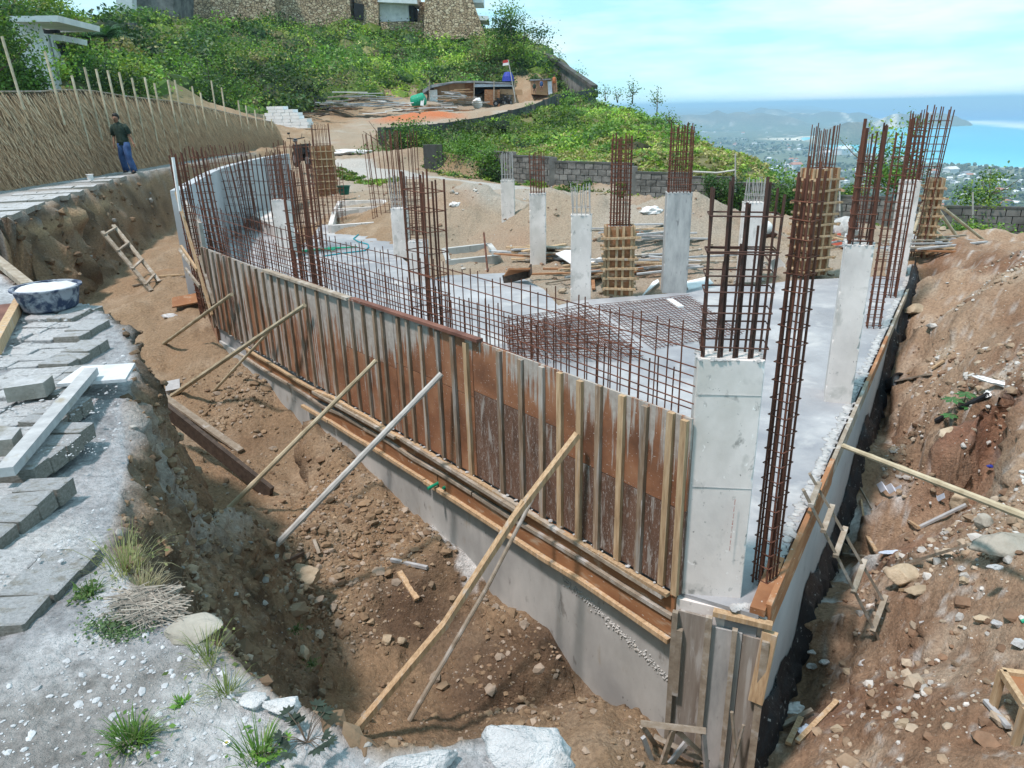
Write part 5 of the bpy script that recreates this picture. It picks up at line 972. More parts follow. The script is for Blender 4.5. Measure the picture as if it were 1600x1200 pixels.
pole('bamboo_prop', 'thick grey bamboo prop leaning on the middle of the shutter', [PG(430, 873), wallpt(690, 584)], .029, .026, 'bamboogrey', 'bamboo pole')
foot = PG(546, 1142); tp = wallpt(903, 678, .10)
k1_ = foot+(tp-foot)*.40+[.03, 0, -.06]; k2_ = foot+(tp-foot)*.72+[0, 0, .01]
mb = MB(); mb.beam(foot, k1_, .055, .04); mb.beam(k1_-(k1_-foot)*.02, k2_, .05, .036); mb.beam(k2_, tp, .048, .036); q_ = foot+(tp-foot)*.78+[-.03, 0, 0]; mb.beam(k1_+[0, 0, .02], q_, .03, .022)
solo('timber_prop', mb, M['wood'], 'long bent raw timber prop in front, from the near pit bottom up to the shutter', 'timber prop', foot)
pole('stick_prop', 'dark rough branch standing behind the bent timber prop', [PG(640, 1128), PG(640, 1128)+(wallpt(850, 742, .13)-PG(640, 1128))*.55+[.02, 0, -.03], wallpt(850, 745, .13)], .019, .013, 'darkwood' if False else 'woodx', 'branch', False)
# dark planks across the pit
a = P(244, 628, -1.50); b = PG(425, 778)+[0, 0, .02]; plank('plank', 'wide dark plank leaning from the near bank into the pit', a, b, .05, .17, 'darkwood', up=(.2, -.1, 1))
a = P(243, 610, -1.8); b = PG(376, 703)+[0, 0, .04]; plank('plank', 'narrower brown plank lying parallel behind the dark plank', a, b, .09, .03, 'woodx')
mb = MB(); c = PG(268, 610); mb.beam(c+[-.07, 0, .1], c+[.11, .05, .12], .18, .02, (0, -.6, 1)); mb.beam(c+[-.07, -.05, .0], c+[.06, 0, .02], .02, .12); solo('tin_can', mb, M['woodgrey'], 'small grey box lid lying at the upper end of the dark plank', 'lid', c)
c = PG(298, 480); mb = MB(); mb.beam(c+[-.28, -.1, .10], c+[.28, .1, .16], .42, .025, (-.2, -.3, 1)); solo('board', mb, M['orangeply'], 'brown square of plywood propped over a dark gap at the end of the pit', 'board', c)
for lb, x0, y0, x1, y1, w_, mt in [('pale sharpened lath lying alone on the pit floor', 612, 887, 668, 893, .03, 'woodgrey'), ('short thick wood offcut pointing down in the pit', 625, 908, 652, 945, .05, 'wood'), ('small grey block of wood by the lower end of the edge boards', 455, 625, 473, 610, .1, 'woodgrey'), ('flat grey wood scrap near the edge boards on the far pit floor', 400, 597, 418, 600, .12, 'woodgrey'), ('curved root lying on the pit floor left of the boulder', 410, 908, 475, 880, .04, 'darkwood'), ('short stick beside the buff boulder on the pit floor', 492, 857, 500, 877, .03, 'woodx'), ('thin wood strip beneath the edge boards on the far pit floor', 338, 520, 392, 562, .04, 'darkwood'), ('pole lying on the ground under the left ladder', 208, 450, 292, 440, .05, 'woodx'), ('second pole lying on the ground under the left ladder', 250, 442, 294, 437, .05, 'wood')]:
    a = PG(x0, y0)+[0, 0, .03]; b = PG(x1, y1)+[0, 0, .035]; plank('wood_scrap', lb, a, b, w_, .03, mt, 'wood')
# old curved timber at the shutter's far end
pole('timber', 'crooked old timber leaning at the far left end of the shutter', [PG(338, 520)+[0, 0, .05], P(322, 470, -1.2), P(300, 415, -.75), P(282, 390, -.55)], .045, .04, 'woodx', 'timber', False)
def ladder(label, r1, r2, rungs, w_, mt='woodx', cat='ladder', rw=.05, ext=.06):
    t = thing('ladder', label, cat, r1[0]); a, b = map(A3, r1); c, d = map(A3, r2)
    for p, q in ((a, b), (c, d)): mb = MB(); mb.beam(p, q, w_, w_*.6); part('rail', mb, M[mt], t)
    for f in rungs: p = a+(b-a)*f; q = c+(d-c)*f; e = (q-p)/np.linalg.norm(q-p)*ext; mb = MB(); mb.beam(p-e+[0, 0, .02], q+e+[0, 0, .02], rw, .03); part('rung', mb, M[mt], t)
    return t
u0_ = P(160, 362, -.62); l0_ = PG(238, 462)+[0, 0, .02]; ladder('rough wooden ladder leaning on the dark bank under the path', (u0_, l0_), (P(177, 352, -.60), PG(250, 447)+[0, 0, .02]), (.06, .34, .64, .90), .075)
ra = P(1253, 738, -1.15); rb = PG(1388, 1003) if False else PG(1374, 1002)
ladder('crude timber ladder leaning against the right wall, feet on the mound', (P(1255, 765, -1.12), PG(1372, 1003)), (P(1265, 740, -1.12), PG(1388, 962)), (.10, .26, .42, .66, .93), .035, 'woodx', rw=.04, ext=.04)
pole('bamboo_pole', 'long pale bamboo pole running from the right wall across the mound', [P(1318, 697, -1.33), P(1640, 822, -.98)], .023, .028, 'bamboo', 'bamboo pole')
# bucket
bk_ = PG(1385, 622); t = thing('bucket', 'grey black mortar bucket tipped on its side beside the bitumen strip', 'bucket', bk_)
mb = MB(); mb.lathe((0, 0, 0), [(.0, .0), (.10, .0), (.15, .20), (.165, .20), (.165, .215), (.14, .215), (.095, .012), (0, .012)], 24); Mx = Matrix.Translation(Vector(bk_)+Vector((.06, .10, .13))) @ Matrix.Rotation(math.radians(62), 4, Vector((.9, .35, 0))); mb.xf(Mx); part('shell', mb, M['black'], t)
mb = MB(); mb.lathe((0, 0, 0), [(.0, .16), (.133, .165)], 24); mb.xf(Mx); part('mortar_crust', mb, M['grey'], t)
# right hand debris
for lb, x0, y0, x1, y1, w_, mt in [('grey lath bridging the hollow on the right', 1433, 832, 1508, 796, .035, 'woodgrey'), ('short lath end left of the grey lath', 1418, 822, 1434, 833, .03, 'wood'), ('narrow pale plank on the upper right mound above the bucket', 1376, 605, 1452, 588, .08, 'woodx'), ('weathered plank between the two boulders', 1395, 893, 1510, 872, .05, 'woodx'), ('upright splinter of wood in the mortar splash', 1347, 771, 1350, 808, .02, 'wood'), ('bent thin splinter right of the upright one', 1384, 772, 1370, 803, .012, 'wood'), ('leaning splinter above the reddish hollow floor', 1345, 755, 1363, 788, .012, 'woodx'), ('short plank at the hollow floor, pointing down', 1350, 824, 1368, 860, .035, 'wood'), ('long broken board lying in the hollow behind the ladder', 1318, 848, 1362, 854, .05, 'woodx'), ('lath scrap crossing the bag by the black strip', 1216, 1130, 1270, 1108, .035, 'woodx'), ('light lath pointing to the viewer at the bottom right', 1232, 1160, 1252, 1118, .04, 'wood'), ('pale new lath next to the grey sheet at the bottom', 1246, 1156, 1308, 1094, .035, 'wood'), ('thin white lath right of the wooden frame', 1535, 1112, 1572, 1150, .03, 'woodgrey'), ('lath on the upper mound over the white streak', 1455, 578, 1475, 565, .04, 'wood'), ('dry stick on the mound above the bucket', 1405, 590, 1440, 578, .03, 'wood'), ('small offcut on the lower right mound', 1405, 932, 1432, 943, .03, 'wood')]:
    a = PG(x0, y0)+[0, 0, .03]; b = PG(x1, y1)+[0, 0, .05]; plank('wood_scrap', lb, a, b, w_, .022, mt, 'wood')
# crumpled blue white tin strip
a = PG(1376, 750)+[0, 0, .08]; b = PG(1468, 812)+[0, 0, .05]; mb = MB(); V = []; nn_ = 14
for i in range(nn_):
    f = i/(nn_-1); p = a+(b-a)*f; wd = .13*(1-f*.75); zig = .025*(1 if i % 2 else -1); V += [p+[.0, wd*.6, zig+.03], p+[.0, -wd*.4, zig-.01]]
mb.add(V, [[(2*i, 2*i+1, 2*i+3, 2*i+2) for i in range(nn_-1)]]); o = solo('tin_sheet', mb, M['tin'], 'long crumpled strip of blue white tin sheet in the right hollow', 'tin sheet', a); sm = o.modifiers.new('thick', 'SOLIDIFY'); sm.thickness = .003
def rag(name, label, px, py, r, mt, cat, sq=(1.6, .6, .35), seed=1, rot=0.):
    p = PG(px, py); v, f = I3; q = v*np.array(sq); q = q*(1+.35*fbm(v, .35, 3, seed)[:, None]); R = np.array([[math.cos(rot), -math.sin(rot), 0], [math.sin(rot), math.cos(rot), 0], [0, 0, 1]]); q = (q*r)@R.T+p+[0, 0, r*.15]; mb = MB(); mb.add(q, [f]); return solo(name, mb, M[mt], label, cat, p, smooth=True)
rag('rag', 'twisted white plastic rag right of the papaya seedling', 1555, 625, .09, 'white', 'rag', (2.6, .45, .3), 3, -1.0)
rag('rag', 'small white rag above the papaya seedling', 1546, 606, .06, 'white', 'rag', (1.6, .6, .4), 4, 1.)
rag('plastic_bag', 'crumpled dirty white cement bag beside the black strip at the bottom', 1238, 1090, .085, 'white', 'bag', (1.2, .9, .6), 5)
rag('tin_scrap', 'scrap of blue white tin beneath the ladder in the hollow', 1395, 856, .06, 'tin', 'tin sheet', (2.0, .5, .15), 6)
rag('tin_scrap', 'bent grey sheet between the laths at the bottom right', 1262, 1135, .05, 'tin', 'tin sheet', (1.4, 1., .2), 7, .6)
rag('blue_scrap', 'tiny blue plastic scrap on the right mound', 1544, 742, .03, 'bluet', 'scrap', (1, .7, .5), 8)
pole('black_pipe', 'black pipe with a white band lying under the papaya seedling', [PG(1466, 645)+[0, 0, .05], PG(1545, 612)+[0, 0, .05]], .035, .035, 'black', 'pipe', False)
pole('green_pipe', 'green pipe end at the right picture edge', [PG(1588, 998)+[0, 0, .02], PG(1612, 990)+[0, 0, .02]], .014, .014, 'green', 'pipe', False)
# wooden frame (trestle) at the bottom of the pit
tr = thing('trestle', 'small grey timber trestle standing at the foot of the corner shutter', 'trestle', PG(1050, 1190))
def TS(x, y, z): return P(x, y, z)
g0 = -2.72
for a, b, w_ in [(TS(1001, 1130, -2.2), TS(1103, 1142, -2.2), .035), (TS(1005, 1152, -2.3), TS(1028, 1215, -2.75), .03), (TS(1003, 1134, -2.25), TS(1024, 1163, -2.6), .03), (TS(1052, 1140, -2.22), TS(1028, 1212, -2.7), .035), (TS(1058, 1142, -2.24), TS(1098, 1180, -2.5), .035), (TS(1099, 1145, -2.22), TS(1105, 1215, -2.7), .03), (TS(1022, 1150, -2.5), TS(1108, 1192, -2.55), .03), (TS(1072, 1160, -2.45), TS(1030, 1215, -2.7), .035)]:
    mb = MB(); mb.beam(a, b, w_, .022, (.3, -.8, .3)); part('timber', mb, M['woodgrey' if rng.random() < .5 else 'woodx'], tr)
# low wooden frame at the right edge
fr_ = thing('wooden_frame', 'low wooden frame with a plywood top at the lower right picture edge', 'frame', PG(1590, 1120))
for pts, th in [([(1566, 1050), (1640, 1060), (1660, 1120), (1602, 1105)], .02)]:
    c4 = [P(x, y, -1.62) for x, y in pts]; mb = MB(); mb.prism([tuple(c[:2]) for c in c4], -1.645, -1.625); part('frame_top', mb, M['orangeply'], fr_)
    for a, b in zip(c4, c4[1:]+c4[:1]): mb = MB(); mb.beam(a, b, .035, .04); part('frame_edge', mb, M['wood'], fr_)
    for c in c4: mb = MB(); mb.beam(c, c-[0, 0, .34], .04, .035); part('leg', mb, M['wood'], fr_)

# ---------------------------------------------------------------- weeds and grass
def blades(mb, c, n, h, spread, col, wid=.006, droop=.85, colj=.25):
    for _ in range(n):
        a = rng.uniform(0, 2*math.pi); l = h*rng.uniform(.5, 1.15); d = np.array([math.cos(a), math.sin(a), 0]); s = np.array([-d[1], d[0], 0])*wid*rng.uniform(.6, 1.3); k = rng.uniform(.15, 1)*spread; V = []
        base = np.array(c)+d*rng.uniform(0, .35)*h+[0, 0, -.004]
        for t in (0, .35, .7, 1): q = base+d*k*l*t+np.array([0, 0, l*(t-droop*k*t*t)]); wv = (1-t)**.6 if t < 1 else .02; V += [q-s*wv, q+s*wv]
        mb.add(V, [[(0, 1, 3, 2), (2, 3, 5, 4), (4, 5, 7, 6)]], np.array(col)*rng.uniform(1-colj, 1+colj))
def tuft(label, px, py, n, h, spread, col, cat='grass tuft', name='grass_tuft', wid=.005, z=0, extra=0):
    c = P(px, py, z); c[2] = gh(c[0], c[1]) if z == 0 else z; mb = MB(); blades(mb, c, int(n*1.3), h, spread, col, wid*.5)
    c2 = c+[rng.normal()*.03, rng.normal()*.03, 0]; blades(mb, c2, n//2, h*.7, spread*1.2, np.array(col)*.5+np.array(GD)*.5, wid*.5)
    if extra:
        q = np.array(c)+rng.normal(size=(extra, 3))*[spread*h*.5, spread*h*.5, .008]; q[:, 2] = c[2]+np.abs(rng.normal(size=extra))*h*.2; leaves(mb, q, rng.uniform(.012, .026, extra), np.array(col)*rng.uniform(.7, 1.3, (extra, 1)), .6, .6)
    return solo(name, mb, M['leaf'], label, cat, c)
G1 = (.10, .19, .04); G2 = (.17, .21, .07); GD = (.36, .33, .22)
tuft('bright green grass tuft at the bottom, left of the yellow flower', 205, 1165, 110, .11, .9, G1, wid=.004, extra=60)
tuft('pale green grass tuft on the white lime by the near lip', 355, 1085, 60, .10, .9, G2, wid=.003)
tuft('long thin grass beside the squared stone on the near lip', 325, 1030, 46, .14, .8, G2, wid=.003, extra=25)
tuft('tall grass at the bottom edge left of the dark leafed weed', 405, 1185, 50, .13, .7, G1, wid=.004, extra=30)
tuft('dry straw coloured grass clump over the end of the pavers', 215, 905, 110, .16, .9, GD, wid=.004)
tuft('grass clump with long arching stalks behind the dry clump', 190, 880, 70, .22, .9, (.22, .24, .10), wid=.0035, extra=40)
tuft('green weed patch beside the dry straw clump', 140, 925, 40, .08, .9, (.08, .14, .04), wid=.005, extra=110)
tuft('small bright seedling on the grey chips near the lip', 286, 1103, 14, .04, .7, (.14, .30, .05), wid=.006, extra=16)
tuft('grass tuft hanging down the near bank in shade', 488, 1040, 30, .08, .9, (.05, .09, .025), z=-2.0, extra=40)
tuft('second grass tuft low on the near bank', 462, 985, 26, .07, .9, (.05, .09, .025), z=-1.9, extra=40)
tuft('green grass strip on the white streak of the upper right mound', 1488, 560, 60, .14, 1., (.10, .17, .05), z=float(PG(1488, 560)[2]), extra=60)
mb = MB(); q = np.array([P(185+rng.normal()*26, 985+rng.normal()*12, .0) for _ in range(900)]); q[:, 2] = ghs(q[:, 0], q[:, 1])+np.abs(rng.normal(size=900))*.008+.006; leaves(mb, q, rng.uniform(.006, .015, 900), np.array([.10, .16, .07])*rng.uniform(.7, 1.3, (900, 1)), 1.2, .7); solo('creeping_weed', mb, M['leaf'], 'low mat of small leaved creeping weed on the near ground', 'weed', P(185, 985, 0))
mb = MB(); zst = gh(*P(230, 945, .03)[:2])
for _ in range(600):
    c = P(232+np.clip(rng.normal(), -2, 2)*20, 945+np.clip(rng.normal(), -1.6, 1.6)*14, .03); a = rng.uniform(-1.3, 1.5); d = np.array([math.cos(a), math.sin(a)*.7, rng.normal()*.12])*rng.uniform(.03, .09); s_ = np.array([0, .0014, .001]); c[2] = zst+.006+.03*rng.random(); mb.add([c-d-s_, c-d+s_, c+d+s_, c+d-s_], [[(0, 1, 2, 3)]], np.array([.25, .225, .19])*rng.uniform(.5, 1.5))
solo('dry_straw', mb, M['thatch'], 'heap of grey dry straw on the near lip beside the creeping weed', 'straw', P(230, 945, 0))
def compound_weed(label, px, py, h, n, col, sz):
    c = P(px, py, .0); c[2] = gh(c[0], c[1]); t = thing('weed', label, 'weed', c); st_ = MB(); lf = MB()
    for _ in range(n):
        a = rng.uniform(0, 2*math.pi); l = h*rng.uniform(.6, 1.2); e = c+np.array([math.cos(a)*l*.8, math.sin(a)*l*.8, l*.5]); st_.tube([c, (c+e)/2+[0, 0, l*.12], e], .0012, 4, False)
        for k in range(5): b_ = a+(k-2)*.6; tip = np.array([math.cos(b_), math.sin(b_), .1])*sz; s_ = np.array([-math.sin(b_), math.cos(b_), 0])*sz*.2; lf.add([e, e+tip*.55+s_, e+tip, e+tip*.55-s_], [[(0, 1, 2, 3)]], np.array(col)*rng.uniform(.7, 1.3))
    part('stem', st_, M['bark'], t); part('leaf_cluster', lf, M['leaf'], t, kind='stuff')
compound_weed('dark leafed weed with fingered leaves at the bottom edge of the lip', 480, 1165, .09, 16, (.035, .05, .035), .028)
compound_weed('light green round leafed weed at the bottom edge', 420, 1180, .05, 8, (.14, .28, .04), .02)
# daisy
c = P(355, 1166, .0); c[2] = gh(c[0], c[1])+.012; mb = MB(); mb.lathe(c, [(0, .003), (.004, .0)], 10); t = thing('flower', 'tiny white daisy with a yellow centre on the near lime ground', 'flower', c); part('centre', mb, mat('yellow', [(.3, (.6, .4, .03)), (.7, (.7, .5, .05))]), t)
mb = MB()
for k in range(10): a = k*.628; d = np.array([math.cos(a), math.sin(a), 0]); s_ = np.array([-d[1], d[0], 0])*.002; mb.add([c+d*.003-s_, c+d*.009-s_, c+d*.009+s_, c+d*.003+s_], [[(0, 1, 2, 3)]])
part('petals', mb, M['white'], t)
# papaya seedling
c = PG(1505, 628); t = thing('seedling', 'green papaya seedling with lobed leaves on the right mound', 'plant', c); st_ = MB()
for (dx, dy, dz, s_) in [(-.12, .0, .18, .13), (.05, .05, .22, .13), (.2, 0, .15, .12), (-.22, -.15, .05, .10), (.02, -.1, .12, .1), (.25, .1, .12, .09)]:
    e = c+[dx, dy, dz]; lf = MB(); st_.tube([c, e], .005, 5)
    for k in range(7):
        b_ = k*.9; tip = np.array([math.cos(b_), math.sin(b_), -.15])*s_; w_ = np.array([-math.sin(b_), math.cos(b_), 0])*s_*.24; lf.add([e, e+tip*.6+w_, e+tip, e+tip*.6-w_], [[(0, 1, 2, 3)]], np.array([.06, .17, .05])*rng.uniform(.8, 1.3))
    part('leaf', lf, M['leaf'], t)
part('stem', st_, M['bark'], t)

# ---------------------------------------------------------------- things on the site behind the slab
def PS(px, py, z=ZS): return P(px, py, z)
# hose
hz_ = [PS(400+x/4, 250+y/4) for x, y in [(830, 400), (800, 425), (720, 440), (640, 470), (610, 495), (640, 515), (700, 530), (705, 550), (680, 570), (600, 580), (520, 590), (420, 605)]]
mb = MB(); mb.tube([p+[0, 0, .015] for p in fine([tuple(p) for p in hz_], 4)] if False else [p+[0, 0, .015] for p in hz_], .016, 6); solo('hose', mb, mat('teal_hose', [(.3, (.02, .22, .27)), (.7, (.03, .28, .32))], 5, bmp=0), 'thin blue green hose winding over the slab on the left', 'hose', hz_[0])
mb = MB(); c = PS(510, 392); 
for k in range(5): mb.tube([c+[rng.normal()*.25-.3, rng.normal()*.2, .03], c+[rng.normal()*.1+.2, rng.normal()*.1, .05], c+[rng.normal()*.25+.35, rng.normal()*.2, .03]], .018, 5)
solo('rope_tangle', mb, M['green'], 'tangle of green cord on the slab behind the mesh curtain', 'cord', c)
# trough of plywood
c = PS(808, 428, ZS); t = thing('mortar_trough', 'tilted brown plywood mortar trough on the slab edge', 'trough', c)
q = [PS(786, 432, ZS+.12), PS(826, 422, ZS+.2), PS(830, 418, ZS+.35), PS(795, 419, ZS+.28)]; mb = MB(); mb.add([*(p for p in q), *(p-[0, 0, .03] for p in q)], [[(0, 1, 2, 3), (7, 6, 5, 4), (0, 4, 5, 1), (1, 5, 6, 2), (2, 6, 7, 3), (3, 7, 4, 0)]]); part('trough_floor', mb, M['orangeply'], t)
mb = MB(); mb.beam(q[0]-[0, 0, .06], q[1]-[0, 0, .06], .03, .16); part('trough_side', mb, M['darkwood'], t); mb = MB(); mb.beam(q[1]-[0, 0, .06], q[2]-[0, 0, .02], .03, .16); part('trough_side', mb, M['darkwood'], t)
# concrete footing box and earth beds
def curb(name, label, pts, z0, z1, th, mt, cat):
    q = [P(x, y, z1)[:2] for x, y in pts]; t = thing(name, label, cat, (*q[0], z0))
    for a, b in zip(q, q[1:]+q[:1]): mb = MB(); mb.beam((a[0], a[1], (z0+z1)/2), (b[0], b[1], (z0+z1)/2), th, z1-z0); part('curb_wall', mb, M[mt], t)
curb('footing_box', 'open rectangular concrete footing box on the sand behind the mesh', [(694, 388), (764, 380), (778, 398), (700, 406)], -1.9, -1.45, .12, 'wallc', 'footing')
curb('planting_bed', 'white curbed bed of brown earth nearest the blue hose', [(522, 330), (604, 323), (610, 345), (516, 352)], -1.5, -1.2, .12, 'column', 'curb')
curb('planting_bed', 'white curbed bed of earth behind the nearest bed, by the green bucket', [(530, 314), (600, 312), (603, 322), (524, 326)], -1.45, -1.15, .10, 'column', 'curb')
mb = MB(); c = P(538, 304, -1.15); mb.lathe(c, [(0, 0), (.16, 0), (.22, .28), (.25, .30), (.2, .30), (.15, .04), (0, .04)], 16); solo('green_bucket', mb, mat('dark_green_plastic', [(.3, (.01, .07, .05)), (.7, (.015, .10, .07))]), 'dark green bucket on the earth right of the orange boxed column', 'bucket', c)
# timber piles between the columns
def pile(label, px, py, n, L0, ang, spread, wd, name='timber_pile', mts=('woodx', 'wood', 'woodgrey', 'orangeply'), z=None, hmax=.25):
    c = PG(px, py) if z is None else P(px, py, z); t = thing(name, label, 'timber', c)
    for k in range(n):
        a = ang+rng.normal()*spread; l = L0*rng.uniform(.5, 1.1); d = np.array([math.cos(a), math.sin(a), rng.normal()*.03])*l/2; o = c+[rng.normal()*L0*.22, rng.normal()*L0*.2, hmax*(k/n)+.04]; mb = MB(); mb.beam(o-d, o+d, wd*rng.uniform(.5, 1.5), .03); part('stick', mb, M[mts[rng.integers(len(mts))]], t)
    return t
pile('loose pile of timber offcuts left of the orange boxed column in the middle', 935, 440, 16, 1.4, .7, .5, .07)
pile('heap of weathered laths right of the boxed column in the middle', 1008, 432, 26, 1.9, .05, .25, .06)
pile('stack of boards and offcuts behind the white column left of the boxed one', 862, 410, 16, 1.3, -.4, .5, .12)
pile('sticks heaped on the ground before the sand, centre right', 1000, 405, 14, 1.6, .1, .4, .06)
pile('scattered laths beside the mixer', 1312, 400, 14, 1.3, .8, .6, .05)
pile('laths lying on the ground at the far end of the right wall', 1462, 412, 12, 1.6, .0, .2, .07)
slab4('white_board', 'pale board leaning over the timber left of the white column', [(868, 396), (890, 388), (912, 405), (893, 412)], -1.25, .02, 'white', 'board')
slab4('white_board', 'white sheet lying on the ground left of the thick grey column', [(1003, 462), (1030, 440), (1028, 436), (1020, 440)], -1.42, .02, 'white', 'board')
slab4('white_board', 'white sheet lying right of the foot of the thick grey column', [(1070, 440), (1105, 432), (1115, 442), (1076, 452)], -1.38, .02, 'white', 'board')
p_ = P(1055, 473, ZS+.02); plank('white_lath', 'short white board lying on the slab by the thick grey column', P(1046, 468, ZS+.02), P(1064, 480, ZS+.02), .10, .03, 'white')
slab4('red_brick', 'small red plastic tub at the foot of the second white column', [(838, 408), (846, 408), (846, 404), (838, 404)], -1.8, .12, 'redpl', 'tub')
rag('cement_bags', 'white plastic bags on the sand left of the white column', 882, 322, .28, 'white', 'bag', (2.2, 1., .5), 21)
rag('cement_bags', 'white bag lying at the foot of the sand pile in the middle', 1014, 394, .16, 'white', 'bag', (1.5, 1., .6), 22)
rag('cement_bags', 'white crumpled bag beside the timber left of the boxed column', 931, 420, .16, 'white', 'bag', (1.3, 1., .6), 23)
rag('cement_bags', 'white scrap on the sand slope left of the middle', 713, 366, .14, 'white', 'bag', (1., .8, .6), 24)
rag('cement_bags', 'white bag in front of the bushes by the block wall on the right', 1462, 380, .18, 'white', 'bag', (1., .9, .8), 25)
ladder('small slender ladder standing against the sand pile', (PG(931, 382)+[0, 0, .0], PD(934, 322, 19.0)), (PG(946, 378), PD(943, 320, 19.0)), (.15, .32, .5, .68, .85), .035, 'wood', rw=.035, ext=.01)
pole('iron_pin', 'rusty iron pin standing in the ground beside the footing box', [P(762, 424, -1.5), P(756, 364, -.95)], .02, .02, 'rust', 'iron bar', False)
# gravel heap
c = P(1485, 398, -1.75); mb = MB(); n_ = 1300; a_ = rng.uniform(0, 2*math.pi, n_); rr_ = np.sqrt(rng.random(n_)); q = np.stack([c[0]+np.cos(a_)*rr_*1.9, c[1]+np.sin(a_)*rr_*1.4, c[2]-.05+.34*(1-rr_**1.5)], 1); scatter_blobs(mb, q, rng.uniform(.03, .07, n_), I0, .7); solo('gravel_heap', mb, M['gravel'], 'heap of blue grey gravel behind the right mound', 'gravel', c, kind='stuff')
# cement mixer
mc_ = PD(1305, 395, 20.5); t = thing('cement_mixer', 'small cement mixer with a grey drum and a faded red motor cover', 'cement mixer', mc_)
dc = np.array(PD(1315, 362, 20.5)); ax_ = Vector((.35, -.5, .45)).normalized()
mb = MB(); mb.lathe((0, 0, 0), [(.0, -.36), (.2, -.35), (.33, -.15), (.345, .0), (.345, .05), (.30, .25), (.2, .38), (.19, .38), (.28, .2), (.3, 0), (0, -.3)], 22); mb.xf(Matrix.Translation(Vector(dc)) @ ax_.to_track_quat('Z', 'Y').to_matrix().to_4x4()); part('drum', mb, M['mixgrey'], t)
mb = MB(); mb.lathe((0, 0, 0), [(.352, -.02), (.375, -.02), (.375, .04), (.352, .04)], 22); mb.xf(Matrix.Translation(Vector(dc)) @ ax_.to_track_quat('Z', 'Y').to_matrix().to_4x4()); part('gear_ring', mb, M['grey'], t)
mb = MB(); o = dc+[-.30, -.28, -.05]; mb.beam(o+[-.14, 0, -.15], o+[.14, 0, -.1], .3, .32, (0, .2, 1)); part('motor_cover', mb, M['orange'], t); mb = MB(); mb.beam(o+[.05, -.05, -.3], o+[.12, -.05, -.55], .14, .1); part('motor_cover', mb, M['orange'], t)
for dx, dy in ((-.35, -.2), (.35, -.2), (-.3, .3), (.35, .3)): mb = MB(); mb.tube([dc+[dx*.5, dy*.5, -.3], (dc[0]+dx, dc[1]+dy, mc_[2]-.05)], .028, 6); part('leg', mb, M['grey'], t)
for dx in (-.38, .38): mb = MB(); mb.tube([(dc[0]+dx-.03, dc[1]+.3, mc_[2]+.13), (dc[0]+dx+.03, dc[1]+.3, mc_[2]+.13)], .14, 14); part('wheel', mb, M['black'], t)
# wheelbarrow seen from behind, tipped
wc = PD(1215, 432, 14.4); t = thing('wheelbarrow', 'grey metal wheelbarrow tipped forward left of the tall boxed column', 'wheelbarrow', wc)
q = [PD(1202, 408, 14.5), PD(1215, 402, 14.9), PD(1228, 416, 14.9), PD(1222, 436, 14.4), PD(1206, 432, 14.2)]; cc = sum(q)/5+np.array([.0, .15, -.12]); mb = MB(); mb.add([*q, cc], [[(0, 1, 5), (1, 2, 5), (2, 3, 5), (3, 4, 5), (4, 0, 5)]]); o = part('tray', mb, M['mixgrey'], t); sm = o.modifiers.new('thick', 'SOLIDIFY'); sm.thickness = .02
for a, b in ((q[0], PD(1195, 398, 15)), (q[2], PD(1234, 400, 15.2))): mb = MB(); mb.tube([a, b], .018, 6); part('handle', mb, M['rustdark'], t)
wq = PD(1234, 434, 14.6); mb = MB(); mb.tube([wq+[-.03, 0, 0], wq+[.03, .02, 0]], .15, 16); part('wheel', mb, M['black'], t)
wc = PD(1182, 398, 17.5); t = thing('wheelbarrow', 'wheelbarrow loaded with a white bag behind the bars of the corner column', 'wheelbarrow', wc)
mb = MB(); v = [(-.35, -.25, .5), (.35, -.25, .5), (.35, .25, .5), (-.35, .25, .5), (-.2, -.15, .25), (.2, -.15, .25), (.2, .15, .25), (-.2, .15, .25)]; mb.add(np.array(v)+wc, [[(4, 5, 6, 7), (0, 1, 5, 4), (1, 2, 6, 5), (2, 3, 7, 6), (3, 0, 4, 7)]]); part('tray', mb, M['rustdark'], t)
mb = MB(); v, f = I2; mb.add(v*[.3, .25, .2]+wc+[0, 0, .6], [f]); part('load', mb, M['white'], t, smooth=True)
mb = MB(); mb.tube([wc+[.3, -.03, .15], wc+[.3, .03, .15]], .16, 14); part('wheel', mb, M['black'], t)
for dy in (-.2, .2): mb = MB(); mb.tube([wc+[-.2, dy, .3], wc+[-.25, dy, 0]], .02, 6); part('leg', mb, M['rustdark'], t)
# bamboo stays and posts on the right
for lb, x0, y0, d0, x1, y1, d1, r in [('bamboo stay slanting left from the boxed column at the far end', 1448, 352, 17.0, 1505, 400, 16.6, .05), ('middle slanting bamboo stay before the block wall on the right', 1456, 314, 17.2, 1518, 402, 18.5, .035), ('longest slanting bamboo stay reaching towards the right picture edge', 1452, 308, 17.2, 1556, 390, 19.5, .035), ('pale bent pole beside the white column at the far end of the wall', 1450, 292, 16.8, 1428, 362, 16.2, .035)]:
    pole('bamboo_stay', lb, [PD(x0, y0, d0), PD(x1, y1, d1)], r, r*.8, 'bamboo', 'bamboo pole', False)
for lb, x0, y0, y1 in [('thin post with a cross rail on the block wall left of the tall boxed column', 1149, 240, 300), ('thin post standing on the block wall between the cages', 1229, 262, 330), ('thin post on the block wall behind the right column', 1312, 262, 330), ('thin post before the block wall at the right', 1520, 300, 350)]:
    pole('thin_post', lb, [PD(x0, y1, 28), PD(x0, y0, 28)], .03, .025, 'bamboogrey', 'post', False)
pole('rail', 'thin pale rail strung along the block wall behind the thick column', [PD(1080, 268, 28), PD(1120, 270, 28), PD(1148, 266, 28)], .03, .03, 'bamboogrey', 'rail', False)

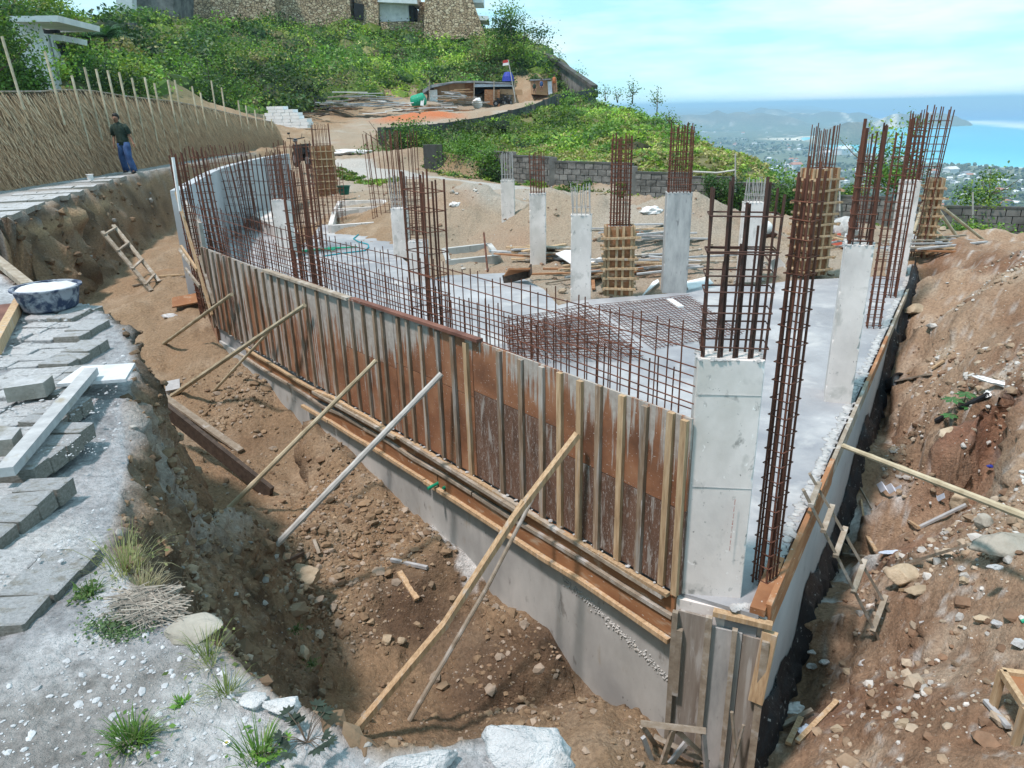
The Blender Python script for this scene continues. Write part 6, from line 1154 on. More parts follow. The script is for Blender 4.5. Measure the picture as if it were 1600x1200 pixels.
# ================================================================== BACKGROUND
# thatch fence beside the path
FX = -12.1; fa = (FX, 10); fb = (FX, 40)
ftop = [PW(x, y, fa, fb) for x, y in [(-60, 146), (0, 143), (60, 143), (100, 140), (140, 141), (200, 151), (270, 158), (330, 170), (380, 182), (434, 192)]]
fy = [p[1] for p in ftop]; fz_ = [p[2] for p in ftop]
fn = thing('thatch_fence', 'long leaning fence of dry brown thatch with bamboo poles along the path', 'fence', (FX, 20, 0))
yend = PW(433, 232, fa, fb)[1]
mb = MB(); n_ = 30000; y = 15.5+(yend-15.5)*rng.random(n_); f = rng.random(n_)**.8; zt_ = np.interp(y, fy, fz_); z1 = zt_*(.08+.92*f)*rng.uniform(.93, 1.02, n_); z1 = np.minimum(z1, zt_+.02*rng.random(n_)); L_ = rng.uniform(.35, .9, n_); z0 = np.maximum(z1-L_, -.02)
x1 = FX+.02+.10*(1-z1/zt_)+rng.uniform(0, .06, n_); x0 = FX+.10+.22*(1-z0/zt_)+rng.uniform(0, .10, n_); dy = rng.normal(.10, .16, n_)*(z1-z0)/.6; wd = rng.uniform(.006, .018, n_)
V = np.stack([np.stack([x1, y-wd, z1], 1), np.stack([x1, y+wd, z1], 1), np.stack([x0, y+dy+wd*.5, z0], 1), np.stack([x0, y+dy-wd*.5, z0], 1)], 1).reshape(-1, 3)
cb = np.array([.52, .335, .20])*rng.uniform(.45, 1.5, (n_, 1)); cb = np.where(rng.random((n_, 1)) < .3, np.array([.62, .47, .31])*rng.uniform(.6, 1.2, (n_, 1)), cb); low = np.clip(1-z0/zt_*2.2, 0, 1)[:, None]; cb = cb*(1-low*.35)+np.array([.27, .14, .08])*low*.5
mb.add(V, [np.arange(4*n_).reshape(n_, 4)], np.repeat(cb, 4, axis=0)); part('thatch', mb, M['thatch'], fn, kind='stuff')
mb = MB(); yy = np.linspace(15.5, yend, 40)
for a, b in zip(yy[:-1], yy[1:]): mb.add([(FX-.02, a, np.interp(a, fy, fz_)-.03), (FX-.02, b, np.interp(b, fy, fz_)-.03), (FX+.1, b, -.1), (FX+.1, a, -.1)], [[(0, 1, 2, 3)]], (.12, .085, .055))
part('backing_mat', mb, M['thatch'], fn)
mb = MB(); mb.tube([(FX, y, np.interp(y, fy, fz_)) for y in np.linspace(15.5, yend, 30)], .025, 6); part('top_rail', mb, M['woodx'], fn)
for (x, y) in [(3, 57), (70, 80), (112, 118), (132, 105), (150, 108), (168, 110), (186, 113), (206, 122), (226, 121), (241, 130), (262, 125), (273, 125), (300, 135), (313, 145), (330, 126), (346, 137), (372, 157), (384, 165), (398, 172), (412, 180), (424, 186)]:
    a = PW(x, y, (FX+.12, 10), (FX+.12, 40)); k = .30-.00045*x; b = PW(x+k*115, y+115, (FX+.30, 10), (FX+.30, 40)) if x < 300 else PW(x+k*60, y+60, (FX+.25, 10), (FX+.25, 40))
    mb = MB(); mb.tube([a, b], [.034, .03], 7); part('bamboo_pole', mb, M['bamboo'], fn)
c = P(142, 282, 0); mb = MB(); mb.lathe(c, [(0, 0), (.07, 0), (.08, .14), (.10, .16), (.06, .16), (.0, .12)], 14); solo('paint_can', mb, M['white'], 'small white can standing at the foot of the thatch fence left of the man', 'can', c)

# ---------------------------------------------------------------- people
def skin_mesh(name, verts, edges, rad, mt, parent, sub=2, root=0):
    me = bpy.data.meshes.new(name); l = wl(parent); me.from_pydata([tuple(Vector(v)) for v in verts], edges, []); me.update(); o = bpy.data.objects.new(name, me); COL.objects.link(o); o.parent = parent
    sk_ = o.modifiers.new('skin', 'SKIN'); ly = me.skin_vertices[0].data if me.skin_vertices else None
    if ly is None:
        bpy.context.view_layer.objects.active = o; ly = None
    if not me.skin_vertices: me.skin_vertices.new() if hasattr(me.skin_vertices, 'new') else None
    for i, r in enumerate(rad): me.skin_vertices[0].data[i].radius = (r if isinstance(r, tuple) else (r, r)); me.skin_vertices[0].data[i].use_root = (i == root)
    ss = o.modifiers.new('sub', 'SUBSURF'); ss.levels = sub; ss.render_levels = sub; sk_.use_smooth_shade = True; me.materials.append(mt); return o
def loft(name, rings, mt, parent, n=14, sub=0, color=None):
    """closed surface through elliptic rings ((x,y,z), rx, ry, heading)"""
    mb = MB(); V = []
    for c, rx, ry, h in rings:
        for k in range(n):
            t = 2*math.pi*k/n; a, b = rx*math.cos(t), ry*math.sin(t); V.append((c[0]+a*math.cos(h)-b*math.sin(h), c[1]+a*math.sin(h)+b*math.cos(h), c[2]))
    m_ = len(rings); l = wl(parent); V = np.array(V)+np.array(l); mb.add(V, [[(i*n+k, i*n+(k+1) % n, (i+1)*n+(k+1) % n, (i+1)*n+k) for i in range(m_-1) for k in range(n)], list(range(n))[::-1], list(range((m_-1)*n, m_*n))]); return part(name, mb, mt, parent, smooth=True)
def limb(name, pts, rad, mt, parent, n=12):
    mb = MB(); l = np.array(wl(parent)); mb.tube([A3(p)+l for p in pts], rad, n); return part(name, mb, mt, parent, smooth=True)
def body(t, J, s=1.):
    """one continuous skinned body from joints J"""
    names = list(J); V = [tuple(A3(J[k][0])*s) for k in names]; R = [J[k][1]*s for k in names]; ix = {k: i for i, k in enumerate(names)}
    E_ = [(ix[a], ix[b]) for a, b in [('pelvis', 'waist'), ('waist', 'chest'), ('chest', 'neck'), ('neck', 'head'), ('head', 'crown'), ('chest', 'shL'), ('shL', 'elL'), ('elL', 'wrL'), ('wrL', 'haL'), ('chest', 'shR'), ('shR', 'elR'), ('elR', 'wrR'), ('wrR', 'haR'), ('pelvis', 'hipL'), ('hipL', 'knL'), ('knL', 'anL'), ('anL', 'toL'), ('pelvis', 'hipR'), ('hipR', 'knR'), ('knR', 'anR'), ('anR', 'toR')]]
    return skin_mesh('body', V, E_, R, M['skin'], t)
mp_ = P(203, 271, 0); man = thing('person', 'man in dark green shirt and blue jeans walking along the path by the thatch fence', 'person', mp_)
# +x is the picture's right, -y faces the camera; he strides to the lower right, looking down
J = {'pelvis': ((-.02, 0, .86), .115), 'waist': ((-.02, 0, .98), .105), 'chest': ((-.04, -.02, 1.25), .125), 'neck': ((-.07, -.04, 1.42), .048), 'head': ((-.08, -.075, 1.53), .088), 'crown': ((-.08, -.06, 1.60), .082),
     'shL': ((.13, -.02, 1.33), .058), 'elL': ((.20, -.02, 1.07), .042), 'wrL': ((.30, -.08, .86), .030), 'haL': ((.34, -.12, .79), .030), 'shR': ((-.22, -.02, 1.32), .058), 'elR': ((-.26, .0, 1.06), .042), 'wrR': ((-.24, -.1, .84), .030), 'haR': ((-.235, -.13, .77), .030),
     'hipL': ((.06, 0, .80), .09), 'knL': ((.10, -.10, .46), .062), 'anL': ((.17, -.04, .09), .04), 'toL': ((.20, -.20, .03), .033), 'hipR': ((-.10, 0, .80), .09), 'knR': ((-.15, .02, .46), .062), 'anR': ((-.15, .14, .10), .04), 'toR': ((-.14, .01, .03), .033)}
body(man, J)
loft('shirt', [((-.02, 0, .80), .175, .125, 0), ((-.02, 0, .92), .17, .12, 0), ((-.025, -.005, 1.05), .165, .118, 0), ((-.04, -.02, 1.20), .185, .125, 0), ((-.045, -.02, 1.32), .195, .115, 0), ((-.05, -.025, 1.385), .14, .09, 0), ((-.065, -.035, 1.42), .065, .065, 0)], M['shirt'], man)
limb('sleeve', [(.10, -.02, 1.35), (.155, -.02, 1.27), (.205, -.02, 1.10)], [.075, .072, .07], M['shirt'], man); limb('sleeve', [(-.19, -.02, 1.35), (-.24, -.02, 1.26), (-.27, 0, 1.08)], [.075, .072, .07], M['shirt'], man)
limb('collar', [(-.065, -.035, 1.405), (-.07, -.04, 1.44)], [.072, .06], M['shirt'], man)
limb('trouser_leg', [(.05, 0, .86), (.07, -.03, .72), (.10, -.09, .46), (.15, -.06, .22), (.17, -.05, .06)], [.11, .112, .092, .090, .098], M['jeans'], man); limb('trouser_leg', [(-.09, 0, .86), (-.10, .01, .72), (-.15, .03, .46), (-.155, .10, .22), (-.15, .14, .07)], [.11, .112, .092, .090, .095], M['jeans'], man)
loft('trouser_hips', [((-.02, 0, .74), .15, .115, 0), ((-.02, 0, .82), .168, .118, 0), ((-.02, 0, .93), .15, .11, 0)], M['jeans'], man)
loft('hair', [((-.08, -.005, 1.50), .07, .06, 0), ((-.08, -.02, 1.56), .092, .085, 0), ((-.08, -.035, 1.61), .09, .092, 0), ((-.08, -.04, 1.66), .07, .075, 0), ((-.08, -.04, 1.685), .03, .03, 0)], M['hair'], man)
fc = MB(); l = np.array(wl(man))
fc.tube([l+(-.08, -.145, 1.545), l+(-.08, -.165, 1.51)], [.008, .014], 6); part('nose', fc, M['skin'], man)
for dx in (-.028, .028): mb = MB(); v, f = I1; mb.add(v*[.012, .006, .006]+l+[-.08+dx, -.143, 1.548], [f]); part('eye', mb, M['hair'], man)
mb = MB(); mb.beam(l+(-.10, -.148, 1.487), l+(-.06, -.148, 1.487), .006, .01); part('mouth', mb, M['hair'], man)
mb = MB(); v, f = I2; mb.add(v*[.05, .13, .035]+l+[.19, -.14, .04], [f]); part('shoe', mb, M['hair'], man, smooth=True); mb = MB(); mb.add(v*[.05, .12, .035]+l+[-.145, .06, .04], [f]); part('shoe', mb, M['hair'], man, smooth=True)
def fingers(side, w, h):
    mb = MB(); w = A3(w)+l; h = A3(h)+l; d = (h-w)/np.linalg.norm(h-w); x = np.cross(d, (0, 1, 0)); x /= np.linalg.norm(x)
    for k, ln in enumerate((.062, .072, .068, .055)): b = h+x*(.012*(k-1.5)); mb.tube([b, b+d*ln*.5, b+d*ln*.95+[0, .012, 0]], [.0085, .008, .006], 5)
    mb.tube([w+(h-w)*.4+x*.02, w+(h-w)*.9+x*.045], [.010, .008], 5); part('fingers', mb, M['skin'], man)
fingers(1, J['wrL'][0], J['haL'][0]); fingers(-1, J['wrR'][0], J['haR'][0])
def far_person(label, px, py, d, shirt, sit=False, s=1.):
    p = PD(px, py, d); t = thing('person', label, 'person', p); z = .45 if sit else .86
    J = {'pelvis': ((0, 0, z), .12), 'waist': ((0, 0, z+.14), .12), 'chest': ((0, -.02, z+.4), .14), 'neck': ((0, -.03, z+.57), .05), 'head': ((0, -.05, z+.67), .085), 'crown': ((0, -.05, z+.74), .085), 'shL': ((.18, -.02, z+.47), .06), 'elL': ((.24, -.05, z+.22), .045), 'wrL': ((.2, -.25, z+.12), .035), 'haL': ((.18, -.32, z+.12), .03), 'shR': ((-.18, -.02, z+.47), .06), 'elR': ((-.24, -.05, z+.22), .045), 'wrR': ((-.2, -.25, z+.12), .035), 'haR': ((-.18, -.32, z+.12), .03)}
    for sg, n in ((1, 'L'), (-1, 'R')):
        if sit: J['hip'+n] = ((sg*.09, -.05, z-.02), .09); J['kn'+n] = ((sg*.12, -.42, z+.02), .07); J['an'+n] = ((sg*.12, -.42, .08), .045); J['to'+n] = ((sg*.12, -.55, .04), .04)
        else: J['hip'+n] = ((sg*.09, 0, z-.06), .09); J['kn'+n] = ((sg*.1, -.02, .46), .065); J['an'+n] = ((sg*.1, 0, .08), .045); J['to'+n] = ((sg*.11, -.14, .04), .035)
    body(t, J); loft('shirt', [((0, 0, z-.05), .17, .13, 0), ((0, 0, z+.2), .17, .13, 0), ((0, -.02, z+.45), .2, .13, 0), ((0, -.03, z+.56), .08, .07, 0)], shirt, t, 10); loft('hair', [((0, -.03, z+.66), .09, .09, 0), ((0, -.03, z+.76), .09, .09, 0), ((0, -.03, z+.83), .03, .03, 0)], M['hair'], t, 8); return t
M['orangeshirt'] = mat('orange_shirt', [(.3, (.4, .13, .05)), (.7, (.5, .18, .07))], bmp=0)
far_person('person in an orange shirt standing right of the little brick hut', 866, 143, 84, M['orangeshirt'])
far_person('person in dark clothes sitting left of the little brick hut', 835, 147, 83, M['shirt'], True)
far_person('person in dark clothes by the wall of the little brick hut', 846, 143, 84.5, M['jeans'], True)
# ---------------------------------------------------------------- walls
def wall_quad(stations):
    out = []
    for x, t, b, d in stations: p = PD(x, b, d); out.append((p[:2], p[2], UP(p[:2], t)))
    return out
bw = thing('block_wall', 'weathered grey block wall stepping down across the back of the building site', 'wall', PD(752, 283, 36)); WQ = wall_quad(LW2)
BM = {k: bevbox('block_'+str(k), M['blockgrey'], .02) for k in range(1)}
segs = [(1, 2, 'a'), (2, 3, 'b'), (3, 4, 'c'), (4, 5, 'd'), (5, 6, 'e'), (6, 7, 'f'), (7, 8, 'g'), (8, 9, 'h'), (9, 10, 'i'), (10, 11, 'j')]
core = MB(); nb_ = 0; rest = MB()
for a, b, k in segs:
    (p, z0, t0), (q, z1, t1) = WQ[a], WQ[b]; d = q-p; ln = np.linalg.norm(d); d = d/ln; nn = np.array([d[1], -d[0]]); nn = nn if nn@p < 0 else -nn; tp_ = (t0+t1)/2+(.02 if k in 'aceg' else -.03); bt = min(z0, z1)-.4
    if k == 'stub': tp_ = t0
    core.prism([tuple(p-nn*.09), tuple(q-nn*.09), tuple(q+nn*.04), tuple(p+nn*.04)], bt, tp_-.02)
    zc = tp_-.12; row = 0; ang = math.atan2(d[1], d[0])
    while zc > bt+.25:
        s_ = -.2*(row % 2)
        while s_ < ln:
            c0 = max(s_, 0); c1 = min(s_+.40, ln)
            if c1-c0 > .08:
                m_ = p+d*(c0+c1)/2+nn*(.07+.006*rng.normal())
                if nb_ < 299: partm('block', BM[0], bw, (m_[0], m_[1], zc), (0, 0, ang), (c1-c0-.02, .10, .215)); nb_ += 1
                else: rest.beam((*(p+d*(c0+.01)+nn*.07), zc), (*(p+d*(c1-.01)+nn*(.07+.004*rng.normal())), zc), .10, .215)
            s_ += .41
        zc -= .235; row += 1
    mb = MB(); mb.beam((*(p+nn*.0), tp_+.02), (*(q+nn*.0), tp_+.02), .26, .07); part('coping', mb, M['mosswall'], bw)
part('wall_core', core, M['blockgrey'], bw); part('far_blocks', rest, M['blockgrey'], bw, kind='stuff')
q_ = PD(678, 262, 37.5); mb = MB(); mb.box(q_[0]-.45, q_[0]+.45, q_[1]-.2, q_[1]+.2, q_[2]-.4, UP(q_[:2], 226)); part('pillar', mb, M['mosswall'], bw)
for i in (2, 3, 4, 6, 7, 8):
    p, z0, t0 = WQ[i]; mb = MB(); mb.box(p[0]-.16, p[0]+.16, p[1]-.2, p[1]+.1, z0-.3, t0+.08); part('pillar', mb, M['blockgrey'], bw)
uw = thing('retaining_wall', 'dark mossy retaining wall rising along the dirt road to the huts', 'wall', PD(598, 234, 47)); UQ = wall_quad(UW)
def slopewall(t, Q, th, mt, name='wall_body'):
    mb = MB(); V = []
    for p, z0, t0 in Q:
        n = p/np.linalg.norm(p); V += [(*p, z0-.6), (*p, t0), (*(p+n*th), t0), (*(p+n*th), z0-.6)]
    F = [[(4*i, 4*i+4, 4*i+5, 4*i+1), (4*i+1, 4*i+5, 4*i+6, 4*i+2), (4*i+2, 4*i+6, 4*i+7, 4*i+3)] for i in range(len(Q)-1)]; mb.add(V, F+[[(0, 1, 2, 3)], [(4*len(Q)-4, 4*len(Q)-1, 4*len(Q)-2, 4*len(Q)-3)]]); part(name, mb, mt, t)
slopewall(uw, UQ, .4, M['mosswall'])
for i in range(len(UQ)-1):
    for f in (.0, .5): p = UQ[i][0]*(1-f)+UQ[i+1][0]*f; t0 = UQ[i][2]*(1-f)+UQ[i+1][2]*f; z0 = UQ[i][1]*(1-f)+UQ[i+1][1]*f; mb = MB(); mb.box(p[0]-.2, p[0]+.2, p[1]-.12, p[1]+.3, z0-.5, t0+.04); part('pillar', mb, M['mosswall'], uw)
dw = thing('gable_wall', 'tall grey wall with a slanting top running down behind the huts to the ridge', 'wall', PD(930, 140, 82)); DQ = wall_quad([(832, 72, 130, 112), (865, 92, 135, 100), (900, 116, 140, 90), (929, 136, 165, 82)]); slopewall(dw, DQ, .35, M['blockgrey'])
mb = MB()
for a, b in zip(DQ[:-1], DQ[1:]): mb.beam((*a[0], a[2]), (*b[0], b[2]), .6, .35)
part('coping', mb, M['mosswall'], dw)
# ---------------------------------------------------------------- stone building on the hill
sb = thing('stone_building', 'rubble stone villa on top of the green hill at the top edge of the picture', 'building', PD(600, 50, 112))
def tower(pts, d, mt='stonew', name='wall'):
    """battered wall block given by picture corners at its own distance"""
    q = [PD(x, y, d) for x, y in pts]; n = np.array([0, 1, 0])*6.; mb = MB(); m_ = len(q); mb.add([*q, *(p+n for p in q)], [list(range(m_)), list(range(m_, 2*m_))[::-1], [(i, i+m_, (i+1) % m_+m_, (i+1) % m_) for i in range(m_)]]); return part(name, mb, M[mt], sb)
tower([(425, -60), (425, 70), (552, 60), (540, -60)], 112); tower([(553, -60), (554, 31), (567, 31), (570, -60)], 113, name='lintel_wall')
tower([(567, 30), (567, 60), (592, 60), (590, -60), (568, -60)], 112); tower([(552, 29), (553, 60), (568, 60), (568, 29)], 112.3)
tower([(594, 34), (600, 62), (664, 60), (660, 34)], 112); tower([(665, -60), (662, 62), (760, 60), (735, -10), (732, -60)], 110.5); tower([(655, 3), (652, 40), (668, 40), (668, 3)], 114)
tower([(592, 2), (594, 34), (640, 33), (638, 6)], 113, 'whitehouse', 'white_wall'); tower([(590, -14), (590, 3), (652, 6), (650, -14)], 111, 'whitehouse', 'roof_slab'); tower([(553, 4), (554, 30), (568, 31), (568, 7)], 112.25-.4, 'dark', 'window_opening'); tower([(639, 8), (640, 33), (646, 33), (646, 8)], 112.8, 'dark', 'window_opening')
tower([(736, -8), (736, 4), (755, 4), (755, -8)], 112, 'whitehouse', 'balcony'); tower([(744, 24), (746, 31), (764, 32), (763, 25)], 111, 'whitehouse', 'balcony')
tower([(205, -60), (212, 42), (270, 44), (272, -60)], 104, 'blockgrey'); tower([(176, -60), (184, 36), (208, 38), (204, -60)], 103, 'whitehouse', 'white_pier'); tower([(262, -60), (270, 44), (345, 46), (430, 60), (430, -60)], 110)
mb = MB(); q = [PD(x, y, 84) for x, y in [(100, 32), (210, 36), (212, 66), (100, 60)]]; n = np.array([.2, 1, 0])*.4; mb.add([*q, *(p+n for p in q)], [[(3, 2, 1, 0), (4, 5, 6, 7), (0, 1, 5, 4)]]); solo('garden_wall', mb, M['blockgrey'], 'grey wall between the palms and the tall white pier at the upper left', 'wall', q[0])
# concrete house at the upper left
ch = thing('concrete_house', 'white concrete house with a flat projecting roof half hidden by trees at the upper left', 'building', PD(70, 135, 47))
def hb(name, pts, d, dep, mt):
    q = [PD(x, y, d) for x, y in pts]; n = np.array([-.1, 1, 0])*dep; mb = MB(); m_ = len(q); mb.add([*q, *(p+n for p in q)], [list(range(m_))[::-1], list(range(m_, 2*m_)), [(i, (i+1) % m_, (i+1) % m_+m_, i+m_) for i in range(m_)]]); part(name, mb, M[mt], ch)
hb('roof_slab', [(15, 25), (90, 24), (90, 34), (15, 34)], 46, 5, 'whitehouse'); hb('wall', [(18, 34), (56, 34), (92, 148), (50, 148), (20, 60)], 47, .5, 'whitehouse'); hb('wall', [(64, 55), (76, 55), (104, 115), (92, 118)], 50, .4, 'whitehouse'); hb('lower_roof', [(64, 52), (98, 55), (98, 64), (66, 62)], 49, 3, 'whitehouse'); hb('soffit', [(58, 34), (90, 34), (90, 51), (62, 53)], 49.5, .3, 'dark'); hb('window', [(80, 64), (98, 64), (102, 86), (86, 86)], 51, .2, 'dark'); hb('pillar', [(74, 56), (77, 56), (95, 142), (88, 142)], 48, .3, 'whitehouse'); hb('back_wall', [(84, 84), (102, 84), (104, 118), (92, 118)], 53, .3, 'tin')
hb('downpipe', [(74.5, 54), (76, 54), (92, 118), (90, 118)], 47.8, .1, 'grey')
# ---------------------------------------------------------------- huts
hut = thing('workers_hut', 'long low plywood hut with a tin roof at the end of the dirt road', 'hut', PD(740, 168, 85))
def hq(parent, name, pts, d, dep, mt, kind=None):
    q = [PD(x, y, d) for x, y in pts]; n = np.array([0, 1, 0])*dep; mb = MB(); m_ = len(q); mb.add([*q, *(p+n for p in q)], [list(range(m_)), list(range(m_, 2*m_))[::-1], [(i, i+m_, (i+1) % m_+m_, (i+1) % m_) for i in range(m_)]]); return part(name, mb, M[mt], parent)
M['plytan'] = mat('tan_plywood', [(.3, (.30, .18, .10)), (.7, (.42, .27, .16))], 1.5, vary=.15); M['ironroof'] = mat('tin_roof', [(.3, (.14, .14, .145)), (.7, (.32, .34, .36))], 1.5)
hq(hut, 'roof', [(660, 141), (672, 133), (708, 127), (740, 126), (800, 129), (801, 131), (740, 129), (708, 130), (674, 137), (661, 146)], 83.5, 6, 'ironroof')
for x0, x1, mt in [(678, 700, 'plytan'), (700.4, 726, 'plytan'), (726.4, 740, 'orangeply'), (757, 781, 'orangeply')]: hq(hut, 'plywood_sheet', [(x0, 130 if x0 < 750 else 140), (x0, 161), (x1, 163 if x0 < 750 else 168), (x1, 130 if x0 < 750 else 140)], 85 if x0 < 750 else 83.6, .05, mt)
hq(hut, 'dark_opening', [(666, 137), (669, 162), (800, 166), (800, 131), (740, 129)], 88.5, .2, 'dark'); hq(hut, 'tin_sheet', [(740, 131), (742, 136), (802, 135), (796, 131)], 83.8, .3, 'tin'); hq(hut, 'white_sheet', [(670, 141), (671, 159), (684, 159), (683, 140)], 84, .05, 'white')  # back sheet painted black as the shade under the hut roof
hq(hut, 'plywood_sheet', [(781, 139), (782, 147), (817, 149), (816, 140)], 84.2, .05, 'plytan'); hq(hut, 'plywood_sheet', [(801, 147), (802, 165), (808, 164), (808, 147)], 84.4, .05, 'plytan')
for x in (670, 740, 771, 803): hq(hut, 'post', [(x, 126), (x, 165), (x+1.6, 165), (x+1.6, 126)], 83.4, .1, 'woodx')
h2 = thing('brick_hut', 'little tan hut with a grey metal door right of the flagpole', 'hut', PD(845, 147, 85.5))
hq(h2, 'wall', [(830, 125), (831, 147), (856, 149), (855, 124)], 85.5, 2.5, 'plytan'); hq(h2, 'wall', [(864, 126), (864, 146), (871, 145), (870, 127)], 86, 2, 'plytan'); hq(h2, 'door', [(855.5, 127), (857, 148), (863, 146), (862, 127)], 85.3, .1, 'tin'); hq(h2, 'roof', [(828, 124), (829, 126), (861, 125), (860, 122.5)], 85, 3, 'ironroof')
fp = thing('flagpole', 'thin leaning flagpole with a small red and white flag between the huts', 'flag', PD(806, 160, 83)); mb = MB(); mb.tube([PD(806, 160, 83), PD(794, 93, 83)], .05, 6); part('pole', mb, M['bamboogrey'], fp)
for nme, ys, mt in (('red_stripe', (93, 97.5), 'redpl'), ('white_stripe', (97.5, 101.5), 'white')):
    mb = MB(); q = [PD(794.5, ys[0], 83), PD(786, ys[0]+1.5, 83), PD(785.5, ys[1]+1.5, 83), PD(795.2, ys[1], 83)]; mb.add([*q, *(p+[0, .03, 0] for p in q)], [[(0, 1, 2, 3), (7, 6, 5, 4), (0, 4, 5, 1), (2, 6, 7, 3)]]); part(nme, mb, M[mt], fp)
bt_ = thing('blue_tank', 'dark blue tarpaulin covered tank on a stand behind the flagpole', 'tank', PD(794, 128, 90)); mb = MB(); c = PD(794, 127, 90); mb.lathe(c, [(.0, 0), (.7, 0), (.62, .5), (.4, .95), (0, 1.)], 14); part('tank', mb, M['bluet'], bt_)
for x in (788, 800): mb = MB(); mb.tube([PD(x, 146, 90), PD(x, 122, 90)], .05, 5); part('leg', mb, M['woodx'], bt_)
# green water tank lying down
c = PD(654, 158, 74); t = thing('water_tank', 'green plastic water tank lying on its side by the timber heap', 'tank', c)
mb = MB(); prof = [(.0, -.75), (.35, -.72), (.52, -.6)]+[(.56+.02*(i % 2), -.5+i*.1) for i in range(11)]+[(.52, .6), (.25, .72), (0, .75)]; mb.lathe((0, 0, 0), prof, 22); mb.xf(Matrix.Translation(Vector(c)+Vector((0, 0, .05))) @ Matrix.Rotation(math.radians(75), 4, 'Y')); part('shell', mb, M['green'], t)
mb = MB(); mb.beam(c+[.35, -.6, -.4], c+[.45, -.5, .25], .3, .03, (0, 1, 0)); part('white_label', mb, M['white'], t)
# aerated blocks, stacked: each block its own part
t = thing('block_stack', 'stack of white aerated concrete blocks beyond the end of the thatch fence', 'blocks', PD(445, 195, 56)); b0 = PD(417, 193, 56); ux = (PD(470, 194, 55)-b0); ux[2] = 0; ux /= np.linalg.norm(ux); BW = bevbox('aerated_block', M['blockw'], .01); an = math.atan2(ux[1], ux[0]); vy = np.array([-ux[1], ux[0], 0])
for zl in range(7):
    nmax = [5, 5, 5, 4, 4, 3, 2][zl]
    for k in range(nmax):
        if zl == 6 and k > 1: continue
        for dd in range(2): p = b0+ux*(k*.60+.3+(0.08 if zl % 2 else 0)+(.2 if zl > 4 else 0))+vy*(dd*.42)+[0, 0, zl*.205-.25]; partm('block', BW, t, p, (0, 0, an+rng.normal()*.03), (.58, .4, .195))
# motorbikes
def motorbike(label, px, py, d, rz, s=1., mt='black'):
    p = PD(px, py, d); t = thing('motorbike', label, 'motorbike', p, 'parked motorbikes'); R = Matrix.Translation(Vector(p)) @ Matrix.Rotation(rz, 4, 'Z') @ Matrix.Scale(s, 4)
    def pt(nm, f, m_): mb = MB(); f(mb); mb.xf(R); part(nm, mb, M[m_], t)
    for x in (-.6, .6): pt('wheel', lambda mb, x=x: mb.tube([(x, -.05, .28), (x, .05, .28)], .29, 18), 'black'); pt('hub', lambda mb, x=x: mb.tube([(x, -.06, .28), (x, .06, .28)], .15, 10), 'grey')
    pt('body', lambda mb: (mb.beam((-.45, 0, .62), (.15, 0, .5), .22, .25), mb.beam((.1, 0, .35), (.45, 0, .75), .3, .12), mb.beam((-.3, 0, .35), (.2, 0, .33), .2, .2)), mt); pt('seat', lambda mb: mb.beam((-.65, 0, .80), (.1, 0, .76), .24, .08), 'black'); pt('fork', lambda mb: mb.tube([(.6, 0, .28), (.42, 0, .95)], .035, 6), 'grey'); pt('handlebar', lambda mb: mb.tube([(.4, -.33, 1.02), (.42, 0, .97), (.4, .33, 1.02)], .02, 6), 'black'); pt('headlight', lambda mb: mb.add(I1[0]*[.09, .09, .08]+[.5, 0, .93], [I1[1]]), 'grey'); pt('mudguard', lambda mb: mb.beam((-.85, 0, .55), (-.6, 0, .62), .14, .03), mt); pt('mirror', lambda mb: (mb.tube([(.4, .2, 1.0), (.38, .25, 1.16)], .008, 4), mb.tube([(.4, -.2, 1.0), (.38, -.25, 1.16)], .008, 4), mb.beam((.38, .21, 1.18), (.38, .30, 1.18), .03, .06)), 'black')
    return t
motorbike('dark motorbike parked on the earth left of the bright orange boxed column', 474, 262, 33, 2.2, 1.15); motorbike('motorbike parked before the dark doorway of the long hut', 783, 166, 82.5, .4); motorbike('second motorbike right of the first before the long hut', 793, 165, 82.3, 1.0)
# lumber heap by the road
pile('big heap of grey timber and boards along the dirt road before the hill', 580, 170, 60, 5.5, .0, .25, .3, z=None, hmax=1.0) if False else None
def fpile(label, px, py, d, n, sx, L0, mts, hmax, wd=.25):
    c = PD(px, py, d); t = thing('timber_heap', label, 'timber', c)
    for k in range(n):
        a = rng.normal()*.25; l = L0*rng.uniform(.4, 1.1)/2; dv_ = np.array([math.cos(a), math.sin(a), rng.normal()*.06])*l; f = rng.normal(); o = c+[f*sx*.45, rng.normal()*1.0, hmax*rng.random()*math.exp(-f*f*.6)+.05]; mb = MB(); mb.beam(o-dv_, o+dv_, wd*rng.uniform(.4, 1.6), .07); part('board', mb, M[mts[rng.integers(len(mts))]], t)
fpile('long heap of grey boards along the dirt road below the hill', 565, 172, 73, 60, 6.5, 3.4, ('woodgrey', 'woodx', 'orangeply', 'woodx', 'white'), 1.5); fpile('stack of boards in front of the long hut', 715, 168, 80, 34, 2.6, 3.2, ('woodx', 'woodgrey', 'plytan'), 2.0); fpile('low scatter of planks between the green tank and the hut', 655, 176, 72, 26, 4.5, 2.8, ('woodx', 'woodgrey', 'white', 'orangeply'), .5)
rag('white_sack', 'white sack standing right of the boards before the long hut', 747, 168, .5, 'white', 'sack', (1., .7, 1.), 41) if False else None
c = PD(746, 168, 81); mb = MB(); v, f = I2; mb.add(v*[.5, .3, .55]*(1+.2*fbm(v, .5, 2, 2)[:, None])+c+[0, 0, .4], [f]); solo('white_sack', mb, M['white'], 'white sack standing right of the boards before the long hut', 'sack', c, smooth=True)
fpile('dark scraps and rubble on the left of the long board heap', 480, 182, 68, 20, 3., 2.2, ('darkwood', 'woodx', 'orangeply'), .3)
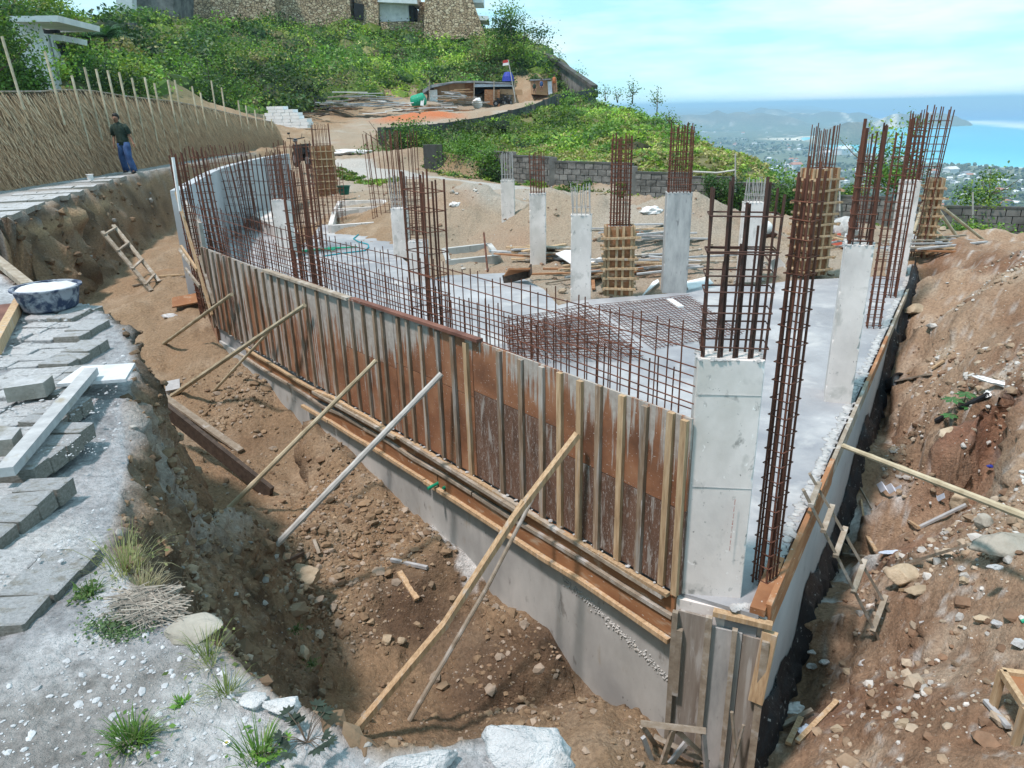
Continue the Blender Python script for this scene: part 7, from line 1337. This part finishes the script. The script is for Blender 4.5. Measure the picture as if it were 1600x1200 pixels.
c = PD(550, 263, 36); rag('rubble_scraps', 'white and grey rubble sheets on the verge beside the road', 548, 243, .6, 'white', 'rubble', (2., 1., .25), 43)

# ---------------------------------------------------------------- vegetation
def G(*c): return np.array(c, float)
PAL = [G(.125, .235, .04), G(.09, .18, .04), G(.21, .31, .05), G(.045, .095, .03), G(.25, .24, .10)]
def bushes(name, label, poly, n, rmin, rmax, lpb, lsz, seed, palw=(3, 3, 2, 2, .6), maxd=200, bright=None, cat='undergrowth', zone=None):
    r_ = np.random.default_rng(seed); xs = [p[0] for p in poly]; ys = [p[1] for p in poly]; X = r_.uniform(min(xs), max(xs), n*6); Y = r_.uniform(min(ys), max(ys), n*6); m_ = inpoly(X, Y, poly) & (np.abs(np.arctan2(X, Y)) < math.radians(50)) & (np.hypot(X, Y) < maxd); X = X[m_][:n]; Y = Y[m_][:n]; Z = ghs(X, Y); n = len(X)
    R = r_.uniform(rmin, rmax, n)*(1+.3*fbm(np.stack([X, Y, X*0], 1), 6, 2, seed)); w_ = np.array(palw)/sum(palw); ci = r_.choice(len(PAL), n, p=w_); base = np.array(PAL)[ci]*r_.uniform(.75, 1.3, (n, 1)); big = fbm(np.stack([X, Y, X*0], 1), 12, 3, seed+9)[:, None]; base = base*np.clip(1+.6*big, .3, 2)*(1+.35*fbm(np.stack([X, Y, X*0], 1), 3.5, 2, seed+5)[:, None])
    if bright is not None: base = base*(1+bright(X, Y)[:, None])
    idx = np.repeat(np.arange(n), lpb); k = len(idx); d = r_.normal(size=(k, 3)); d[:, 2] = np.abs(d[:, 2])*.9; d /= np.linalg.norm(d, axis=1)[:, None]; rad = R[idx]*r_.uniform(.55, 1.08, k); pos = np.stack([X, Y, Z-R*.15], 1)[idx]+d*rad[:, None]*[1, 1, .8]
    mb = MB(); rng_save = None; leaves(mb, pos, lsz*r_.uniform(.6, 1.4, k), base[idx]*r_.uniform(.65, 1.35, (k, 1)), .6, .62)
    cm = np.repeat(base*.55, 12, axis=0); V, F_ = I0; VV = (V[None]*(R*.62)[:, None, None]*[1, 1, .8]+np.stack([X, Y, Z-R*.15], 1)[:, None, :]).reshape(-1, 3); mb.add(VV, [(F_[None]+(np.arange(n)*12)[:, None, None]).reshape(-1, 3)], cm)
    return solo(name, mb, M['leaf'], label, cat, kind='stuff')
hillp = [tuple(PD(x, y, d)[:2]) for x, y, d in [(-60, 150, 48), (200, 150, 50), (345, 172, 61), (430, 168, 68), (520, 162, 78), (600, 156, 83), (660, 146, 88), (700, 136, 90), (820, 128, 91), (880, 124, 90), (850, 70, 112), (760, 50, 116), (600, 45, 116), (400, 40, 114), (200, 40, 96), (-60, 40, 76)]]
br = lambda x, y: np.clip((x+22)/40, -.35, .75)*np.clip((112-np.hypot(x, y))/20, .2, 1)  # light on the hill's right side, put into the leaf colour
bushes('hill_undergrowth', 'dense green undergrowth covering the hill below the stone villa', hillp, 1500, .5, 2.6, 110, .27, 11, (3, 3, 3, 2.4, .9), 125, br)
bushes('hill_shrubs', 'taller shrubs rising from the hill undergrowth', hillp, 90, 1.2, 3.0, 240, .42, 12, (1, 2, 1, 5, .6), 125)
bushes('hill_dry_growth', 'straw coloured dry grass and dead creepers in patches on the hill', hillp, 120, .8, 2.0, 110, .22, 15, (0, 0, .6, 0, 5), 125)
bushes('slope_undergrowth', 'green bushes and weeds on the slope between the two walls', [tuple(PD(x, y, d)[:2]) for x, y, d in [(680, 232, 42), (760, 232, 40), (860, 232, 40), (985, 240, 35), (1060, 235, 38), (1100, 238, 36), (1048, 203, 44), (985, 168, 60), (930, 160, 71), (870, 172, 68), (760, 203, 57), (690, 222, 51)]], 620, .4, 1.1, 90, .17, 13, (3, 2, 4, 1, 1), 90, lambda x, y: x*0+.15)
bushes('slope_grass', 'rough yellow green grass on the lower slope behind the block wall', Z_GRASS[:5]+[tuple(PD(x, y, d)[:2]) for x, y, d in [(1190, 266, 34.5), (1060, 215, 42), (900, 235, 40), (760, 232, 41)]], 1900, .12, .3, 26, .13, 17, (1, 1, 2, 0, 5), 60)
ridgep = [tuple(PD(x, y, d)[:2]) for x, y, d in [(925, 150, 70), (985, 168, 58), (1030, 188, 48), (1050, 203, 43), (1080, 212, 41), (1100, 205, 52), (1050, 180, 60), (980, 155, 75)]]
bushes('ridge_scrub', 'dark scrub along the ridge against the sky', ridgep, 110, .6, 1.25, 110, .18, 19, (3, 2, 2, 2, .5), 90)
bushes('wall_foot_weeds', 'low weeds along the foot of the block wall', [tuple(PD(x, b-(0 if x < 1400 else 0), d-.15)[:2]) for x, t_, b, d in LW2]+[tuple(PD(x, b+8, d-1.6)[:2]) for x, t_, b, d in LW2[::-1]], 240, .15, .42, 60, .10, 23, (3, 2, 2, 2, 1), 60)
bushes('wall_ivy', 'ivy and creepers hanging over the dark retaining wall', [tuple(PD(x, t_, d-.6)[:2]) for x, t_, b, d in UW[2:]]+[tuple(PD(x, t_, d+1.2)[:2]) for x, t_, b, d in UW[:1:-1]], 130, .4, .9, 90, .16, 29, (3, 2, 2, 1, .4), 90)
bushes('verge_weeds', 'weeds and grass along the concrete road', [tuple(P(x, y, z)[:2]) for x, y, z in [(515, 278, -1.), (600, 290, -1.1), (640, 292, -1.2), (600, 284, -1.), (530, 268, -.9)]], 90, .08, .25, 50, .09, 31, (3, 1, 3, 0, 1), 50)
def crown(lf, c, r, n, lsz, pal, sq=.8, clumps=14, gap=.25):
    q = rng.normal(size=(clumps, 3)); q /= np.linalg.norm(q, axis=1)[:, None]; q *= rng.uniform(.3, .95, (clumps, 1)); q[:, 2] *= sq; k = rng.integers(0, clumps, n); d = rng.normal(size=(n, 3))*.24; pos = c+(q[k]+d*[1, 1, .7])*r; base = np.array(PAL)[rng.choice(len(PAL), clumps, p=np.array(pal)/sum(pal))]*rng.uniform(.7, 1.3, (clumps, 1)); leaves(lf, pos, lsz*rng.uniform(.6, 1.4, n), base[k]*rng.uniform(.7, 1.3, (n, 1)), .5, .6)
def tree(name, label, px, py, d, cx, cy, r, n, lsz, pal, sq=.9, trunk=.12, cat='tree', limbs=4, bmt='bark'):
    b = PD(px, py, d); c = PD(cx, cy, d); t = thing(name, label, cat, b); mb = MB(); mid = (b+c)/2+[rng.normal()*.1, 0, 0]; mb.tube([b-[0, 0, .3], mid, c], [trunk, trunk*.75, trunk*.35], 7)
    for _ in range(limbs): a = rng.normal(size=3); a[2] = abs(a[2]); a /= np.linalg.norm(a); s_ = mid+(c-mid)*rng.uniform(0, .8); mb.tube([s_, s_+a*r*.45, s_+a*r*.9+[0, 0, r*.1]], [trunk*.4, trunk*.25, trunk*.1], 5)
    part('trunk', mb, M[bmt], t); lf = MB(); crown(lf, c, r, n, lsz, pal, sq); part('crown', lf, M['leaf'], t); return t
tree('broadleaf_tree', 'tall tree standing against the sky at the right end of the hill', 802, 128, 96, 800, 62, 3.8, 5200, .28, (3, 3, 1, 4, 0), 1.05, .2)
tree('broadleaf_tree', 'airy outer branches of a tree right beside the tall hill tree', 818, 110, 98, 820, 45, 2.4, 900, .22, (2, 3, 1, 3, 0), 1.2, .12)
tree('dry_bush', 'brownish dead bush left of the tall hill tree', 752, 112, 98, 752, 82, 2.3, 1600, .24, (0, 0, 0, .6, 3), 1.1, .1)
tree('road_bush', 'dense dark green bush growing over the end of the dark wall', 622, 250, 42, 622, 226, 2.1, 9000, .13, (3, 3, 1, 3, 0), .8, .1)
tree('road_bush', 'big bush over the dark pillar between road and slope', 700, 262, 40, 680, 236, 1.7, 5200, .12, (3, 3, 1, 2, 0), .9, .08)
tree('road_bush', 'green bush right of the dark pillar at the roadside', 722, 268, 38, 722, 250, 1.6, 4200, .12, (3, 3, 2, 2, 0), .85, .08)
tree('road_bush', 'bush spilling over the block wall end above the road', 762, 282, 35, 768, 264, 1.2, 3000, .11, (3, 3, 1, 2, 0), .75, .08)
tree('wall_bush', 'ivy bush on the block wall behind the white column', 1222, 330, 27.8, 1222, 308, 1.0, 3600, .10, (2, 3, 0, 4, 0), 1., .06)
tree('wall_bush', 'dark creeper clump over the gap of the block wall', 1117, 320, 28.6, 1116, 296, .55, 1500, .09, (2, 3, 0, 4, 0), 1.4, .05)
tree('wall_bush', 'creeper hanging on the block wall left of the white column', 1152, 330, 28.4, 1152, 302, .7, 1800, .09, (2, 3, 0, 4, 0), 1.3, .05)
tree('wall_bush', 'low bush in front of the block wall at the right, behind the bamboo stays', 1470, 385, 26.5, 1478, 372, 1.1, 3400, .10, (3, 3, 2, 2, 0), .45, .05)
tree('wall_bush', 'low bush in front of the block wall beneath the papaya like tree', 1540, 385, 27, 1535, 372, 1.1, 3400, .10, (3, 3, 2, 2, 0), .42, .05)
tree('wall_bush', 'rounded green tree top between the cages on the right', 1400, 330, 29.5, 1400, 262, 1.3, 2600, .11, (3, 3, 2, 2, 0), 1.3, .07)
tree('young_tree', 'young tree with feathery branches behind the block wall on the far right', 1552, 325, 29.5, 1550, 302, .95, 1500, .10, (2, 3, 2, 2, 0), .9, .06)
tree('young_tree', 'small bush behind the block wall left of the right column', 1335, 320, 29, 1335, 306, .6, 900, .1, (2, 3, 2, 2, 0), .9, .05)
for lb, x0, y0, d, brs in [('bare branched tree seen against the bay behind the right column', 1352, 310, 30, [(1360, 188), (1312, 217), (1400, 200), (1330, 228), (1392, 226), (1375, 245)]), ('thin sapling with few leaves at the left on the ridge', 946, 158, 66, [(945, 134), (950, 142)]), ('spindly sapling against the sky in the middle of the ridge', 988, 162, 60, [(990, 128), (982, 132), (996, 140), (978, 148)]), ('taller bare sapling right on the ridge', 1026, 182, 50, [(1028, 138), (1020, 160), (1035, 158), (1020, 148)]), ('leafy sapling at the lower end of the ridge', 1048, 205, 44, [(1045, 172), (1055, 180), (1038, 178), (1062, 190)]), ('sapling low on the ridge', 965, 160, 64, [(962, 142), (970, 146)]), ('thin sapling on the slanting grey wall', 874, 98, 97, [(874, 84), (866, 92)]), ('tiny sapling beside the slanting wall lower down', 905, 120, 90, [(904, 108), (912, 114)]), ('slender arching tree behind the block wall at the far right', 1548, 330, 30, [(1532, 276), (1588, 292), (1562, 290), (1575, 300)])]:
    b = PD(x0, y0, d); t = thing('sapling', lb, 'tree', b); mb = MB(); lf = MB(); k = d/30
    for i, (x, y) in enumerate(brs):
        e = PD(x, y, d+rng.normal()*.3); f = rng.uniform(.35, .6) if i else 0; s_ = b+(PD(brs[0][0], brs[0][1], d)-b)*f; m_ = (s_+e)/2+[0, 0, -.06*k]; mb.tube([s_, m_, e], [.03*k*(.7 if i else 1), .018*k, .007*k], 5)
        for g in (.4, .6, .8, 1.): p = s_+(e-s_)*g; q = p+rng.normal(size=(10, 3))*.10*k; leaves(lf, q, .08*k, np.array(PAL[1])*rng.uniform(.6, 1.4, (10, 1)), .5, .5)
    part('trunk', mb, M['bark'], t); part('leaves', lf, M['leaf'], t)
# palms and trees upper left
def palm(label, px, py, d, cx, cy, fr, n=13, col=(.03, .085, .03)):
    b = PD(px, py, d); c = PD(cx, cy, d); t = thing('palm', label, 'palm tree', b); mb = MB(); mb.tube([b, (b+c)/2, c], [.16, .13, .12], 8); part('trunk', mb, M['bark'], t)
    for k in range(n):
        a = k*2*math.pi/n+rng.normal()*.2; el = rng.uniform(.3, 1.2); lf = MB(); prev = None; s_ = None
        for i in range(15):
            f = i/14; r_ = fr*f; q = c+np.array([math.cos(a)*r_*math.cos(el), math.sin(a)*r_*math.cos(el), r_*math.sin(el)-fr*.55*f*f]); 
            if prev is not None:
                dd = q-prev; sd_ = np.cross(dd, (0, 0, 1)); sd_ /= np.linalg.norm(sd_)+1e-9; w_ = fr*.28*math.sin(math.pi*min(f+.1, 1))**.7
                for sg in (-1, 1): tip = q+sd_*sg*w_+dd*1.2+[0, 0, -w_*.5]; lf.add([prev, q, tip, (prev+tip)/2+[0, 0, .01]], [[(0, 1, 2, 3)]], np.array(col)*rng.uniform(.6, 1.5))
            prev = q
        part('frond', lf, M['leaf'], t)
palm('dark green palm standing upright before the green hill at the upper left', 166, 100, 60, 165, 58, 2.3); palm('palm left of the upright one, fronds bending over the wall', 140, 100, 62, 138, 60, 2.2); palm('smaller palm low behind the fence poles', 195, 120, 56, 196, 95, 1.4, 10)
tree('broadleaf_tree', 'dark feathery tree at the left picture edge beside the concrete house', -8, 150, 42, -14, 95, 2.6, 5000, .17, (2, 3, 0, 4, 0), 1.3, .15)
tree('broadleaf_tree', 'dark bush between the concrete house and the fence', 22, 150, 44, 24, 132, 1.5, 3000, .17, (2, 3, 0, 4, 0), .9, .12)
tree('broadleaf_tree', 'tree top above the flat roof at the upper left', 20, 20, 56, 10, 15, 2.8, 4000, .2, (3, 3, 1, 2, 1), .6, .12); tree('broadleaf_tree', 'bushy green tree behind the flat roof', 75, 60, 58, 70, 18, 2.4, 3800, .2, (3, 2, 3, 1, 1), .6, .12)
tree('broadleaf_tree', 'green bush right of the concrete house below the palms', 132, 145, 52, 132, 112, 2.2, 4600, .18, (3, 3, 2, 2, 0), 1., .12); tree('broadleaf_tree', 'bush hanging beside the end of the flat roof', 108, 70, 54, 106, 50, 1.2, 1800, .18, (3, 2, 2, 1, 2), 1.3, .1); tree('broadleaf_tree', 'dark bush behind the fence poles in the middle left', 190, 145, 47, 190, 122, 2.0, 4200, .17, (2, 3, 1, 4, 0), .8, .1)
tree('broadleaf_tree', 'dark green bush at the foot of the hill behind the white blocks', 330, 165, 60, 330, 140, 2.8, 5200, .2, (3, 3, 1, 4, 0), .7, .12)
# ---------------------------------------------------------------- far plain: groves and houses
n_ = 16000; r_ = 420*(4300/420)**rng.random(n_); a_ = np.radians(rng.uniform(4, 45, n_)); X = r_*np.sin(a_); Y = r_*np.cos(a_)
from math import floor
def zfar(x, y):
    R_q = np.hypot(x, y); A_q = np.arctan2(x, y); fi = np.log(R_q/95)/np.log(52000/95)*(NR2-1); fj = (A_q-a2[0])/(a2[-1]-a2[0])*(NA2-1); i = np.clip(fi.astype(int), 0, NR2-2); j = np.clip(fj.astype(int), 0, NA2-2); u_ = fi-i; v_ = fj-j; Zg = Z2.reshape(NR2, NA2)
    return Zg[i, j]*(1-u_)*(1-v_)+Zg[i+1, j]*u_*(1-v_)+Zg[i, j+1]*(1-u_)*v_+Zg[i+1, j+1]*u_*v_
zf = zfar(X, Y); sl = sd(X, Y, LAND); q = np.stack([X, Y, X*0], 1); k = (sl > 25) & (fbm(q, 220, 3, 501)+.35*rng.normal(size=n_) > -.35); X, Y, zf = X[k], Y[k], zf[k]; rr_ = rng.uniform(3.0, 7.5, len(X)); cc_ = np.array([.10, .125, .06])*rng.uniform(.45, 1.5, (len(X), 1)); mb = MB(); scatter_blobs(mb, np.stack([X, Y, zf+rr_*.5], 1), rr_, I0, .85, .3, cc_); solo('distant_groves', mb, M['leaf'], 'mass of palms and trees over the coastal plain', 'groves', kind='stuff')
def housemesh(name, w_, d_, h_, roof, mt, rmt):
    mb = MB(); mb.box(-w_/2, w_/2, -d_/2, d_/2, -2, h_); m1 = mb; me = mb.mesh(name, M[mt]); r = MB()
    r.add([(-w_/2-.5, -d_/2-.5, h_), (w_/2+.5, -d_/2-.5, h_), (w_/2+.5, d_/2+.5, h_), (-w_/2-.5, d_/2+.5, h_), (-w_/2, 0, h_+roof), (w_/2, 0, h_+roof)], [[(0, 1, 5, 4), (2, 3, 4, 5)], [(1, 2, 5), (3, 0, 4)], [(3, 2, 1, 0)]]); return me, r.mesh(name+'_roof', M[rmt])
HM = [housemesh('house_a', 12, 9, 5, 2.5, 'whitehouse', 'whitehouse'), housemesh('house_b', 16, 10, 6, 3, 'whitehouse', 'tile'), housemesh('house_c', 9, 8, 4, 2, 'whitehouse', 'ironroof')]
def farhouse(X, Y, k, label, s=1., group='small white houses among the palms of the coastal plain', rz=None):
    z = float(zfar(np.array([X]), np.array([Y]))[0]); t = thing('house', label, 'house', (X, Y, z), group); t.rotation_euler[2] = rng.uniform(0, 3.1) if rz is None else rz; t.scale = (s, s, s)
    for me, nm in zip(HM[k], ('wall', 'roof')): o = bpy.data.objects.new(nm, me); COL.objects.link(o); o.parent = t
LB = {0: 'small white house with a pale roof among the palms of the coastal plain', 1: 'white house with a red tiled roof among the palms of the coastal plain', 2: 'small house with a grey tin roof among the palms of the coastal plain'}
cnt = 0
for (x0, x1, y0, y1, n) in [(1170, 1250, 248, 275, 28), (1090, 1230, 215, 250, 14), (1450, 1600, 272, 290, 28), (1450, 1600, 292, 325, 20), (1240, 1420, 262, 300, 26), (1050, 1200, 198, 210, 14), (1230, 1330, 222, 245, 10), (1300, 1400, 240, 262, 10)]:
    for _ in range(n):
        x, y = rng.uniform(x0, x1), rng.uniform(y0, y1); p = P(x, y, -172)
        if sd(np.array([p[0]]), np.array([p[1]]), LAND)[0] < 30: continue
        k = int(rng.choice([0, 0, 0, 1, 2])); farhouse(p[0], p[1], k, LB[k], rng.uniform(.7, 1.2)); cnt += 1
for lb, x, y, k, s in [('large white hotel block between the boxed column and the small bay', 1318, 240, 0, 4.2), ('wide white building left of the large hotel', 1290, 243, 0, 2.6), ('long house with a bright orange roof on the plain left of the boxed column', 1243, 263, 1, 2.0), ('white villa group near the beach at the right', 1485, 271, 0, 2.4), ('white villa with a dark roof right of the beach villas', 1508, 275, 2, 2.0), ('white house with an orange roof near the beach behind the last cages', 1455, 272, 1, 1.5)]:
    p = P(x, y, -172); farhouse(p[0], p[1], k, lb, s, None, .3)

HAZE_D = 1.6e-4

# ================================================================== AIR
hz = MB(); hz.box(-130000, 130000, -3000, 155000, SEA-4, 30)
hm = bpy.data.materials.new('haze_air'); hm.use_nodes = True; nt = hm.node_tree; nt.nodes.clear(); o_ = nt.nodes.new('ShaderNodeOutputMaterial'); pv = nt.nodes.new('ShaderNodeVolumePrincipled')
pv.inputs['Density'].default_value = HAZE_D; pv.inputs['Color'].default_value = (.50, .78, 1, 1); pv.inputs['Anisotropy'].default_value = .0; nt.links.new(pv.outputs[0], o_.inputs['Volume'])
solo('haze', hz, hm, kind='stuff')
import OpenImageIO as oiio, numpy as np,sys
b=oiio.ImageBuf('/workdir/render_main.png'); a=b.get_pixels(oiio.FLOAT)[:,:,:3]
for x,y,n in [(1100,30,'sky'),(1500,100,'sky r'),(1300,150,'horizon'),(1500,165,'far sea'),(1520,230,'bay'),(1150,230,'plain'),(1130,750,'column'),(1230,600,'slab'),(400,110,'hill'),(850,1090,'pit'),(1400,450,'mound'),(100,1000,'near'),(60,780,'paver'),(100,220,'fence'),(900,1000,'fwall'),(900,350,'sand'),(100,420,'bank'),(1400,1100,'moundlow'),(1000,200,'slope'),(720,600,'ply')]:
    x0,y0=int(x*.64),int(y*.64); r=a[max(0,y0-4):y0+5,x0-4:x0+5].mean((0,1)); print(n,(r*255).round().astype(int))
